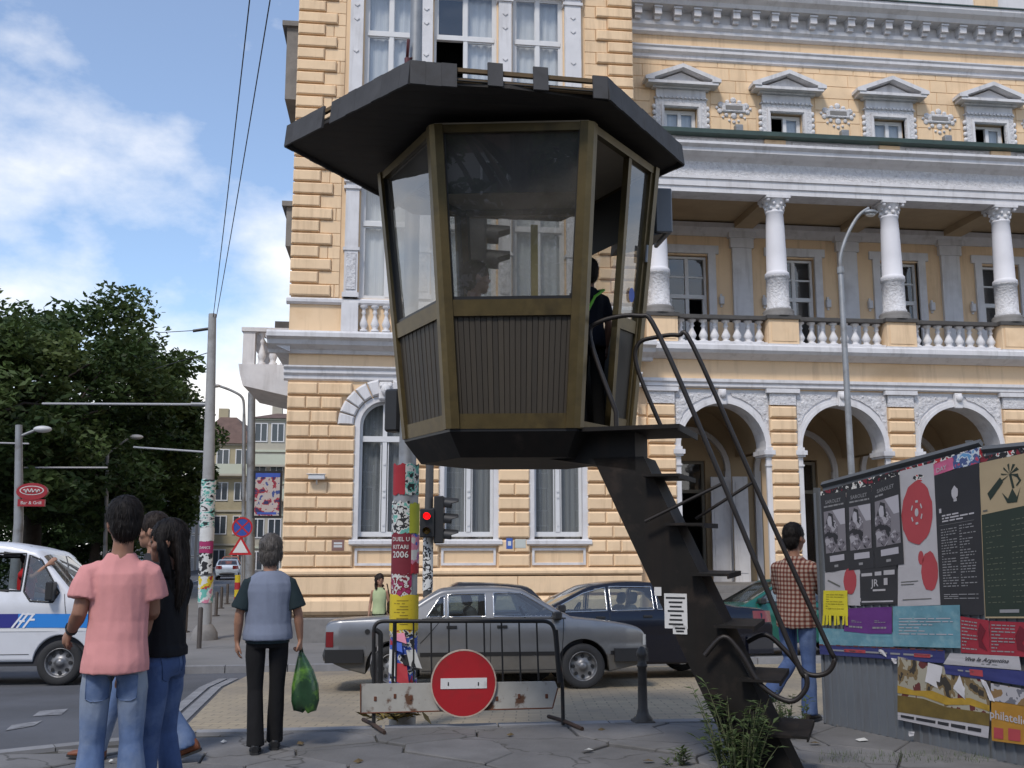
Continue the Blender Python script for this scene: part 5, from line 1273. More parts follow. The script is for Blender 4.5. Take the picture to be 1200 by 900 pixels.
def tree(name, label, base, crown_c, rx, rz, seed, ncl=70, per=230, size=.17, group=None, lm=LEAF, gaps=.5):
    rg = random.Random(seed); t = thing(name, label, 'tree', base, 0, group); base = Vector(base); cc = Vector(crown_c)
    tips = []
    for i in range(ncl):
        while True:
            p = Vector((rg.uniform(-1, 1), rg.uniform(-1, 1), rg.uniform(-1, 1)))
            if .35 < p.length < 1: break
        p.normalize(); k = rg.uniform(.45, 1.0) ** .6
        wob = 1 + .22 * math.sin(p.x * 5 + seed) * math.cos(p.z * 4 + seed * 2)
        tips.append(cc + Vector((p.x * rx, p.y * rx, p.z * rz)) * k * wob)
    tm = MB(); top = cc + Vector((0, 0, rz * .3)); mid = base.lerp(cc, .5) + Vector((rg.uniform(-.3, .3), rg.uniform(-.3, .3), 0))
    tr = max(.12, rx * .07)
    tm.tube([base, base + Vector((0, 0, .4)), mid, cc, top], [tr * 1.5, tr * 1.1, tr * .9, tr * .6, tr * .25], 9)
    for p in tips[::3]:
        st = base.lerp(cc, rg.uniform(.55, 1.05)); md = st.lerp(p, .5) + Vector((0, 0, rg.uniform(-.2, .5)))
        tm.tube([st, md, p], [tr * .35, tr * .2, tr * .05], 5)
    tm.build('trunk', BARK, t)
    m = MB()
    for p in tips:
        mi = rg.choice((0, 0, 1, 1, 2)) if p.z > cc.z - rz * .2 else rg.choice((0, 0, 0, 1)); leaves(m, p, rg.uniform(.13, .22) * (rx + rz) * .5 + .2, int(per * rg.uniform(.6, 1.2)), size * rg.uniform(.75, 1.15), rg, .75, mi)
    m.build('crown', [lm, LEAF2, LEAF3], t, fixn=False); return t
tl = [  # px, Y, crown top px, crown bottom px, radius
    (60, 46, 335, 640, 5.4, 'tall broad dark green tree rising behind the white van'), (165, 52, 395, 650, 3.9, 'dark leafy tree leaning towards the concrete utility pole'),
    (-15, 40, 345, 640, 4.2, 'dark tree at the street corner behind the red oval sign'), (120, 62, 480, 660, 4.2, 'low dark tree in the shade under the taller trees')]
for i, (px, Y, pt, pb, r_, lb) in enumerate(tl):
    a = atY(px, pt, Y); b_ = atY(px, pb, Y); cz = (a.z + b_.z) / 2
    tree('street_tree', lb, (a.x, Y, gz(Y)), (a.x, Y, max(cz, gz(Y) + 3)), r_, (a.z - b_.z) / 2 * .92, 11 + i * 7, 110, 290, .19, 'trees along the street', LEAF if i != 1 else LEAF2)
# hedge mass of the park behind the van
m = MB(); rg = random.Random(4); pa = atY(-60, 640, 58); pb_ = atY(150, 640, 66)
for i in range(60):
    p = pa.lerp(pb_, i / 59) + Vector((rg.uniform(-1, 1), rg.uniform(-2, 2), rg.uniform(-1.8, 3.4))); leaves(m, p, 1.7, 170, .2, rg, .8)
o = m.build('park_shrubs', LEAF, None, 'stuff', fixn=False); tag(o, 'dark mass of park shrubs beyond the white van', 'shrubs')
# trees and a house on our side of the crossing, mirrored in the booth glass
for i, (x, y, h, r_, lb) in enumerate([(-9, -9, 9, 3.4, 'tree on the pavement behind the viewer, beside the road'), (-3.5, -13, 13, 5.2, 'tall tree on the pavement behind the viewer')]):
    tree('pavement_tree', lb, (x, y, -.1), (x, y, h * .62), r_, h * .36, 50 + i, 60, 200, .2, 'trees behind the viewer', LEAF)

# ------------------------------------------------------------------ far houses
def house(name, label, x0, x1, y0, y1, z0, z1, mats, rows, cols, faces=('front',), roofh=2.5, group=None, ww=.9, wh=1.5, roofm=None):
    t = thing(name, label, 'building', ((x0 + x1) / 2, y0, z0), 0, group)
    m = MB(); m.bb(x0, x1, y0, y1, z0, z1); m.build('wall', mats[0], t)
    if roofh:
        m = MB(); m.hull([(x0 - .4, y0 - .4, z1), (x1 + .4, y0 - .4, z1), (x1 + .4, y1, z1), (x0 - .4, y1, z1), (x0 + 2, y0 + 2.5, z1 + roofh), (x1 - 2, y0 + 2.5, z1 + roofh), (x1 - 2, y1, z1 + roofh), (x0 + 2, y1, z1 + roofh)]); ro = m.build('roof', roofm or mats[2], t)
        m = MB(); m.bb(x0 + (x1 - x0) * .3, x0 + (x1 - x0) * .3 + 1, y0 + 3, y0 + 4, z1 + .5, z1 + roofh + 1); m.build('chimney', mats[0], ro)
    H = (z1 - z0) / rows
    for f in faces:
        n = cols if f in ('front', 'back') else max(2, int((y1 - y0) / 3.2))
        for r_ in range(rows):
            for c in range(n):
                zc = z0 + H * (r_ + .55); 
                if f == 'front':
                    xc = x0 + (x1 - x0) * (c + .5) / n; Mx = Matrix.Translation((xc, y0, zc))
                elif f == 'back':
                    xc = x0 + (x1 - x0) * (c + .5) / n; Mx = Matrix.Translation((xc, y1, zc)) @ Matrix.Rotation(R(180), 4, 'Z')
                else:
                    yc = y0 + (y1 - y0) * (c + .5) / n; Mx = Matrix.Translation((x1, yc, zc)) @ Matrix.Rotation(R(90), 4, 'Z')
                fm = MB()
                for (a, b_, cc_, d) in [(-ww / 2, -ww / 2 + .1, -wh / 2, wh / 2), (ww / 2 - .1, ww / 2, -wh / 2, wh / 2), (-ww / 2 + .1, ww / 2 - .1, -wh / 2, -wh / 2 + .1), (-ww / 2 + .1, ww / 2 - .1, wh / 2 - .1, wh / 2), (-.05, .05, -wh / 2 + .1, wh / 2 - .1)]: fm.bb(a, b_, -.08, .02, cc_, d, 0, Mx)
                wo = fm.build('window', WFR, t)
                pm = MB(); pm.add([Mx @ Vector(q) for q in ((-ww / 2, -.02, -wh / 2), (ww / 2, -.02, -wh / 2), (ww / 2, -.02, wh / 2), (-ww / 2, -.02, wh / 2))], [(0, 1, 2, 3)]); pm.build('pane', FARG, wo, fixn=False)
            if f == 'front':
                m = MB(); zz = z0 + H * (r_ + 1); m.bb(x0, x1, y0 - .15, y0, zz - .2, zz); m.build('floor_band', mats[1], t)
    return t
FARG = mat('far_glass', (.05, .06, .07), .15, 0, spec=.6)
OCH = mat('ochre_render', (.37, .32, .21), .9, var=.12, vscale=.4, dirt=(.25, .21, .13), dscale=.3); PGR = mat('pale_green_render', (.48, .50, .40), .9, var=.1, vscale=.4); TILE = mat('brown_roof_tiles', (.12, .075, .06), .85, var=.25, vscale=1.5); BEI = mat('beige_render', (.40, .37, .30), .9, var=.12, vscale=.4); GRY = mat('grey_render', (.30, .29, .28), .9, var=.15, vscale=.4)
YF = 105
def fx(px, Y): return atY(px, 600, Y).x
def fz(py, Y): return atY(290, py, Y).z
h1 = house('apartment_house', 'ochre apartment house with brown tiled roof beyond the utility pole', fx(225, YF), fx(292, YF), YF, YF + 14, -2.5, fz(520, YF), (OCH, BEI, TILE), 4, 3, ('front',), 3.0, ww=1.3, wh=1.9)
h2 = house('apartment_house', 'taller beige apartment block with balconies next to the ochre house', fx(292.5, YF - 4), fx(352, YF - 4), YF - 4, YF + 12, -2.5, fz(490, YF - 4), (BEI, PGR, TILE), 5, 3, ('front',), 0.8, ww=1.3, wh=1.9)
for hh, x0_, x1_, Y_, zs_ in ((h1, fx(226, YF), fx(291, YF), YF, (fz(556, YF),)), (h2, fx(294, YF - 4), fx(350, YF - 4), YF - 4, (fz(545, YF - 4), fz(585, YF - 4)))):
    for z_ in zs_:
        m = MB(); m.bb(x0_, x1_, Y_ - 1.1, Y_ - .16, z_ - .2, z_); bo_ = m.build('balcony', BEI, hh)
        m = MB(); m.bb(x0_, x1_, Y_ - 1.1, Y_ - 1.02, z_, z_ + 1.0); m.build('balcony_front', PGR, bo_)
h3 = house('street_house', 'long grey house receding along the left side of the street', fx(120, 78), fx(163, 78), 78, 150, -2.5, fz(562, 78), (GRY, BEI, TILE), 4, 2, ('side',), 1.2, ww=1.3, wh=2.0)
h4 = house('street_house', 'pale house closing the far end of the street', fx(205, 150), fx(262, 150), 150, 165, -3, fz(590, 150), (BEI, GRY, TILE), 3, 4, ('front',), 1.5, ww=1.3, wh=2.0)

h5 = house('corner_house', 'grey four-storey house across the crossing behind the viewer', -26, 22, -46, -34, -.2, 12.5, (GRY, BEI, TILE), 4, 13, ('back',), 2.0, ww=1.4, wh=2.0)

# ------------------------------------------------------------------ poles, lamps, wires
def poster_mat(name, cols, scale=7.0, st=(1, 1, 1)):
    """torn print: voronoi patches of the given inks"""
    if name in MATS: return MATS[name]
    m = mat(name, cols[0], .75); t, b = nodes_of(m)
    tc = [n for n in t.nodes if n.type == 'TEX_COORD'][0]; mp = t.nodes.new('ShaderNodeMapping'); mp.inputs['Scale'].default_value = st
    nz = t.nodes.new('ShaderNodeTexNoise'); nz.inputs['Scale'].default_value = scale; nz.inputs['Detail'].default_value = 3
    rp = t.nodes.new('ShaderNodeValToRGB'); rp.color_ramp.interpolation = 'CONSTANT'
    for i, c in enumerate(cols):
        e = rp.color_ramp.elements[i] if i < 2 else rp.color_ramp.elements.new(.5)
        e.color = (*c, 1); e.position = 0 if i == 0 else .34 + .32 * i / len(cols)
    t.links.new(tc.outputs['Object'], mp.inputs[0]); t.links.new(mp.outputs[0], nz.inputs['Vector']); t.links.new(nz.outputs['Fac'], rp.inputs['Fac']); t.links.new(rp.outputs['Color'], b.inputs['Base Color']); return m
def sleeve(parent, c, z0, z1, r, a0, a1, mt, name='poster', n=10, jag=.015, seed=0):
    rg = random.Random(seed); m = MB(); A = []; B = []
    for k in range(n + 1):
        an = R(a0 + (a1 - a0) * k / n); rr_ = r + rg.uniform(0, .004)
        A.append((c[0] + rr_ * math.cos(an), c[1] + rr_ * math.sin(an), z0 + rg.uniform(-jag, jag))); B.append((c[0] + rr_ * math.cos(an), c[1] + rr_ * math.sin(an), z1 + rg.uniform(-jag, jag)))
    m.rings([A, B], 0, True, False, False); return m.build(name, mt, parent, fixn=False)
INKS = dict(white=(.55, .55, .53), black=(.015, .015, .018), red=(.35, .02, .03), mag=(.30, .02, .10), teal=(.12, .38, .32), yel=(.55, .42, .02), blue=(.04, .09, .4), pink=(.55, .2, .28), maroon=(.16, .012, .025), lime=(.35, .38, .03))
def ink(n): return mat('ink_' + n, INKS[n], .75, var=.12, vscale=6)
def wraptext(txt, parent, c, r, z, size, mt, a0=-90):
    vs, fs = text_mesh(txt, size, 0, bold=True); m = MB()
    m.add([(c[0] + r * math.cos(R(a0) + v.x / r), c[1] + r * math.sin(R(a0) + v.x / r), z + v.y) for v in vs], fs); return m.build('lettering', mt, parent, fixn=False)
# poster-covered mast behind the booth
pb = atY(474, 690, 9.75); pc = (pb.x, 9.75); zb = gz(9.75)
mast = thing('poster_mast', 'tall grey mast wrapped in torn posters behind the barrier', 'pole', (pc[0], pc[1], zb))
ztop = 7.2
m = MB(); m.tube([(pc[0], pc[1], zb - .02), (pc[0], pc[1], 2.2), (pc[0] + .01, pc[1], 2.35), (pc[0] + .03, pc[1], ztop)], [.125, .12, .085, .062], 20); m.build('shaft', STEEL, mast)
m = MB(); m.tube([(pc[0] + .03, pc[1], 6.55), (pc[0] - .06, pc[1] - .08, 6.5), (pc[0] - .05, pc[1] - .09, 6.7)], .02, 6); m.tube([(pc[0] - .06, pc[1] - .08, 6.5), (pc[0] - .05, pc[1] - .08, 6.3)], .03, 8); m.build('insulator', mat('insulator_red', (.10, .02, .02), .4), mast)
def pz(py): return atY(474, py, 9.75).z
tx_w = ink('white')
for (y0, y1, mt, a0, a1, r_) in [(580, 545, ink('red'), -170, -95, .125), (580, 545, poster_mat('torn_a', [INKS['black'], INKS['teal'], INKS['white'], INKS['black']], 14), -95, -10, .124), (625, 588, poster_mat('torn_b', [INKS['white'], INKS['black'], INKS['white'], INKS['teal']], 12), -175, -75, .129), (626, 590, ink('lime'), -75, -5, .13),
                                 (672, 625, ink('maroon'), -175, -65, .131), (660, 627, poster_mat('torn_c', [INKS['white'], INKS['pink'], INKS['blue']], 12), -65, 0, .132), (672, 659, ink('red'), -66, 0, .133), (702, 671, poster_mat('torn_d', [INKS['mag'], INKS['maroon'], INKS['white'], INKS['maroon']], 16), -175, -60, .128), (738, 697, ink('yel'), -180, 5, .134), (745, 736, poster_mat('torn_e', [INKS['red'], INKS['yel'], INKS['white'], INKS['black']], 20), -180, 0, .131), (800, 743, poster_mat('torn_f', [INKS['black'], INKS['white'], INKS['blue'], INKS['red'], INKS['white']], 11), -180, 0, .13)]:
    sleeve(mast, pc, pz(y0), pz(y1), r_, a0, a1, mt, seed=y0)
wraptext('2006', mast, pc, .137, pz(653), .085, tx_w, -112); wraptext('DUEL U', mast, pc, .137, pz(634), .055, tx_w, -112); wraptext('KITARI', mast, pc, .137, pz(643), .055, tx_w, -112)
dk = ink('black')
for i in range(9):
    m = MB(); z_ = pz(703 + i * 3.4); wd = .5 + .25 * math.sin(i * 2.1)
    m.add([(pc[0] + .136 * math.cos(R(-92 + u)), pc[1] + .136 * math.sin(R(-92 + u)), z_ + dz) for dz in (-.004, .004) for u in (-60 * wd, -30 * wd, 0, 30 * wd, 60 * wd)], [(k, k + 1, k + 6, k + 5) for k in range(4)]); m.build('print_line', mat('ink_olive', (.22, .16, .01), .8), mast, fixn=False)
for i, (a, z0, z1, dr, mt) in enumerate([(-120, 748, 762, .05, ink('blue')), (-100, 775, 800, .07, ink('red')), (-60, 760, 782, .06, ink('white')), (-140, 760, 790, .04, ink('white')), (-80, 765, 780, .04, ink('black')), (-110, 740, 752, .04, ink('pink'))]):   # flapping scraps
    an = R(a); d = Vector((math.cos(an), math.sin(an), 0)); s_ = Vector((-d.y, d.x, 0)); p = Vector((pc[0], pc[1], 0)) + d * .13
    m = MB(); m.add([p - s_ * .05 + Vector((0, 0, pz(z0))), p + s_ * .05 + Vector((0, 0, pz(z0))), p + d * dr + s_ * .09 + Vector((0, 0, pz(z1))), p + d * dr * .6 - s_ * .03 + Vector((0, 0, pz(z1) + .03))], [(0, 1, 2, 3)]); m.build('paper_scrap', mt, mast, fixn=False)
# signal heads
SIGB = mat('signal_black', (.012, .012, .013), .5)
def signal(parent, c, face, w_=.26, h_=.80, lit=None, lamps=3, name='signal_head'):
    """housing with hooded lamps; face = heading of the lenses in degrees"""
    M_ = Matrix.Translation(c) @ Matrix.Rotation(R(face), 4, 'Z')      # lenses look along local +x
    m = MB(); m.rbox(-.11, .07, -w_ / 2, w_ / 2, -h_ / 2, h_ / 2, .02, M=M_); hd_ = m.build(name, SIGB, parent)
    for k in range(lamps):
        z_ = h_ / 2 - h_ * (k + .5) / lamps; r_ = min(w_, h_ / lamps) * (.38 if lamps == 3 else .26)
        vm = MB(); A = []; B = []
        for q in range(13): an = R(-30 + 240 * q / 12); A.append(M_ @ Vector((.07, r_ * 1.12 * math.cos(an), z_ + r_ * 1.12 * math.sin(an)))); B.append(M_ @ Vector((.07 + (.24 if 2 < q < 10 else .12) * h_ / .8, r_ * 1.08 * math.cos(an), z_ - .015 + r_ * 1.08 * math.sin(an))))
        vm.rings([A, B], 0, True, False, False); vm.build('visor', SIGB, hd_, fixn=False)
        lm_ = mat('lens_dark_%d' % k, [(.12, .01, .01), (.14, .08, .01), (.01, .10, .05)][k % 3], .2)
        if lit == k: lm_ = mat('lens_red_lit', (.4, .01, .01), .3, emit=(1, .004, .006), estr=1.6)
        l = MB(); l.lathe([(r_, 0), (r_ * .7, .012), (r_ * .1, .02)], 16, M=M_ @ Matrix.Translation((.071, 0, z_)) @ Matrix.Rotation(R(90), 4, 'Y')); l.build('lens', lm_, hd_)
    return hd_
sp_ = atY(501, 700, 18.6); sig = thing('traffic_signal', 'traffic signal post with red pedestrian light in front of palace windows', 'traffic light', (sp_.x, 18.6, gz(18.6) + .12))
def sz(py): return atY(501, py, 18.6).z
m = MB(); m.tube([(sp_.x, 18.6, gz(18.6) + .1), (sp_.x, 18.6, sz(628)), (sp_.x + .02, 18.6, sz(500))], [.085, .08, .07], 12); m.build('post', mat('signal_post', (.06, .06, .062), .5, .2, var=.2), sig)
sleeve(sig, (sp_.x, 18.6), sz(692), sz(630), .092, -180, 0, poster_mat('torn_g', [INKS['white'], INKS['white'], INKS['black'], INKS['white']], 8), 'sticker')
sv = atY(516, 609, 18.45); signal(sig, Vector((sv.x, 18.45, sv.z)), -8, .30, .86)
sq = atY(500.5, 613, 18.3); signal(sig, Vector((sq.x, 18.33, sq.z)), -96, .26, .52, lit=0, lamps=2, name='pedestrian_head')
m = MB(); m.tube([(sp_.x, 18.6, sv.z + .2), (sv.x, 18.47, sv.z + .2)], .025, 6); m.tube([(sp_.x, 18.6, sv.z - .2), (sv.x, 18.47, sv.z - .2)], .025, 6); m.build('bracket', SIGB, sig)
s2 = atY(560, 285, 10.9); os_ = thing('overhead_signal', 'traffic signal hanging from the mast behind the booth glass', 'traffic light', (s2.x, 10.6, s2.z))
signal(os_, Vector((s2.x, 10.6, s2.z)), -8, .30, .86)
m = MB(); m.tube([(pc[0] + .02, pc[1] + .05, s2.z + .5), (s2.x - .02, 10.6, s2.z + .52), (s2.x - .02, 10.6, s2.z + .36)], .03, 8); m.build('mast_arm', STEEL, os_)
s3 = atY(467, 482, 9.85); bs_ = thing('mast_signal', 'grey-backed traffic signal clamped to the mast beside the booth', 'traffic light', (s3.x, 9.85, s3.z)); signal(bs_, Vector((s3.x - .02, 9.85, s3.z)), 60, .16, .42)
m = MB(); m.tube([(s3.x, 9.85, s3.z - .2), (pc[0], pc[1], s3.z - .2)], .02, 6); m.build('bracket', STEEL, bs_)
# lamp post by the arcade
lp = atY(998, 556, 21.2); LY = 21.2; lamp = thing('street_lamp', 'slim grey lamp post with curved neck in front of the arcade', 'street lamp', (lp.x, LY, gz(LY) + .12))
def lpt(px, py): return atY(px, py, LY)
m = MB(); path = [Vector((lp.x, LY, gz(LY) + .1)), lpt(998, 556), lpt(985, 318)] + smooth_path([lpt(985, 316), lpt(985, 300), lpt(993, 275), lpt(1006, 253), lpt(1018, 244)], 4)
n_ = len(path); m.tube(path, [.075] * 2 + [.06] + [.05] + [.04] * (n_ - 4), 10); m.build('post', STEEL, lamp)
m = MB(); a_ = lpt(1015, 247); m.ball((a_.x + .1, LY, a_.z - .04), .17, .12, .07, 12); lh_ = m.build('lamp_head', STEEL, lamp); m = MB(); m.ball((a_.x + .1, LY, a_.z - .085), .12, .09, .06, 10); m.build('glass_bowl', mat('bowl', (.5, .5, .48), .2), lh_)
m = MB(); q_ = lpt(985, 318); m.tube([q_ + Vector((0, 0, -.05)), q_ + Vector((0, 0, .1))], .08, 10); m.build('collar', STEEL, lamp)
# concrete utility pole at the left corner
UYP = 26.5; ub = atY(240, 735, UYP); up_ = thing('utility_pole', 'tall concrete utility pole covered in torn posters at the street corner', 'pole', (ub.x, UYP, gz(UYP) + .1))
ut = atY(249, 368, UYP); uz = lambda py: atY(244, py, UYP).z
CONC = mat('concrete_pole', (.30, .30, .295), .85, var=.12, vscale=3, dirt=(.19, .18, .17), dscale=2)
def uc(py): k = (735 - py) / (735 - 368); return (ub.x + (ut.x - ub.x) * k, UYP)
m = MB(); m.tube([(ub.x, UYP, gz(UYP)), (*uc(595), uz(595)), (ut.x, UYP, ut.z)], [.175, .16, .10], 16); m.build('shaft', CONC, up_)
m = MB(); m.lathe([(.34, 0), (.32, .2), (.22, .36), (.18, .4)], 14, (ub.x, UYP, gz(UYP) + .1)); m.build('footing', STONEG, up_)
for (y0, y1, mt, a0, a1) in [(618, 562, poster_mat('torn_h', [INKS['black'], INKS['teal'], INKS['white'], INKS['black'], INKS['teal']], 5, (1, 1, 2.2)), -180, 0), (634, 618, ink('white'), -180, 0), (648, 634, ink('mag'), -180, -20), (673, 648, poster_mat('torn_i', [INKS['black'], INKS['white'], INKS['black']], 5), -175, -30), (690, 675, poster_mat('torn_j', [INKS['white'], INKS['yel'], INKS['red']], 4), -180, 0), (706, 688, poster_mat('torn_k', [INKS['teal'], INKS['white'], INKS['pink']], 4), -180, 0)]:
    sleeve(up_, uc((y0 + y1) / 2), uz(y0), uz(y1), .182, a0, a1, mt, seed=y0)
wraptext('EXIT', up_, uc(580), .189, uz(584), .14, ink('white'), -98); wraptext('EXIT', up_, uc(606), .189, uz(610), .14, ink('white'), -98); wraptext('DANCE', up_, uc(640), .189, uz(643), .09, ink('white'), -98)
# street wires as their own things
WIRE = mat('wire', (.02, .02, .022), .6)
def wire(name, label, a, b_, r_, sag=.0, mt=None, group=None):
    a, b_ = Vector(a), Vector(b_); P = [a.lerp(b_, k / 12) - Vector((0, 0, sag * 4 * (k / 12) * (1 - k / 12))) for k in range(13)]
    m = MB(); m.tube(P, r_, 6); return tag(m.build(name, mt or WIRE), label, 'wire', group)
for (e, lb) in (((297, -40), 'thin black wire rising from the utility pole, on the left of a pair'), ((323, -40), 'thin black wire rising from the utility pole, on the right of a pair')):
    wire('overhead_wire', lb, (ut.x + (.02 if e[0] < 300 else .1), UYP, ut.z - .1), atY(*e, 12), .009, .12)
YW = mat('span_arm', (.33, .33, .34), .6)
for (x0, y0, x1, y1, Y1, r_, lb) in [(50, 473, 238, 474, 31, .035, 'long pale span arm from the utility pole towards the trees'), (157, 524, 240, 530, 30, .03, 'lower span wire below the long arm on the utility pole'), (182, 390, 247, 386, 34, .012, 'thin stay wire near the top of the utility pole'), (182, 432, 246, 412, 34, .012, 'slanting stay wire tied to the utility pole'), (28, 548, 126, 548, 38, .035, 'pale span arm beside the red oval sign'), (-5, 519, 34, 520, 34, .03, 'short span arm crossing the left lamp post')]:
    e = (uc(y1)[0], UYP, uz(y1)) if x1 > 200 else atY(x1, y1, Y1)
    wire('span_wire', lb, atY(x0, y0, Y1), e, r_, .0, YW if r_ > .02 else WIRE)
m = MB(); p = atY(240, 386, UYP); m.tube([(p.x - .3, UYP, p.z - .05), (p.x + .1, UYP, p.z + .02)], .04, 8); m.build('insulator', BLK, up_)
m = MB(); p = atY(240, 474, UYP); m.tube([(p.x - .35, UYP, p.z), (p.x + .2, UYP, p.z)], .05, 8); m.build('clamp', STEEL, up_)
# lamp post with red oval sign behind the van
Y2 = 30; lb_ = atY(20, 640, Y2); l2 = thing('street_lamp', 'grey lamp post carrying a red oval bar sign behind the white van', 'street lamp', (lb_.x, Y2, gz(Y2)))
m = MB(); tt = atY(22, 498, Y2); m.tube([(lb_.x, Y2, gz(Y2)), (lb_.x, Y2, 2), (tt.x, Y2, tt.z)], [.15, .13, .09], 10); m.build('post', STEEL, l2)
a_, b_ = atY(24, 511, Y2), atY(44, 503, Y2); m = MB(); m.tube([a_, b_], .04, 8); m.build('arm', STEEL, l2)
c_ = atY(50, 503, Y2); m = MB(); m.ball((c_.x, Y2, c_.z), .26, .16, .10, 12); m.build('lamp_head', mat('lamp_head_pale', (.5, .5, .5), .4), l2)
c_ = atY(38, 576, Y2 - .2); SR = mat('sign_red', (.28, .012, .02), .4)
m = MB(); m.tube([c_ + Vector((0, .06, 0)), c_ - Vector((0, .06, 0))], [(.42, .24), (.42, .24)], 24); sg_ = m.build('sign_board', SR, l2)
m = MB(); m.tube([c_ + Vector((0, -.062, .03)), c_ - Vector((0, .066, -.03))], [(.33, .13), (.33, .13)], 24); ov = m.build('sign_oval', ink('white'), sg_); m = MB(); m.tube([c_ + Vector((0, -.067, .03)), c_ - Vector((0, .070, -.03))], [(.30, .11), (.30, .11)], 24); m.build('sign_field', SR, sg_)
m = MB(); m.tube(smooth_path([(c_.x - .22 + .44 * k / 12, c_.y - .074, c_.z + .03 + .05 * math.sin(k * 2.4) - .01 * (k % 3)) for k in range(13)], 4), .014, 5); m.build('lettering', ink('white'), sg_)
m = MB(); m.bb(c_.x - .36, c_.x + .36, c_.y - .05, c_.y + .05, c_.z - .42, c_.z - .22); s5 = m.build('sign_tail', SR, l2)
vs, fs = text_mesh('Bar & Grill', .13, 0); m = MB(); m.add([(c_.x + v.x, c_.y - .055, c_.z - .36 + v.y) for v in vs], fs); m.build('lettering', ink('white'), s5, fixn=False)
m = MB(); m.tube([(lb_.x, Y2, c_.z), c_], .03, 6); m.build('sign_arm', STEEL, l2)
# second and third lamp posts further down
Y3 = 44; q0 = atY(126, 640, Y3); l3 = thing('street_lamp', 'distant grey lamp post standing among the dark trees', 'street lamp', (q0.x, Y3, gz(Y3)))
m = MB(); m.tube([(q0.x, Y3, gz(Y3)), atY(126, 530, Y3)], [.1, .07], 8); m.tube([atY(126, 532, Y3), atY(150, 514, Y3)], .04, 6); m.build('post', STEEL, l3); c_ = atY(160, 512, Y3); m = MB(); m.ball(tuple(c_), .28, .18, .11, 10); m.build('lamp_head', MATS['lamp_head_pale'], l3)
Y4 = 40; q0 = atY(286, 690, Y4); l4 = thing('street_lamp', 'thin lamp post with bent arm beside the framed street poster', 'street lamp', (q0.x, Y4, gz(Y4) + .1))
m = MB(); m.tube([(q0.x, Y4, gz(Y4)), atY(286, 500, Y4)] + smooth_path([atY(286, 480, Y4), atY(284, 466, Y4), atY(272, 458, Y4), atY(256, 452, Y4)], 4), [.09, .07] + [.05] * 13, 8); m.build('post', STEEL, l4); c_ = atY(252, 452, Y4); m = MB(); m.ball(tuple(c_), .22, .16, .08, 10); m.build('lamp_head', MATS['lamp_head_pale'], l4)
Y5 = 36; q0 = atY(294, 680, Y5); l5 = thing('tram_mast', 'thick grey tram mast carrying the framed street poster', 'pole', (q0.x, Y5, gz(Y5) + .1)); m = MB(); m.tube([(q0.x, Y5, gz(Y5)), atY(295, 460, Y5)], [.17, .13], 12); m.build('shaft', STEEL, l5)
p0_, p1_ = atY(296, 607, Y5 - .25), atY(331, 552, Y5 - .25)
bd = thing('street_poster', 'framed colour poster hung high on the grey tram mast', 'poster', (p0_.x, Y5 - .25, p0_.z))
m = MB(); m.bb(p0_.x, p1_.x, Y5 - .33, Y5 - .13, p0_.z, p1_.z); m.build('case', BLK, bd)
m = MB(); m.bb(p0_.x + .06, p1_.x - .06, Y5 - .338, Y5 - .332, p0_.z + .08, p1_.z - .08); po_ = m.build('picture', poster_mat('colour_print', [(.03, .03, .10), (.30, .03, .05), (.45, .40, .38), (.05, .08, .25), (.3, .2, .16)], 3.2), bd)
m = MB(); m.bb(p0_.x + .06, p1_.x - .06, Y5 - .342, Y5 - .339, p1_.z - .22, p1_.z - .08); m.bb(p0_.x + .15, p1_.x - .15, Y5 - .342, Y5 - .339, p0_.z + .12, p0_.z + .2); m.build('title_strip', ink('blue'), po_)
m = MB(); m.tube([(q0.x, Y5, p1_.z - .2), (p0_.x + .2, Y5 - .2, p1_.z - .2)], .03, 6); m.build('bracket', STEEL, bd)
# no-stopping sign
Y6 = 33; q0 = atY(284, 690, Y6); sg = thing('no_stopping_sign', 'round blue no-stopping sign with red cross above a warning triangle', 'road sign', (q0.x, Y6, gz(Y6) + .1))
m = MB(); m.tube([(q0.x, Y6, gz(Y6)), atY(284, 605, Y6)], .035, 8); m.build('post', STEEL, sg)
c_ = atY(284, 618, Y6 - .05); SB_ = mat('sign_blue', (.03, .07, .32), .4); SRR = mat('sign_scarlet', (.42, .015, .02), .4); WHS = mat('sign_white', (.62, .62, .62), .45, dirt=(.4, .39, .37), dscale=8, dlo=.55, dhi=.8)
def disc(c, r0, r1, y0, y1, mt, name, parent, n=28):
    m = MB(); A = [(c.x + r1 * math.cos(2 * math.pi * k / n), y0, c.z + r1 * math.sin(2 * math.pi * k / n)) for k in range(n)]; B = [(p[0], y1, p[2]) for p in A]
    if r0 <= 0: m.add(A + B, [tuple(range(n)), tuple(range(2 * n - 1, n - 1, -1))] + [(i, (i + 1) % n, (i + 1) % n + n, i + n) for i in range(n)])
    else:
        a = [(c.x + r0 * math.cos(2 * math.pi * k / n), y0, c.z + r0 * math.sin(2 * math.pi * k / n)) for k in range(n)]; m.rings([a, A, B, [(p[0], y1, p[2]) for p in a]], 0, False, False)
    return m.build(name, mt, parent)
pl_ = disc(c_, 0, .32, c_.y - .02, c_.y + .02, SB_, 'plate', sg); disc(c_, .27, .325, c_.y - .03, c_.y - .021, SRR, 'rim', pl_)
m = MB()
for s_ in (-1, 1): m.add([(c_.x + s_ * .20 - .035, c_.y - .026 - .002 * s_, c_.z - .2), (c_.x + s_ * .20 + .035, c_.y - .026 - .002 * s_, c_.z - .2), (c_.x - s_ * .20 + .035, c_.y - .026 - .002 * s_, c_.z + .2), (c_.x - s_ * .20 - .035, c_.y - .026 - .002 * s_, c_.z + .2)], [(0, 1, 2, 3)])
m.build('cross', SRR, pl_, fixn=False)
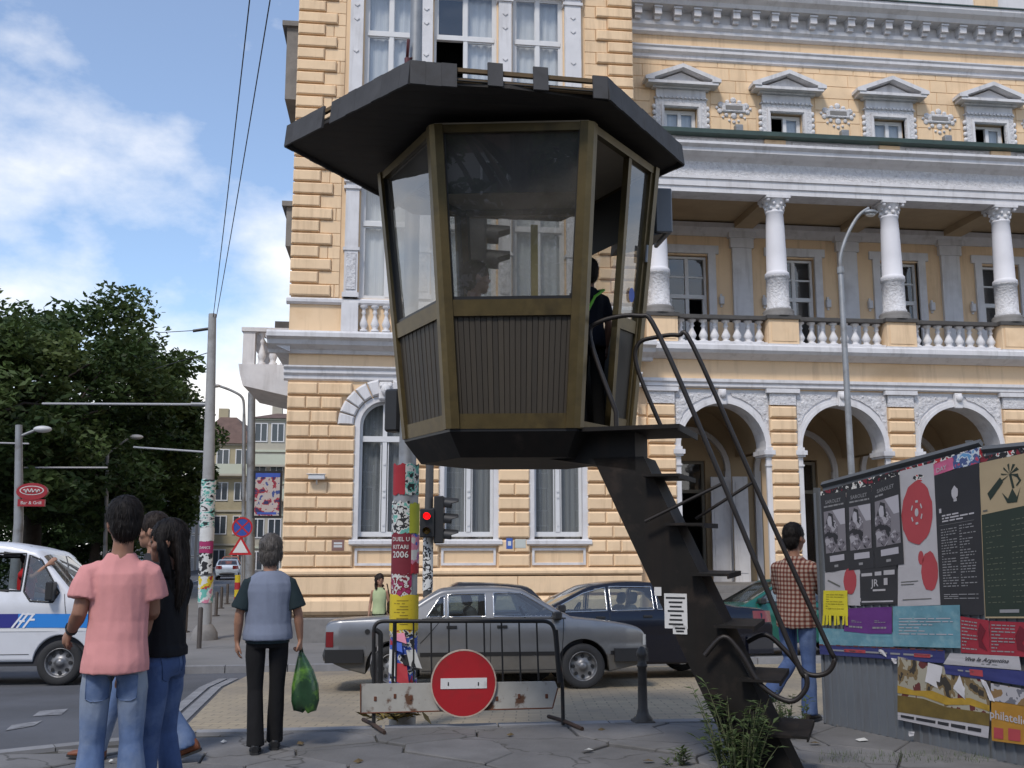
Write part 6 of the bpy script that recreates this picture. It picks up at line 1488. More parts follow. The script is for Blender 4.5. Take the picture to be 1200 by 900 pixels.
c2 = atY(282, 641, Y6 - .05); m = MB(); m.prism([(c2.x - .36, c2.z - .25), (c2.x + .36, c2.z - .25), (c2.x, c2.z + .36)], c2.y - .015, c2.y + .015); tp_ = m.build('warning_triangle', SRR, sg)
m = MB(); m.prism([(c2.x - .24, c2.z - .18), (c2.x + .24, c2.z - .18), (c2.x, c2.z + .23)], c2.y - .02, c2.y - .016); m.build('triangle_field', WHS, tp_)
# posts along the corner pavement
POST = mat('post_brown', (.05, .04, .034), .6, .2, var=.3)
def bollard_lathe(c, h, r, mt, name, label, group=None, cast=False):
    t = thing(name, label, 'bollard', c, 0, group); m = MB()
    if cast: m.lathe([(r * 2.1, 0), (r * 2.1, .03), (r * 1.35, .07), (r * 1.2, .1), (r * 1.05, .12), (r * .95, h * .72), (r * 1.15, h * .73), (r * 1.15, h * .76), (r * .95, h * .77), (r * .95, h * .86), (r * 1.2, h * .88), (r * 1.2, h * .92), (r * .8, h * .97), (r * .3, h)], 18, c); m.build('shaft', mt, t); m = MB(); m.rbox(c[0] - r * 2.2, c[0] + r * 2.2, c[1] - r * 2.2, c[1] + r * 2.2, c[2] - .03, c[2] + .018, .006); m.build('base_plate', mt, t)
    else: m.lathe([(r * 1.3, 0), (r, .03), (r, h - .03), (r * .6, h)], 12, c); m.build('shaft', mt, t); m = MB(); m.lathe([(r * 2.3, -.02), (r * 2.2, .03)], 12, c); m.build('base', mt, t)
    return t
bc_ = atZ(752, 845, 0); bollard_lathe((bc_.x, bc_.y - .05, 0), .66, .042, mat('bollard_grey', (.065, .06, .055), .6, .3, var=.25, dirt=(.03, .025, .02), dscale=7), 'bollard', 'short cast-iron bollard on the pavement edge by the silver car bonnet', None, True)
for i, (px, py, Yh) in enumerate([(233, 762, .95), (217, 741, .75), (253, 722, .8), (259, 713, .8), (266, 708, .8)]):
    g_ = ong(px, py, .12); bollard_lathe((g_.x, g_.y, g_.z), Yh, .055, POST, 'pavement_post', ['tallest brown steel post on the corner pavement, just before the utility pole', 'short brown post at the kerb left of the utility pole', 'thin brown post beyond the utility pole, first of a row of three', 'thin brown post beyond the utility pole, middle of a row of three', 'thin brown post beyond the utility pole, last of a row of three'][i], 'posts along the corner pavement')
for i, px in enumerate((279, 288)):      # striped posts further down
    Y7 = 44; g_ = atY(px, 676, Y7); t = thing('striped_post', ['short red and yellow post at the far kerb, nearer the utility pole', 'short red and yellow post at the far kerb, nearer the palace'][i], 'bollard', (g_.x, Y7, gz(Y7)), 0, 'striped posts at the far kerb')
    for k in range(4): m = MB(); m.lathe([(.13, 0), (.13, .3)], 12, (g_.x, Y7, gz(Y7) + .3 * k)); m.build('band', ink('yel') if k % 2 else ink('red'), t)
# two small cars far down the street
far = build_car('distant_car', 'pale hatchback far down the side street', dict(hatch, paint=paint('pale_paint', (.45, .5, .55)), nx=60), Vector((atY(268, 660, 75).x, 75, gz(75))), R(96))
far2 = build_car('distant_car', 'orange-red hatchback parked far down the side street', dict(hatch, paint=paint('orange_paint', (.5, .09, .02)), nx=60), Vector((atY(254, 655, 88).x + .6, 92, gz(92))), R(96))

# ------------------------------------------------------------------ crowd barrier with no-entry disc
f0 = atZ(437, 853, 0); f1 = atZ(661, 849, 0); BY = f0.y - .02; BA = math.atan2(f1.y - f0.y, f1.x - f0.x)
def bp(px, py, off=0):                   # on the upright plane of the barrier
    d = ray(px, py); o_ = Vector((0, 0, EYE)); nrm = Vector((-math.sin(BA), math.cos(BA), 0)); return o_ + d * ((f0 - o_).dot(nrm) / d.dot(nrm)) - nrm * off
bar = thing('crowd_barrier', 'black tubular crowd barrier with rusty white plank on the pavement edge', 'barrier', (f0.x, f0.y, 0))
TUB = mat('barrier_black', (.02, .02, .021), .5, .3, var=.3, dirt=(.08, .035, .02), dscale=12, dlo=.6, dhi=.75)
m = MB(); m.tube(bent([bp(438, 853), bp(438, 728), bp(648, 728), bp(659, 800), bp(660, 849)], .09), .017, 8); m.build('frame', TUB, bar)
m = MB(); m.tube(bent([bp(446, 800, .0), bp(446, 742), bp(440, 738)], .02), .022, 8); m.build('post', TUB, bar); m = MB(); m.tube([bp(651, 738), bp(656, 800)], .024, 8); m.build('post', TUB, bar)
for i in range(9):
    x = 464 + i * 20.6; m = MB(); m.tube([bp(x, 729), bp(x + 3.0 * i / 9, 806)], .0085, 6); m.build('bar', TUB, bar)
m = MB(); m.tube([bp(462, 729), bp(460, 804)], .014, 6); m.build('bar', TUB, bar)
for px, py in ((437, 853), (661, 849)):
    c = bp(px, py); nrm = Vector((-math.sin(BA), math.cos(BA), 0)); m = MB(); m.tube([c - nrm * .33 + Vector((.11, 0, .02)), c + Vector((0, 0, .03)), c + nrm * .30 + Vector((-.10, 0, .02))], .018, 6); m.build('foot', mat('rusty_foot', (.05, .03, .022), .8, .2, var=.3), bar)
RUST = mat('peeling_white', (.36, .35, .32), .7, var=.14, vscale=5, dirt=(.10, .045, .022), dscale=6, dlo=.56, dhi=.64, bump=.2, bscale=20)
pk = [bp(423, 801, .03), bp(650, 798, .03), bp(653, 806, .03), bp(647, 829, .03), bp(423, 835, .03)]; nrm = Vector((-math.sin(BA), math.cos(BA), 0))
m = MB(); n = len(pk); m.add(pk + [p + nrm * .022 for p in pk], [tuple(range(n)), tuple(range(2 * n - 1, n - 1, -1))] + [(i, (i + 1) % n, (i + 1) % n + n, i + n) for i in range(n)]); plk = m.build('plank', RUST, bar)
RE = mat('rust_edge', (.12, .04, .02), .85, var=.3, vscale=10)
for a, b_ in ((0, 4), (4, 3), (3, 2)):
    m = MB(); m.tube([pk[a] - nrm * .002, pk[b_] - nrm * .002], .006, 5); m.build('rusty_edge', RE, plk)
for px, py in ((440, 818), (463, 815), (482, 817), (582, 818), (608, 815), (640, 815)):
    q = bp(px, py, .034); m = MB(); m.rbox(q.x - .012, q.x + .012, q.y - .003, q.y + .006, q.z - .02, q.z + .018, .003); m.build('bolt', RE, plk)
dc = bp(543, 799.5, .06); R0 = 37.5 / FOC * dc.y * 1.0
SGR = mat('no_entry_red', (.36, .012, .018), .45, var=.08, vscale=3, dirt=(.22, .02, .02), dscale=4)
sgn = disc(dc, 0, R0 - .012, dc.y - .006, dc.y + .008, SGR, 'sign_disc', bar, 48); disc(dc, R0 - .012, R0, dc.y - .008, dc.y + .01, mat('disc_rim', (.45, .36, .30), .6, var=.2, vscale=8, dirt=(.2, .1, .07), dscale=9), 'disc_rim', sgn, 48)
q0, q1 = bp(516, 806, .07), bp(570, 793, .07); m = MB(); m.bb(q0.x, q1.x, dc.y - .0115, dc.y - .0062, q0.z, q1.z); wb = m.build('white_bar', WHS, sgn)
for px in (525, 560):
    q = bp(px, 800, .075); m = MB(); m.rbox(q.x - .005, q.x + .005, dc.y - .016, dc.y - .0116, q.z - .016, q.z + .016, .002); m.build('bolt', BLK, wb)
# litter by the barrier
g_ = atZ(465, 842, 0); m = MB(); rg = random.Random(9)
for i in range(70):
    p = Vector((g_.x + rg.gauss(0, .12), g_.y + rg.gauss(.05, .05), rg.uniform(.0, .06))); u = Vector((rg.uniform(-1, 1), rg.uniform(-.5, .5), rg.uniform(-.2, .5))).normalized() * rg.uniform(.03, .1); v = u.cross(Vector((rg.uniform(-1, 1), rg.uniform(-1, 1), 1))).normalized() * .02
    m.add([p - u, p + v, p + u, p - v], [(0, 1, 2, 3)], rg.choice((0, 0, 1, 2)))
tag(m.build('litter_heap', [mat('dry_stalk', (.12, .09, .02), .9, var=.3), mat('dry_leaf', (.05, .04, .015), .9), mat('straw', (.22, .17, .05), .9)], None, fixn=False), 'small heap of yellowed stalks and litter under the barrier plank', 'litter')

# ------------------------------------------------------------------ poster hoarding
ha = atZ(967, 847, 0); hb = atZ(1122, 880, 0); hu = (hb - ha).normalized(); hn = Vector((hu.y, -hu.x, 0))
if hn.dot(Vector((0, 0, 0)) - ha) < 0: hn = -hn
def hp(px, py, off=0.0):
    d = ray(px, py); o_ = Vector((0, 0, EYE)); p = o_ + d * ((ha + hn * off - o_).dot(hn) / d.dot(hn)); return p
def hc(cx, cy, off=0.0): return hp(cx / 2.25 + 900, cy / 2.25 + 500, off)       # from an enlarged crop
hoard = thing('poster_hoarding', 'grey ribbed metal hoarding pasted with layers of torn posters', 'hoarding', (ha.x, ha.y, 0))
ZNK = mat('hoarding_sheet', (.14, .155, .175), .6, .25, var=.2, vscale=3, dirt=(.09, .08, .075), dscale=3, stretch=(1, 1, .3))
tl_, tr_ = hp(964, 571), hp(1150, 522); e1 = hp(1150, 760); e1b = Vector((e1.x, e1.y, 0)); e2 = e1b + hu * 2.6
def slab(pts, th, name, mt, parent):
    n = len(pts); m = MB(); m.add([Vector(p) for p in pts] + [Vector(p) - hn * th for p in pts], [tuple(range(n)), tuple(range(2 * n - 1, n - 1, -1))] + [(i, (i + 1) % n, (i + 1) % n + n, i + n) for i in range(n)]); return m.build(name, mt, parent)
s1 = slab([(ha.x, ha.y, -.02), (e1b.x, e1b.y, -.02), tr_, tl_], .03, 'sheet', ZNK, hoard)
t2a = hp(1152, 530); s2_ = slab([(e1b.x + hu.x * .02, e1b.y + hu.y * .02, -.02), (e2.x, e2.y, -.02), (e2.x, e2.y, t2a.z + .02), t2a + hu * .02], .03, 'sheet', ZNK, hoard)
for (a, b_, za, zb_) in ((ha, e1b, tl_.z, tr_.z), (e1b + hu * .05, e2, t2a.z, t2a.z + .02)):
    n = int((b_ - a).length / .085)
    for k in range(n + 1):
        p = a.lerp(b_, k / n); zt = za + (zb_ - za) * k / n; q = Vector((p.x, p.y, 0)); m = MB()
        A = [q + hu * du + hn * dn for du, dn in ((-.014, .0), (-.008, .010), (.008, .010), (.014, .0))]
        m.add([(*v.xy, .0) for v in A] + [(*v.xy, zt - .05) for v in A], [(0, 1, 5, 4), (1, 2, 6, 5), (2, 3, 7, 6), (0, 3, 2, 1), (4, 5, 6, 7)]); m.build('rib', ZNK, s1 if b_ is e1b else s2_)
FRM = mat('hoarding_frame', (.10, .105, .11), .6, .3, var=.2)
m = MB(); m.tube([tl_ + Vector((0, 0, .02)), tr_ + Vector((0, 0, .02))], .03, 4, sm=False); m.build('top_rail', FRM, hoard); m = MB(); m.tube([t2a + Vector((0, 0, .02)), Vector((e2.x, e2.y, t2a.z + .04))], .03, 4, sm=False); m.build('top_rail', FRM, hoard)
for p, zt in ((ha, tl_.z), (e1b, tr_.z + .05), (e1b + hu * 1.3, 2.3)):
    m = MB(); q = Vector((p.x, p.y, 0)) - hn * .03; m.tube([q + Vector((0, 0, -.05)), q + Vector((0, 0, zt))], .035, 4, sm=False); m.build('post', FRM, hoard)
LAY = [0.012]
def poster(cs, mt, label=None, name='poster', wav=.014, nx=6, ny=8, seed=0):
    LAY[0] += .0012; off = LAY[0]; TL, TR, BR, BL = [hc(*c, off) for c in cs]; rg = random.Random(seed or int(cs[0][0] * 7 + cs[0][1])); m = MB(); A = []
    for j in range(ny + 1):
        row = []
        for i in range(nx + 1):
            u, v = i / nx, j / ny; p = TL.lerp(TR, u).lerp(BL.lerp(BR, u), v); p = p + hn * (wav * .28 * noise.noise(Vector((u * 3 + off * 900, v * 5, 0)))); row.append(p)
        A.append(row)
    m.rings(A, 0, True, False, False); o = m.build(name, mt, hoard, fixn=False, label=label); o['c'] = 0; del o['c']
    o_ = dict(o=o, TL=TL, TR=TR, BR=BR, BL=BL, off=off); return o_
def pin(P, u, v, up=.004): return P['TL'].lerp(P['TR'], u).lerp(P['BL'].lerp(P['BR'], u), v) + hn * up
def patch(P, polys, mt, name='print', up=.003, kind=None):
    m = MB()
    for poly in polys: m.add([pin(P, u, v, up) for u, v in poly], [tuple(range(len(poly)))])
    return m.build(name, mt, P['o'], kind, fixn=False)
def rect(u0, v0, u1, v1): return [(u0, v0), (u1, v0), (u1, v1), (u0, v1)]
def ell(u, v, ru, rv, n=20, wob=0): return [(u + ru * (1 + wob * math.sin(k * 3.1)) * math.cos(2 * math.pi * k / n), v + rv * (1 + wob * math.sin(k * 2.3)) * math.sin(2 * math.pi * k / n)) for k in range(n)]
def words(P, u, v, size, txt, mt, bold=True):
    vs, fs = text_mesh(txt, size, 0, bold=bold); eu = (P['TR'] - P['TL']); ev = (P['BL'] - P['TL']); c = pin(P, u, v, .0045); eu.normalize(); m = MB(); upv = -ev.normalized()
    m.add([c + eu * w_.x + upv * w_.y for w_ in vs], fs); return m.build('lettering', mt, P['o'], fixn=False)
def lines(P, u0, u1, v0, v1, n, mt, seed=1, h=.4, broken=True):
    rg = random.Random(seed); polys = []
    for k in range(n):
        v = v0 + (v1 - v0) * k / n; hh = (v1 - v0) / n * h; u = u0
        if not broken: polys.append(rect(u0 + rg.uniform(0, .05), v, u1 - rg.uniform(0, .08), v + hh)); continue
        while u < u1 - .02:
            w_ = rg.uniform(.03, .14) * (u1 - u0) * 2; polys.append(rect(u, v, min(u1, u + w_), v + hh)); u += w_ + .025
            if rg.random() < .12: break
    return patch(P, polys, mt, 'print', .003, 'stuff')
KB = mat('poster_black', (.018, .018, .022), .5, var=.2); KW = mat('poster_white', (.37, .36, .38), .7, var=.08, vscale=5, bump=.2, bscale=20); KG = mat('photo_grey', (.17, .16, .18), .6); KL = mat('photo_light', (.36, .35, .39), .6); CORAL = mat('ink_coral', (.33, .045, .055), .7, var=.1, vscale=5)
KV = mat('ink_violet', (.10, .02, .16), .6, var=.1); KC = mat('ink_cyan', (.10, .23, .29), .65, var=.25, vscale=6, dirt=(.20, .33, .37), dscale=9); KBL = mat('ink_ultra', (.025, .03, .13), .6, var=.2); KT = mat('ink_tan', (.33, .26, .16), .7, var=.08); KDG = mat('ink_forest', (.015, .026, .018), .55, var=.15); KR = mat('ink_crimson', (.26, .015, .03), .6, var=.15); KY = mat('ink_acid', (.55, .48, .02), .7, var=.08); KGY = mat('ink_dim', (.22, .22, .23), .7); KTX = mat('ink_faint', (.10, .10, .09), .7); PHOTO = poster_mat('photo_print', [(.02, .02, .025), (.13, .12, .14), (.30, .29, .32), (.04, .04, .05)], 9)
# base layer of old paper along the top edges
poster([(138, 172), (565, 52), (565, 110), (140, 200)], poster_mat('old_layer', [INKS['red'], INKS['white'], INKS['black'], INKS['maroon'], INKS['white']], 14), 'ragged old poster layer along the top edge', nx=10)
poster([(560, 80), (700, 50), (700, 80), (560, 100)], MATS['old_layer'], 'ragged old poster layer along the top edge', nx=10)
P = poster([(347, 118), (436, 95), (456, 470), (342, 474)], KW, 'white poster with a large red disc')
patch(P, [ell(.5, .33, .42, .23, 26, .03)], CORAL, 'red_disc'); patch(P, [ell(.78, .76, .2, .14, 18, .05), ell(.58, .66, .07, .05)], CORAL, 'red_blob')
patch(P, [[(.5 + r_ * 1.0 * math.cos(a), .33 + r_ * .55 * math.sin(a)) for a, r_ in [(b0 + k * .12, .16 if k < 5 else .13) for k in (0, 1, 2, 3, 4)] + [(b0 + k * .12, .13) for k in (4, 3, 2, 1, 0)]] for b0 in (.2, 1.3, 2.3, 3.4, 4.5, 5.5)] + [ell(.5, .33, .05, .03)], KW, 'white_ring', .006)
patch(P, [rect(.08, .82, .5, .826), rect(.08, .84, .4, .846), rect(.12, .95, .8, .956)], KTX, 'drawing')
P = poster([(150, 382), (243, 372), (245, 472), (150, 470)], KW, 'white poster with a red blob, half covered'); patch(P, [ell(.72, .33, .18, .37, 18, .04)], CORAL, 'red_blob'); patch(P, [[(.1, .25), (.45, .45), (.44, .49), (.08, .29)]], KTX, 'drawing')
P = poster([(242, 372), (339, 364), (341, 468), (243, 470)], KB, 'small black poster with white lettering'); words(P, .42, .52, .085, 'JR', KW); patch(P, [rect(.66, .32, .76, .5), rect(.36, .6, .7, .65), rect(.05, .9, .9, .94), rect(.05, .16, .35, .24), rect(.42, .14, .6, .24), rect(.66, .12, .95, .24)], KW)
for i, cs in enumerate([[(138, 182), (205, 168), (213, 376), (151, 385)], [(206, 168), (273, 154), (280, 372), (213, 379)], [(273, 153), (346, 126), (359, 362), (281, 373)]]):
    P = poster(cs, KB, 'black poster with a grey photograph and pale strip')
    patch(P, [rect(.1, .22, .94, .76)], KG, 'photo'); patch(P, [[(.45, .22), (.94, .22), (.94, .42), (.75, .42)]], KL, 'sky_area', .0036)
    patch(P, [ell(.36, .52, .28, .24, 16, .12)], PHOTO, 'figure', .0042); patch(P, [ell(.33, .34, .1, .085, 14)], KL, 'face', .0048); patch(P, [[(.22, .34), (.3, .24), (.46, .27), (.5, .45), (.42, .42), (.4, .3), (.3, .28)]], KB, 'hair', .0052)
    patch(P, [ell(.75, .68, .17, .07, 12, .2)], PHOTO, 'crowd', .0042); patch(P, [rect(.25, .8, .85, .875)], KL, 'pale_strip', .004); lines(P, .3, .8, .81, .87, 2, KTX, i, .4); words(P, .5, .125, .045, 'SAROLET', KGY); lines(P, .12, .9, .15, .19, 1, KGY, i + 5, .5)
    patch(P, [rect(.42, .92, .58, .95)], KGY)
P = poster([(436, 100), (486, 80), (490, 112), (438, 130)], mat('ink_rose', (.45, .10, .2), .7, var=.25, vscale=12), 'small rose-pink flyer'); words(P, .4, .8, .05, 'DAY', KW)
poster([(486, 78), (556, 54), (558, 97), (489, 112)], poster_mat('flyer_blue', [(.1, .25, .45), (.45, .5, .55), (.05, .08, .2), (.35, .05, .1), (.3, .4, .5)], 14), 'small blue and pink picture flyer')
P = poster([(438, 129), (557, 95), (569, 497), (456, 494)], KB, 'large black poster full of white type')
lines(P, .08, .9, .25, .29, 1, KW, 31, .8); lines(P, .14, .86, .30, .36, 3, KW, 3, .5); lines(P, .06, .9, .37, .372, 1, KGY, 3, .8, False)
patch(P, [ell(.45, .16, .075, .045, 12, .15), rect(.42, .2, .49, .22)], KW, 'emblem')
lines(P, .1, .46, .40, .82, 22, KGY, 8, .35); lines(P, .52, .88, .39, .82, 23, KGY, 9, .35); lines(P, .1, .9, .86, .9, 3, KGY, 10, .4)
P = poster([(557, 96), (760, 52), (760, 190), (562, 233)], KT, 'tan poster head with a palm tree emblem')
patch(P, [[(.40, .34), (.44, .62), (.47, .62), (.43, .34)]] + [[(.41, .34), (.41 + .13 * math.cos(a), .34 - .24 * math.sin(a) + .03), (.41 + .11 * math.cos(a + .25), .34 - .2 * math.sin(a + .25))] for a in (-.35, .35, .95, 1.6, 2.2, 2.8, 3.4)] + [[(.30, .66), (.37, .88), (.5, .9), (.55, .62), (.50, .8), (.44, .62), (.38, .8)], [(.52, .4), (.56, .5), (.5, .6), (.49, .57), (.53, .5), (.5, .42)]], KDG, 'palm_emblem'); patch(P, [[(.1, .62), (.28, .36), (.32, .46), (.14, .76)]], KDG, 'banner')
lines(P, .03, .6, .92, .97, 1, KTX, 4, .6)
P = poster([(562, 233), (760, 191), (760, 505), (573, 505)], KDG, 'dark green poster with faint lists of names'); lines(P, .06, .32, .12, .9, 15, mat('ink_moss', (.09, .10, .07), .7), 12, .16); lines(P, .42, .7, .1, .9, 16, MATS['ink_moss'], 13, .16); patch(P, [rect(0, 0, .008, 1), rect(0, .985, 1, 1)], KT, 'border'); patch(P, [rect(.22, .92, .5, .95)], KGY)
poster([(133, 530), (331, 542), (331, 581), (135, 575)], KC, 'pale cyan poster strip'); P = poster([(329, 474), (506, 470), (508, 584), (329, 579)], KC, 'wide pale cyan poster'); lines(P, .1, .9, .3, .75, 6, KL, 20, .3)
for cs in ([(205, 480), (262, 477), (263, 546), (200, 539)], [(262, 477), (326, 475), (327, 546), (262, 546)]):
    P = poster(cs, KV, 'purple poster'); lines(P, .3, .75, .5, .62, 2, KGY, 2, .4); lines(P, .22, .82, .74, .84, 1, KGY, 6, .7)
P = poster([(146, 432), (209, 432), (211, 500), (145, 497)], KY, 'yellow flyer with tear-off strips'); lines(P, .12, .85, .15, .8, 7, mat('ink_mustard', (.25, .2, .01), .7), 33, .25)
for k in range(9):                       # tear-off strips
    u = 145 + k * 7.3; 
    if k in (3, 6): continue
    poster([(u, 497), (u + 6.3, 497), (u + 5.5 + (k % 3) * 2 - 2, 524 - (k % 2) * 3), (u - .5 + (k % 3) * 2 - 2, 524)], KY, None, 'tear_off_strip', nx=1, ny=2)
P = poster([(135, 575), (466, 590), (466, 624), (137, 600)], KBL, 'torn dark blue poster strip', nx=14); patch(P, [rect(.22, .3, .4, .6), rect(.78, .35, .9, .65)], CORAL, 'red_mark'); lines(P, .1, .95, .4, .6, 1, KGY, 40, .8); patch(P, [rect(k * .05, -.08 + .05 * (k % 3), k * .05 + .04, .06) for k in range(20)], mat('torn_brown', (.10, .03, .03), .8), 'torn_edge')
for cs in ([(507, 500), (582, 511), (584, 602), (509, 596)], [(584, 512), (700, 517), (700, 608), (584, 603)]):
    P = poster(cs, KR, 'crimson poster with white lists'); lines(P, .05, .6, .1, .95, 9, KGY, 50, .35); patch(P, [[(.7, .1), (.9, .3), (.75, .6), (.95, .9), (.65, .8), (.6, .4)]], mat('ink_darkred', (.12, .005, .015), .6), 'figure')
P = poster([(342, 606), (586, 660), (584, 790), (342, 752)], poster_mat('torn_landscape', [(.03, .025, .02), (.16, .11, .05), (.30, .28, .22), (.10, .02, .02), (.07, .06, .02)], 8, (1, 1, .6)), 'torn brown landscape poster', nx=12)
patch(P, [[(0, .52), (.2, .56), (.4, .5), (.6, .58), (.8, .5), (1, .58), (1, .7), (.8, .64), (.55, .72), (.3, .64), (0, .66)]], mat('ink_gold', (.32, .20, .02), .7, var=.3, vscale=10), 'gold_band'); patch(P, [[(0, .7), (.3, .68), (.55, .76), (1, .74), (1, 1), (0, 1)]], mat('ink_soil', (.11, .075, .015), .7, var=.35, vscale=8), 'soil_band')
P = poster([(342, 752), (583, 790), (581, 822), (342, 772)], KW, 'white strip of tiny lettering', nx=10); lines(P, .04, .96, .3, .75, 1, KB, 61, .7)
P = poster([(480, 597), (662, 606), (668, 642), (462, 626)], KW, 'white torn banner with black lettering'); words(P, .55, .55, .055, 'Viva la Argentina', KB); lines(P, .5, .85, .72, .8, 1, KTX, 3, .6)
P = poster([(464, 628), (720, 648), (720, 690), (468, 652)], KBL, 'dark blue torn strip under the white banner', nx=10); patch(P, [rect(.28, .2, .42, .75)], CORAL, 'red_mark'); lines(P, .15, .6, .35, .6, 1, KGY, 7, .6)
P = poster([(588, 676), (720, 700), (720, 845), (590, 828)], mat('ink_amber', (.34, .17, .02), .7, var=.25, vscale=6), 'amber poster with white lettering'); words(P, .36, .62, .085, 'philatelie', KW); patch(P, [rect(.35, .74, .6, .95), rect(.05, .76, .25, .95)], CORAL, 'red_mark'); patch(P, [rect(0, 0, 1, .3)], poster_mat('amber_top', [(.12, .12, .14), (.35, .34, .36), (.2, .12, .05)], 7), 'picture')
for cs in ([(422, 622), (462, 632), (448, 690), (415, 672)], [(505, 655), (518, 690), (520, 720), (488, 690)], [(290, 585), (305, 590), (313, 608), (296, 598)], [(325, 610), (340, 612), (338, 626), (328, 622)], [(370, 803), (386, 805), (384, 815), (372, 817)], [(560, 665), (575, 672), (598, 725), (585, 722)]):
    poster(cs, mat('torn_white', (.52, .51, .53), .8, bump=.4, bscale=15), 'curled white scrap of torn paper', 'paper_scrap', .05, 4, 4)

# ------------------------------------------------------------------ weeds at the stair foot
def weed(name, label, c, nst, h, spread, seed, ls=.035, mt=WEED, flowers=0):
    t = thing(name, label, 'plant', c); rg = random.Random(seed); st = MB(); lf = MB(); fl = MB()
    for i in range(nst):
        a = rg.uniform(0, 6.283); b0 = Vector(c) + Vector((math.cos(a), math.sin(a), 0)) * rg.uniform(0, .12); hh = h * rg.uniform(.45, 1.0); ln = Vector((math.cos(a), math.sin(a), 0)) * spread * rg.uniform(.2, 1)
        P_ = [b0 + ln * (k / 6) ** 1.6 + Vector((0, 0, hh * k / 6)) for k in range(7)]; st.tube(P_, [.005, .0045, .004, .0035, .003, .0025, .001], 4)
        for k in range(int(26 * hh / h)):
            u = rg.uniform(.12, 1); q = P_[min(5, int(u * 6))].lerp(P_[min(6, int(u * 6) + 1)], u * 6 % 1); an = rg.uniform(0, 6.283); d = Vector((math.cos(an), math.sin(an), rg.uniform(.1, .9))).normalized(); v = d.cross(Vector((0, 0, 1))).normalized(); s_ = ls * rg.uniform(.6, 1.4)
            kk = len(lf.v); lf.v += [tuple(q), tuple(q + d * s_ + v * s_ * .3), tuple(q + d * s_ * 2.2 - Vector((0, 0, s_ * .4))), tuple(q + d * s_ - v * s_ * .3)]; lf.f.append([kk, kk + 1, kk + 2, kk + 3]); lf.m.append(0); lf.sm.append(False)
        if flowers and i % 2 == 0: fl.ball(tuple(P_[-1]), .010, n=5)
    st.build('stems', mat('weed_stem', (.10, .11, .05), .8), t, 'stuff'); lf.build('foliage', mt, t, fixn=False)
    if flowers: fl.build('flowers', mat('weed_flower', (.5, .5, .45), .8), t)
    return t
w0 = atY(866, 900, 6.6); weed('weed_plant', 'bushy green weed growing at the foot of the booth stairs', (w0.x, w0.y, -.02), 46, .72, .24, 3, .036, WEED, 0)
w1 = atZ(925, 862, 0); weed('weed_plant', 'thin weed on the right of the stair foot', (w1.x, w1.y, -.02), 14, .42, .14, 5, .03); w2 = atZ(795, 895, 0); weed('weed_plant', 'sparse low weed left of the stair foot', (w2.x, w2.y, -.02), 6, .16, .10, 8, .025)
m = MB(); rg = random.Random(12)
for i in range(1500):
    if i % 3: p = Vector((SB.x + rg.gauss(-.05, .45), SB.y + rg.gauss(-.1, .18), -.02))
    else: p = atZ(rg.uniform(960, 1160), rg.uniform(884, 897), -.02)
    a = rg.uniform(0, 6.283); d = Vector((math.cos(a), math.sin(a), 0)); h = rg.uniform(.02, .07); s_ = d.cross(Vector((0, 0, 1))) * .003; m.add([p - s_, p + s_, p + d * h * .5 + Vector((0, 0, h))], [(0, 1, 2)])
tag(m.build('grass_tufts', WEED, None, 'stuff', fixn=False), 'short grass growing in the paving joints by the stair foot', 'grass')

rg = random.Random(77)
for i, (px, py) in enumerate([(130, 893), (352, 872), (598, 862), (690, 880), (705, 856), (955, 872), (1010, 868), (420, 893), (760, 893), (262, 870), (905, 858)]):
    p = atZ(px, py, 0); a = rg.uniform(0, 6.28); s_ = rg.uniform(.015, .045); m = MB(); u = Vector((math.cos(a), math.sin(a), 0)) * s_; v = Vector((-math.sin(a), math.cos(a), 0)) * s_ * .6
    m.add([p - u - v + Vector((0, 0, .004)), p + u - v + Vector((0, 0, .006)), p + u + v + Vector((0, 0, .018)), p - u + v + Vector((0, 0, .009)), p + Vector((0, 0, .022))], [(0, 1, 4), (1, 2, 4), (2, 3, 4), (3, 0, 4)])
    paper = i % 3 == 0
    tag(m.build('paper_scrap' if paper else 'dry_leaf', mat('scrap_white', (.5, .5, .48), .9) if paper else mat('leaf_litter', (.10, .07, .03), .9), fixn=False), 'crumpled white scrap of paper lying on the cracked paving' if paper else 'small dry brown leaf lying on the cracked paving', 'litter', 'paper scraps on the paving' if paper else 'dry leaves on the paving')

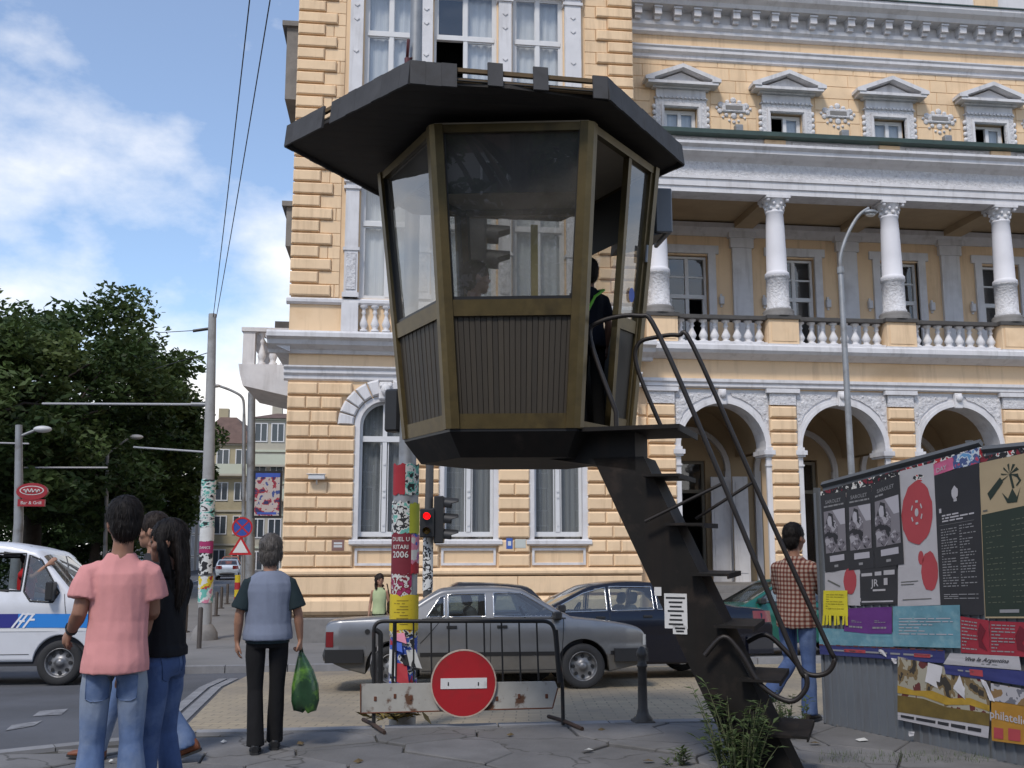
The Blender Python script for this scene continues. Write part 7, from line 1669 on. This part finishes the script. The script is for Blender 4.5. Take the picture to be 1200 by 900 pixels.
# ------------------------------------------------------------------ people
SKIN = mat('skin', (.33, .175, .115), .55, var=.08, vscale=6, spec=.4); SKIN2 = mat('skin_tan', (.25, .125, .08), .55, var=.08, vscale=6, spec=.4)
def cloth(name, col, var=.16, vs=4, rough=.9, fold=.18, **k): return mat(name, col, rough, var=var, vscale=vs, bump=fold, bscale=9, bdist=.03, spec=.2, **k)
DEN = cloth('denim', (.10, .15, .27), .3, 5, dirt=(.24, .29, .38), dscale=3.0, dlo=.45, dhi=.7); DEN2 = cloth('denim_dark', (.06, .095, .20), .3, 5, dirt=(.14, .19, .31), dscale=3.5, dlo=.5, dhi=.72)
def bleach(m, z0, z1, col):
    t, b = nodes_of(m); tc = [n for n in t.nodes if n.type == 'TEX_COORD'][0]; sp = t.nodes.new('ShaderNodeSeparateXYZ'); t.links.new(tc.outputs['Object'], sp.inputs[0])
    mr = t.nodes.new('ShaderNodeMapRange'); mr.interpolation_type = 'SMOOTHSTEP'; mr.inputs['From Min'].default_value = z0; mr.inputs['From Max'].default_value = z1; mr.inputs['To Max'].default_value = .8; t.links.new(sp.outputs['Z'], mr.inputs['Value'])
    mx = t.nodes.new('ShaderNodeMix'); mx.data_type = 'RGBA'; src = b.inputs['Base Color'].links[0].from_socket; t.links.new(mr.outputs[0], mx.inputs['Factor']); t.links.new(src, mx.inputs['A']); mx.inputs['B'].default_value = (*col, 1); t.links.new(mx.outputs['Result'], b.inputs['Base Color'])
bleach(DEN, .55, .95, (.27, .30, .33))
HAIRB = mat('hair_black', (.007, .005, .0045), .6, spec=.2, var=.4, vscale=30, stretch=(1, 1, .15), bump=.8, bscale=60, bdist=.01); HAIRG = mat('hair_grey_brown', (.075, .065, .058), .6, var=.4, vscale=30, bump=.8, bscale=50, bdist=.01); HAIRD = mat('hair_dark_brown', (.018, .011, .008), .6, spec=.25, var=.4, vscale=30, stretch=(1, 1, .15), bump=.8, bscale=60, bdist=.01)
def hand(mb, w_, d, n_, side, L_=.185, curl=.5):
    """palm, four fingers and a thumb; d = pointing, n_ = palm normal"""
    w_ = Vector(w_); d = Vector(d).normalized(); n_ = Vector(n_); n_ = (n_ - d * n_.dot(d)).normalized(); s_ = d.cross(n_) * side
    pl = L_ * .48; mb.tube([w_ - d * .02, w_ + d * pl * .35, w_ + d * pl * .8, w_ + d * pl], [(.024, .02), (.034, .017), (.041, .016), (.038, .013)], 10) if False else None
    up = s_
    rg = []
    for t, a, b_ in ((-.02, .026, .021), (pl * .3, .034, .018), (pl * .75, .041, .016), (pl * 1.02, .038, .012)):
        rg.append([w_ + d * t + s_ * (a * math.cos(q * math.pi / 5)) + n_ * (b_ * math.sin(q * math.pi / 5)) for q in range(10)])
    mb.rings(rg)
    for k, (o, ln) in enumerate(((-.030, .38), (-.010, .44), (.010, .41), (.029, .33))):
        b0 = w_ + d * pl * .9 + s_ * (-o); a1 = curl * .7; a2 = curl * 1.5; l = L_ * ln
        p1 = b0 + (d * math.cos(a1) + n_ * math.sin(a1)) * l * .45; p2 = p1 + (d * math.cos(a2) + n_ * math.sin(a2)) * l * .33; p3 = p2 + (d * math.cos(a2 * 1.35) + n_ * math.sin(a2 * 1.35)) * l * .25
        mb.tube([b0 - d * .01, p1, p2, p3], [.0095, .009, .0082, .006], 7)
    t0 = w_ + d * pl * .25 + s_ * .026; t1 = t0 + (d * .7 + s_ * .6 + n_ * .25).normalized() * .045; t2 = t1 + (d * .9 + s_ * .15 + n_ * .35).normalized() * .04; mb.tube([t0, t1, t2], [.013, .011, .008], 7)
def head(mb, c, M_):
    mb.ball((0, .0, .03), .076, .096, .098, 16, M=M_); mb.ball((0, .028, -.045), .058, .066, .066, 14, M=M_); mb.ball((0, .06, -.085), .028, .028, .024, 10, M=M_)
    mb.hull([(-.008, .085, .035), (.008, .085, .035), (-.016, .088, -.018), (.016, .088, -.018), (0, .118, -.012), (0, .108, -.022)], M=M_)
    for s_ in (-1, 1): mb.ball((s_ * .078, -.005, -.002), .011, .022, .033, 8, M=M_); mb.ball((s_ * .045, .055, -.02), .028, .03, .025, 8, M=M_)
    mb.hull([(-.05, .078, .03), (.05, .078, .03), (-.045, .09, .024), (.045, .09, .024), (-.045, .07, .016), (.045, .07, .016)], M=M_)
def person(name, label, loc, rotz, H, P, cat='person', group=None, vox=.010):
    t = thing(name, label, cat, loc, rotz, group, local=True); k = H / 1.75
    def S(p): return Vector(p) * k
    J = dict(ls=(-.162, -.01, 1.385), rs=(.162, -.01, 1.385), le=(-.212, -.03, 1.12), re=(.212, -.03, 1.12), lw=(-.225, .05, .88), rw=(.225, .05, .88), lh=(-.095, 0, .92), rh=(.095, 0, .92), lk=(-.10, .02, .49), rk=(.10, .02, .49), la=(-.11, 0, .085), ra=(.11, 0, .085), lf=(0, 1, 0), rf=(0, 1, 0), lhd=(0, .15, -1), rhd=(0, .15, -1))
    J.update(P.get('J', {})); dz = P.get('drop', 0)
    Jv = {a: S(b_) if a not in ('lf', 'rf', 'lhd', 'rhd') else Vector(b_) for a, b_ in J.items()}
    b = P.get('build', 1.0); lean = P.get('lean', 0)
    def sect(z, rx, ry, y=0, x=0, n=18): return [(x * k + rx * k * b * math.cos(2 * math.pi * q / n), y * k + lean * (z - .9) * k + ry * k * b * math.sin(2 * math.pi * q / n), z * k) for q in range(n)]
    hM = Matrix.Translation(S((P.get('hx', 0), .015 + lean * .75 + P.get('hyo', 0), 1.635 + P.get('hz', 0)))) @ Matrix.Rotation(R(P.get('hyaw', 0)), 4, 'Z') @ Matrix.Rotation(R(P.get('hpit', 0)), 4, 'X') @ Matrix.Scale(k * P.get('hs', 1.09), 4)
    # body
    m = MB(); head(m, None, hM); nb = S((0, -.005 + lean * .55, 1.40)); nt_ = hM @ Vector((0, -.015, -.06)); m.tube([nb, nb.lerp(nt_, .5), nt_], [.075 * k, .056 * k, .052 * k], 12)
    m.rings([sect(.86, .115, .08), sect(1.0, .12, .08), sect(1.15, .12, .085), sect(1.3, .14, .09), sect(1.37, .12, .075), sect(1.42, .07, .05)])
    for s_, sn in (('l', -1), ('r', 1)):
        sh, el, wr_ = Jv[s_ + 's'], Jv[s_ + 'e'], Jv[s_ + 'w']; g = P.get('arm', 1.0) * k
        m.tube([S((sn * .09, -.005, 1.36)), sh, sh.lerp(el, .45), el, el.lerp(wr_, .3), wr_], [.042 * g, .048 * g, .046 * g, .039 * g, .041 * g, .026 * g], 12); hand(m, wr_, Jv[s_ + 'hd'] if Jv[s_ + 'hd'].length else wr_ - el, P.get(s_ + 'n', (-sn, .2, 0)), -sn, .19 * k, P.get(s_ + 'curl', .5))
        hp_, kn, an = Jv[s_ + 'h'], Jv[s_ + 'k'], Jv[s_ + 'a']; hp_ = Vector((hp_.x * min(1, b) * .9, hp_.y, hp_.z)); m.tube([hp_, hp_.lerp(kn, .4), kn, kn.lerp(an, .35), an, an - Vector((0, 0, .04 * k))], [.062 * k, .064 * k, .05 * k, .052 * k, .034 * k, .032 * k], 12)
    body = remesh(m, vox * .85); body.materials.append(P.get('skin', SKIN)); bo = link('body', body, (0, 0, 0), t)
    # facial marks
    fm = MB()
    for s_ in (-1, 1): fm.ball((s_ * .033, .083, .006), .012, .008, .006, 8, mi=0, M=hM); fm.hull([(s_ * .018, .094, .026), (s_ * .05, .082, .03), (s_ * .018, .092, .033), (s_ * .05, .078, .036)], 1, M=hM)
    fm.hull([(-.022, .088, -.052), (.022, .088, -.052), (0, .098, -.046), (0, .096, -.06)], 2, M=hM); fm.build('face', [mat('eye_dark', (.02, .015, .012), .3), P.get('hair', HAIRB), mat('lips', (.25, .08, .07), .5)], bo)
    # top
    if P.get('top'):
        T = P['top']; m = MB(); hz_ = T.get('hem', .86); e = T.get('ease', 1.0); fl = T.get('flare', 1.0)
        neckr = T.get('neck', .075)
        m.rings([sect(hz_, .174 * e * fl, .142 * e * fl, -.008), sect(hz_ + .05, .172 * e * fl, .140 * e * fl, -.008), sect(1.02, .168 * e, .124 * e, -.004), sect(1.12, .163 * e, .116 * e), sect(1.22, .168 * e, .118 * e), sect(1.31, .172 * e, .116 * e, -.005), sect(1.37, .168 * e, .106 * e, -.006), sect(1.41, .142, .09, -.008), sect(1.445, .104, .076, -.008), sect(1.478, neckr * .92, .064, -.004)])
        for s_, sn in (('l', -1), ('r', 1)):
            sh, el, wr_ = Jv[s_ + 's'], Jv[s_ + 'e'], Jv[s_ + 'w']; sl = T.get('sleeve', .6); pts = [S((sn * .06, -.008, 1.385)), S((sn * .115, -.008, 1.380)), sh + Vector((0, 0, -.016)) * k]; rs = [.050 * k, .062 * k, .067 * k]
            if sl <= 0: continue
            if sl <= 1: pts += [sh.lerp(el, sl * .5), sh.lerp(el, sl)]; rs += [.072 * k * e, .074 * k * e * T.get('cuff', 1.0)]
            else: pts += [sh.lerp(el, .5), el, el.lerp(wr_, (sl - 1) * .5), el.lerp(wr_, sl - 1)]; rs += [.066 * k * e, .058 * k * e, .055 * k, .045 * k]
            m.tube(pts, rs, 14)
        me = remesh(m, vox, T.get('fold', .014), 4.5, T.get('seed', 1)); me.materials.append(T['mat']); to = link(T.get('name', 'shirt'), me, (0, 0, 0), t)
        P['_top'] = to
    if P.get('vest'):
        T = P['vest']; m = MB(); e = T.get('ease', 1.1); m.rings([sect(T['hem'], .178 * e, .145 * e, -.008), sect(T['hem'] + .05, .178 * e, .145 * e, -.008), sect(1.04, .164 * e, .128 * e, -.004), sect(1.2, .166 * e, .124 * e, -.004), sect(1.31, .180 * e, .124 * e, -.006), sect(1.375, .172 * e, .114 * e, -.008), sect(1.415, .150 * e, .098 * e, -.008), sect(1.45, .115 * e, .084 * e, -.008), sect(1.475, .082, .075, -.006)])
        me = remesh(m, vox, .010, 4.5, 5); me.materials.append(T['mat']); link('vest', me, (0, 0, 0), t)
    # trousers
    if P.get('legs'):
        T = P['legs']; m = MB(); g = T.get('ease', 1.0); wz_ = T.get('waist', 1.0); bt = T.get('boot', 1.0)
        m.rings([sect(.84, .15 * g, .11 * g, -.005), sect(.90, .165 * g, .122 * g, -.012), sect(.96, .16 * g, .115 * g, -.008), sect(wz_, .148 * g, .104 * g)])
        for s_, sn in (('l', -1), ('r', 1)):
            hp_, kn, an = Jv[s_ + 'h'], Jv[s_ + 'k'], Jv[s_ + 'a']; hp_ = Vector((hp_.x * min(1, b), hp_.y, hp_.z)); m.tube([hp_ + Vector((0, -.005, .0)), hp_.lerp(kn, .35), hp_.lerp(kn, .8), kn, kn.lerp(an, .5), an.lerp(kn, .06), an - Vector((0, 0, T.get('len', .03) * k))], [.082 * k * g * min(1, b), .085 * k * g, .07 * k * g, .066 * k * g, .066 * k * g * bt, .068 * k * g * bt, .070 * k * g * bt], 14)
        me = remesh(m, vox, T.get('fold', .012), 5.5, 9); me.materials.append(T['mat']); tro = link('trousers', me, (0, 0, 0), t)
        bv = BVHTree.FromPolygons([v.co for v in me.vertices], [list(p.vertices) for p in me.polygons])
        def drape(x, z, sy=-1):
            h = bv.ray_cast(Vector((x * k, sy * 1.0, z * k)), Vector((0, -sy, 0))); return (h[0] + h[1] * .004) if h[0] else Vector((x * k, sy * .12 * k, z * k))
        for sn in (-1, 1) if T.get('pz') else ():
            A = [[drape(sn * .074 + u, T['pz'] + v * (1 if abs(u) > .03 or v > 0 else 1.25)) for u in (-.052, -.026, 0, .026, .052)] for v in (.07, .03, -.01, -.05)]
            pm = MB(); pm.rings(A, 0, True, False, False); pm.tube(A[0], .0035, 5); pm.tube([r_[0] for r_ in A] + A[-1] + [r_[-1] for r_ in reversed(A)], .0028, 5); pm.build('back_pocket', T['mat'], tro)
        if T.get('pockets'):
            pm = MB()
            for sn in (-1, 1):
                q = []
                for (u, v) in ((-.055, .07), (.055, .07), (.055, -.03), (0, -.06), (-.055, -.03), (-.055, .07)): q.append(Vector((sn * .078 + u, -.117 * g - .012 - .012 * (1 - abs(u) * 4), .885 + v)) * k)
                pm.tube(q, .003, 5)
            pm.build('pocket_seams', T['mat'], t)
    # shoes
    for s_, sn in (('l', -1), ('r', 1)):
        an = Jv[s_ + 'a']; f_ = Jv[s_ + 'f'].normalized(); sd_ = Vector((f_.y, -f_.x, 0)).normalized(); up = sd_.cross(f_).normalized(); up = up if up.z > 0 else -up
        def q(a, b__, c): return an + f_ * a * k + sd_ * b__ * k + up * c * k
        m = MB(); rgs = []
        for a, w2, h0, h1 in ((-.075, .028, -.083, -.02), (-.06, .036, -.085, .03), (-.02, .038, -.085, .035), (.05, .042, -.085, -.005), (.11, .046, -.085, -.03), (.16, .04, -.085, -.045), (.19, .022, -.083, -.06)):
            rgs.append([q(a, w2 * math.cos(x_), (h0 + h1) / 2 + (h1 - h0) / 2 * math.sin(x_)) for x_ in [2 * math.pi * i / 12 for i in range(12)]])
        m.rings(rgs); so_ = m.build('shoe', P.get('shoe', BLK), t)
        m = MB(); m.rings([[q(a, w2, -.088), q(a, -w2, -.088), q(a, -w2, -.072), q(a, w2, -.072)] for a, w2 in ((-.08, .026), (-.05, .04), (.05, .046), (.12, .05), (.17, .04), (.195, .018))], sm=False); m.build('sole', P.get('sole', RUB), so_)
    # hair
    hs = P.get('hairstyle', 'short'); m = MB()
    if hs in ('short', 'bob', 'curly', 'long'):
        th = P.get('hvol') or dict(short=1.10, bob=1.18, curly=1.14, long=1.12)[hs]
        m.ball((0, -.012, .045), .079 * th, .095 * th, .09 * th, 16, M=hM); m.ball((0, -.045, -.005), .07 * th, .06 * th, .085 * th, 14, M=hM)
    if hs == 'bob': m.ball((0, -.04, -.03), .084, .065, .085, 14, M=hM); [m.ball((s_ * .075, -.005, -.01), .02, .05, .06, 10, M=hM) for s_ in (-1, 1)]
    if hs == 'curly':
        rg = random.Random(2)
        for i in range(40): a = rg.uniform(2.6, 6.8); z_ = rg.uniform(-.2, .07); m.ball((.085 * math.cos(a), .08 * math.sin(a) - .01, z_), .03, n=6, M=hM)
    if hs == 'long':
        L_ = P.get('hairlen', .42); rg_ = []
        for i in range(9):
            u = i / 8; z_ = .06 - u * (L_ + .06); w2 = .085 + .03 * math.sin(u * 2.6); y_ = -.055 - .03 * math.sin(u * 3) - .01 * u; dth = .05 - .026 * u
            if u > .94: w2 *= .55
            rg_.append([(w2 * math.cos(2 * math.pi * q_ / 16), y_ + dth * math.sin(2 * math.pi * q_ / 16), z_) for q_ in range(16)])
        m.rings(rg_, M=hM); [m.tube([(s_ * .07, .03, .06), (s_ * .088, .015, -.03), (s_ * .09, -.02, -.16), (s_ * .085, -.05, -.3)], [.022, .03, .032, .02], 8, M=hM) for s_ in (-1, 1)]
    if m.v:
        me = remesh(m, vox * .8, .007, 26, 4, 1)
        for v in me.vertices:            # strands
            n_ = noise.noise(Vector((v.co.x * 75, v.co.y * 75, v.co.z * 9))); v.co += v.normal * n_ * .0035
        me.materials.append(P.get('hair', HAIRB)); ho = link('hair', me, (0, 0, 0), t)
        rg = random.Random(5); sm_ = MB(); cen = hM @ Vector((0, 0, .02)); vs_ = me.vertices; nst = P.get('strands', 900)
        for i in range(nst):
            v = vs_[rg.randrange(len(vs_))]; n_ = v.normal; dn = Vector((rg.uniform(-.25, .25), rg.uniform(-.25, .25), -1)); tg = (dn - n_ * dn.dot(n_))
            if tg.length < .05: continue
            tg.normalize(); sd_ = n_.cross(tg) * rg.uniform(.0012, .0026); ln = rg.uniform(.02, .055) * (1.6 if hs == 'long' else 1); lift = rg.uniform(.001, .007)
            p0_ = v.co - n_ * .001; p1_ = p0_ + tg * ln * .5 + n_ * lift; p2_ = p0_ + tg * ln + n_ * lift * rg.uniform(.3, 1.8)
            sm_.add([p0_ - sd_, p0_ + sd_, p1_ + sd_, p1_ - sd_, p2_], [(0, 1, 2, 3), (3, 2, 4)])
        sm_.build('hair_strands', P.get('hair', HAIRB), ho, 'stuff', fixn=False)
    P['hM'] = hM; P['Jv'] = Jv; return t, P
# man in pink T-shirt
PINK = cloth('pink_cotton', (.58, .26, .25), .07, 4); d_ = 6.0; c = atY(144, 628, d_)
pk_, PP = person('person', 'man in pink T-shirt and faded jeans standing with his back turned', (c.x, d_, 0), R(4), 1.84, dict(skin=SKIN2, hair=HAIRB, hvol=1.2, hs=1.03, hyaw=22, hpit=-8, build=.89, top=dict(mat=PINK, hem=.855, ease=1.06, flare=1.08, neck=.09, sleeve=.66, cuff=1.06, fold=.018), legs=dict(mat=DEN, pz=.775, ease=.97, boot=1.25, waist=.97, fold=.014), shoe=mat('shoe_brown', (.06, .03, .018), .6),
    J=dict(ls=(-.150, -.01, 1.385), rs=(.145, .0, 1.385), le=(-.188, -.05, 1.16), lw=(-.255, .10, 1.06), lhd=(-.5, .6, -.55), re=(.170, .05, 1.16), rw=(.12, .26, 1.12), rhd=(-.2, 1, .0), la=(-.115, -.01, .085), ra=(.12, .03, .085)), lcurl=.8), vox=.009)
w_ = PP['Jv']['lw']; e_ = PP['Jv']['le']; dv = (w_ - e_).normalized(); m = MB(); m.tube([w_ - dv * .028, w_ - dv * .004], .033, 12); m.tube([w_ - dv * .03 + Vector((-.02, 0, .02)), w_ - dv * .002 + Vector((-.02, 0, .02))], .016, 8); m.build('wristwatch', BLK, pk_)
# woman in black T-shirt with long hair
BLKC = cloth('black_cotton', (.014, .014, .016), .2); d_ = 6.35; c = atY(200, 628, d_)
gl_, PG = person('person', 'woman with long straight black hair in black T-shirt and blue jeans', (c.x, d_, 0), R(72), 1.72, dict(skin=SKIN2, hair=HAIRB, hairstyle='long', hairlen=.40, hyaw=20, build=.90, arm=.86, top=dict(mat=BLKC, hem=.96, ease=.98, sleeve=.55, seed=7, name='t_shirt'), legs=dict(mat=DEN2, pz=.885, ease=.96, boot=1.12, waist=1.0), shoe=BLK,
    J=dict(le=(-.195, .02, 1.13), lw=(-.19, .14, .90), lhd=(0, .3, -1), re=(.19, .08, 1.14), rw=(.14, .24, 1.0), la=(-.09, .06, .085), ra=(.11, -.05, .085))), vox=.009)
m = MB(); Jv = PG['Jv']; sc = Jv['ls'].lerp(Jv['le'], .42) + Vector((-.075, 0, .0)); m.v = []
for q_ in range(5): a = q_ * 1.257; m.tube([sc + Vector((.012, .022 * math.cos(a), .022 * math.sin(a))), sc + Vector((-.006, .022 * math.cos(a), .022 * math.sin(a)))], .010, 8)
m.build('sleeve_flower', ink('white'), gl_)
# man walking behind them
d_ = 8.05; c = atY(182, 628, d_); GREYT = cloth('grey_cotton', (.03, .03, .034), .2)
person('person', 'man walking left behind the long-haired woman, brown shoes', (c.x, d_, 0), R(90), 1.80, dict(skin=SKIN, hair=HAIRD, hyaw=-6, top=dict(mat=GREYT, hem=.9, ease=1.0, sleeve=.6), legs=dict(mat=DEN, ease=.98, boot=1.15), shoe=mat('shoe_rust', (.16, .05, .02), .6),
    J=dict(lh=(-.09, 0, .89), rh=(.09, 0, .89), lk=(-.09, -.06, .49), la=(-.10, -.32, .13), lf=(0, 1, -.35), rk=(.09, .22, .50), ra=(.10, .36, .085), rf=(0, 1, .1))), vox=.012)
# woman with vest and carrier bag
g_ = atZ(309, 880, 0); TEALD = cloth('dark_teal_cotton', (.018, .03, .035), .2); VEST = cloth('grey_blue_vest', (.17, .195, .26), .14); BT = cloth('black_trousers', (.012, .012, .013), .2)
vw, PV = person('person', 'woman in grey-blue vest and black trousers walking away with a bag', (g_.x, g_.y, 0), R(6), 1.63, dict(skin=SKIN, hair=HAIRG, hairstyle='bob', hyaw=-8, build=1.06, top=dict(mat=TEALD, hem=.88, ease=1.0, sleeve=.85, cuff=1.2, fold=.008), vest=dict(mat=VEST, hem=.905, ease=1.10), legs=dict(mat=BT, ease=1.0, boot=1.05, fold=.008), shoe=BLK,
    J=dict(re=(.245, -.02, 1.12), rw=(.27, .03, .90), rhd=(.05, .1, -1), le=(-.24, -.01, 1.12), lw=(-.25, .05, .89), la=(-.07, -.06, .085), ra=(.085, .10, .085), lk=(-.09, .01, .49), rk=(.09, .05, .49)), rcurl=1.5), vox=.010)
Jw = PV['Jv']['rw']; hw_ = Matrix.Rotation(R(6), 4, 'Z') @ (Jw + Vector((.01, .02, -.085))) + Vector((g_.x, g_.y, 0))
bg = thing('carrier_bag', 'glossy dark green plastic carrier bag hanging from the hand of the vest woman', 'bag', (hw_.x, hw_.y, hw_.z - .5)); m = MB(); rgs = []
BAGM = mat('bag_green', (.02, .06, .025), .3, var=.5, vscale=6, dirt=(.10, .22, .03), dscale=7, dlo=.5, dhi=.62, coat=.3)
for i, (z_, wx_, wy_, ox) in enumerate([(-.02, .02, .018, 0), (-.08, .045, .03, .01), (-.16, .075, .04, .025), (-.28, .105, .055, .04), (-.38, .11, .06, .05), (-.45, .09, .05, .05), (-.47, .03, .03, .05)]): rgs.append([(hw_.x + ox + wx_ * math.cos(a) * (1 + .06 * math.sin(3 * a + i)), hw_.y + wy_ * math.sin(a) * (1 + .12 * math.sin(5 * a + i * 2)), hw_.z + z_ + .02 * math.sin(2 * a + i) * (i > 2)) for a in [2 * math.pi * q_ / 20 for q_ in range(20)]])
m.rings(rgs); m.build('sack', BAGM, bg); m = MB(); m.tube([(hw_.x - .01, hw_.y - .02, hw_.z - .06), (hw_.x, hw_.y, hw_.z + .03), (hw_.x + .02, hw_.y + .02, hw_.z - .06)], .010, 6); m.build('handles', BAGM, bg)
# man in plaid shirt reading the posters
PLAID = mat('plaid', (.3, .2, .15), .9, spec=.2); tn, bn = nodes_of(PLAID); tcn = [n for n in tn.nodes if n.type == 'TEX_COORD'][0]
def band(axis, sc_, lo_, hi_, dist=.25):
    wv = tn.nodes.new('ShaderNodeTexWave'); wv.bands_direction = axis; wv.inputs['Scale'].default_value = sc_; wv.inputs['Distortion'].default_value = dist; wv.inputs['Detail'].default_value = 1; tn.links.new(tcn.outputs['Object'], wv.inputs['Vector'])
    mr = tn.nodes.new('ShaderNodeMapRange'); mr.inputs['From Min'].default_value = lo_; mr.inputs['From Max'].default_value = hi_; tn.links.new(wv.outputs['Fac'], mr.inputs['Value']); return mr.outputs[0]
b1, b2 = band('X', 8.6, .4, .75), band('Z', 8.0, .4, .75)
ad = tn.nodes.new('ShaderNodeMath'); ad.operation = 'ADD'; tn.links.new(b1, ad.inputs[0]); tn.links.new(b2, ad.inputs[1]); hf = tn.nodes.new('ShaderNodeMath'); hf.operation = 'MULTIPLY'; hf.inputs[1].default_value = .5; tn.links.new(ad.outputs[0], hf.inputs[0])
rpn = tn.nodes.new('ShaderNodeValToRGB'); rpn.color_ramp.elements[0].color = (.30, .24, .20, 1); rpn.color_ramp.elements[1].color = (.075, .022, .02, 1); e_ = rpn.color_ramp.elements.new(.5); e_.color = (.17, .075, .055, 1); tn.links.new(hf.outputs[0], rpn.inputs['Fac']); tn.links.new(rpn.outputs['Color'], bn.inputs['Base Color'])
g_ = atZ(941, 843, 0)
person('person', 'man in brown checked shirt and jeans facing the posters, one heel raised', (g_.x - .02, g_.y, 0), R(-48), 1.74, dict(skin=SKIN2, hair=HAIRB, hyaw=-12, build=1.04, top=dict(mat=PLAID, hem=.82, ease=1.06, fold=.026, sleeve=1.75, name='checked_shirt'), legs=dict(mat=DEN2, ease=1.0, boot=1.05), shoe=mat('shoe_sandal', (.02, .014, .01), .7),
    J=dict(le=(-.20, .08, 1.14), lw=(-.12, .24, 1.1), lhd=(.4, 1, .1), re=(.21, .12, 1.16), rw=(.10, .30, 1.18), rhd=(-.4, 1, .2), la=(-.09, -.44, .25), lk=(-.10, .04, .50), lf=(0, .5, -.85), rk=(.09, .02, .49), ra=(.09, .0, .085), lh=(-.095, 0, .91))), vox=.011)
# woman by the palace wall
GRT = cloth('pale_green_top', (.40, .46, .26), .15); d_ = 21.0; c = atY(445, 690, d_); zg = gz(d_) + .12
ww_, PW_ = person('person', 'woman with curly brown hair in pale green sleeveless top by the palace wall', (c.x, d_, zg), R(170), 1.58, dict(skin=SKIN, hair=HAIRD, hairstyle='curly', hyaw=25, build=.95, arm=.9, top=dict(mat=GRT, hem=.88, ease=1.0, sleeve=0, neck=.09), legs=dict(mat=BT, ease=1.0), shoe=BLK), vox=.014)
m = MB(); m.rbox(-.30, -.17, -.10, .12, .82, 1.06, .03); m.tube([(-.22, -.06, 1.05), (-.15, -.03, 1.40), (-.15, .05, 1.41), (-.24, .08, 1.05)], .008, 5); m.build('shoulder_bag', cloth('bag_brown', (.03, .018, .012), .2), ww_)
# duty officers inside the booth
NAVC = cloth('uniform_dark', (.012, .014, .022), .2); sit = dict(lk=(-.12, .40, .50), rk=(.12, .40, .50), la=(-.12, .38, .085), ra=(.12, .38, .085), lh=(-.1, 0, .56), rh=(.1, 0, .56))
def seated(label, loc, rotz, H, hair, top, skin, extra=None, style='short'):
    J = dict(lh=(-.09, 0, .92), rh=(.09, 0, .92), lk=(-.12, .42, .90), rk=(.12, .42, .90), la=(-.12, .44, .50), ra=(.12, .44, .50), le=(-.22, .05, 1.15), re=(.22, .05, 1.15), lw=(-.15, .3, 1.08), rw=(.15, .3, 1.08), lhd=(0, 1, 0), rhd=(0, 1, 0)); J.update(extra or {})
    return person('person', label, loc, rotz, H, dict(skin=skin, hair=hair, hairstyle=style, top=dict(mat=top, hem=.86, sleeve=.7), legs=dict(mat=BT), J=J), vox=.014)
oz = ZB + .05; hd_px = atY(556, 325, BC.y - .35)
seated('officer in dark uniform seated behind the front pane of the booth', (hd_px.x, BC.y - .35, hd_px.z - 1.62), R(-80), 1.72, HAIRB, NAVC, SKIN2)
m = MB(); m.lathe([(.17, 0), (.17, .04), (.04, .06), (.04, hd_px.z - 1.62 + .78 - oz - .1), (.19, hd_px.z - 1.62 + .78 - oz - .06), (.19, hd_px.z - 1.62 + .78 - oz)], 16, (hd_px.x, BC.y - .35, oz)); tag(m.build('stool', BLK), 'black stool under the seated officer inside the booth', 'stool')
s2p = Vector((1.62, 7.95, oz))
t2, _ = person('person', 'officer with brown hair and lime strap standing at the booth door', tuple(s2p), R(20), 1.45, dict(skin=SKIN2, hair=HAIRD, hairstyle='bob', top=dict(mat=NAVC, hem=.86, sleeve=.8), legs=dict(mat=BT), hs=1.05), vox=.014)
m = MB(); m.tube([(-.12, -.14, .95), (-.02, -.13, 1.12), (.08, -.11, 1.19), (.1, .0, 1.21)], .012, 6); m.build('lime_strap', mat('lime', (.2, .6, .05), .5), t2)
# driver in the van
vo = vn.t.location; dp = Vector((vo.x + .74, vo.y - .52, vo.z + .26)); REDC = cloth('red_cotton', (.30, .012, .015), .15)
seated('van driver in red shirt resting an arm along the open window', (dp.x, dp.y, dp.z), R(-90), 1.78, HAIRB, REDC, SKIN, dict(re=(.26, .18, 1.34), rw=(.27, .38, 1.52), rhd=(0, .6, .6)))

# the driver's window is wound down
sw = [o for o in vn.t.children if o.name.split('.')[0] == 'side_window']
for o in sw:
    c_ = ORG[o]
    if c_.y < 0 and c_.x < .5:
        for ch in list(o.children): ch.parent = vn.t; ch.location = ORG[ch]
        bpy.data.objects.remove(o)
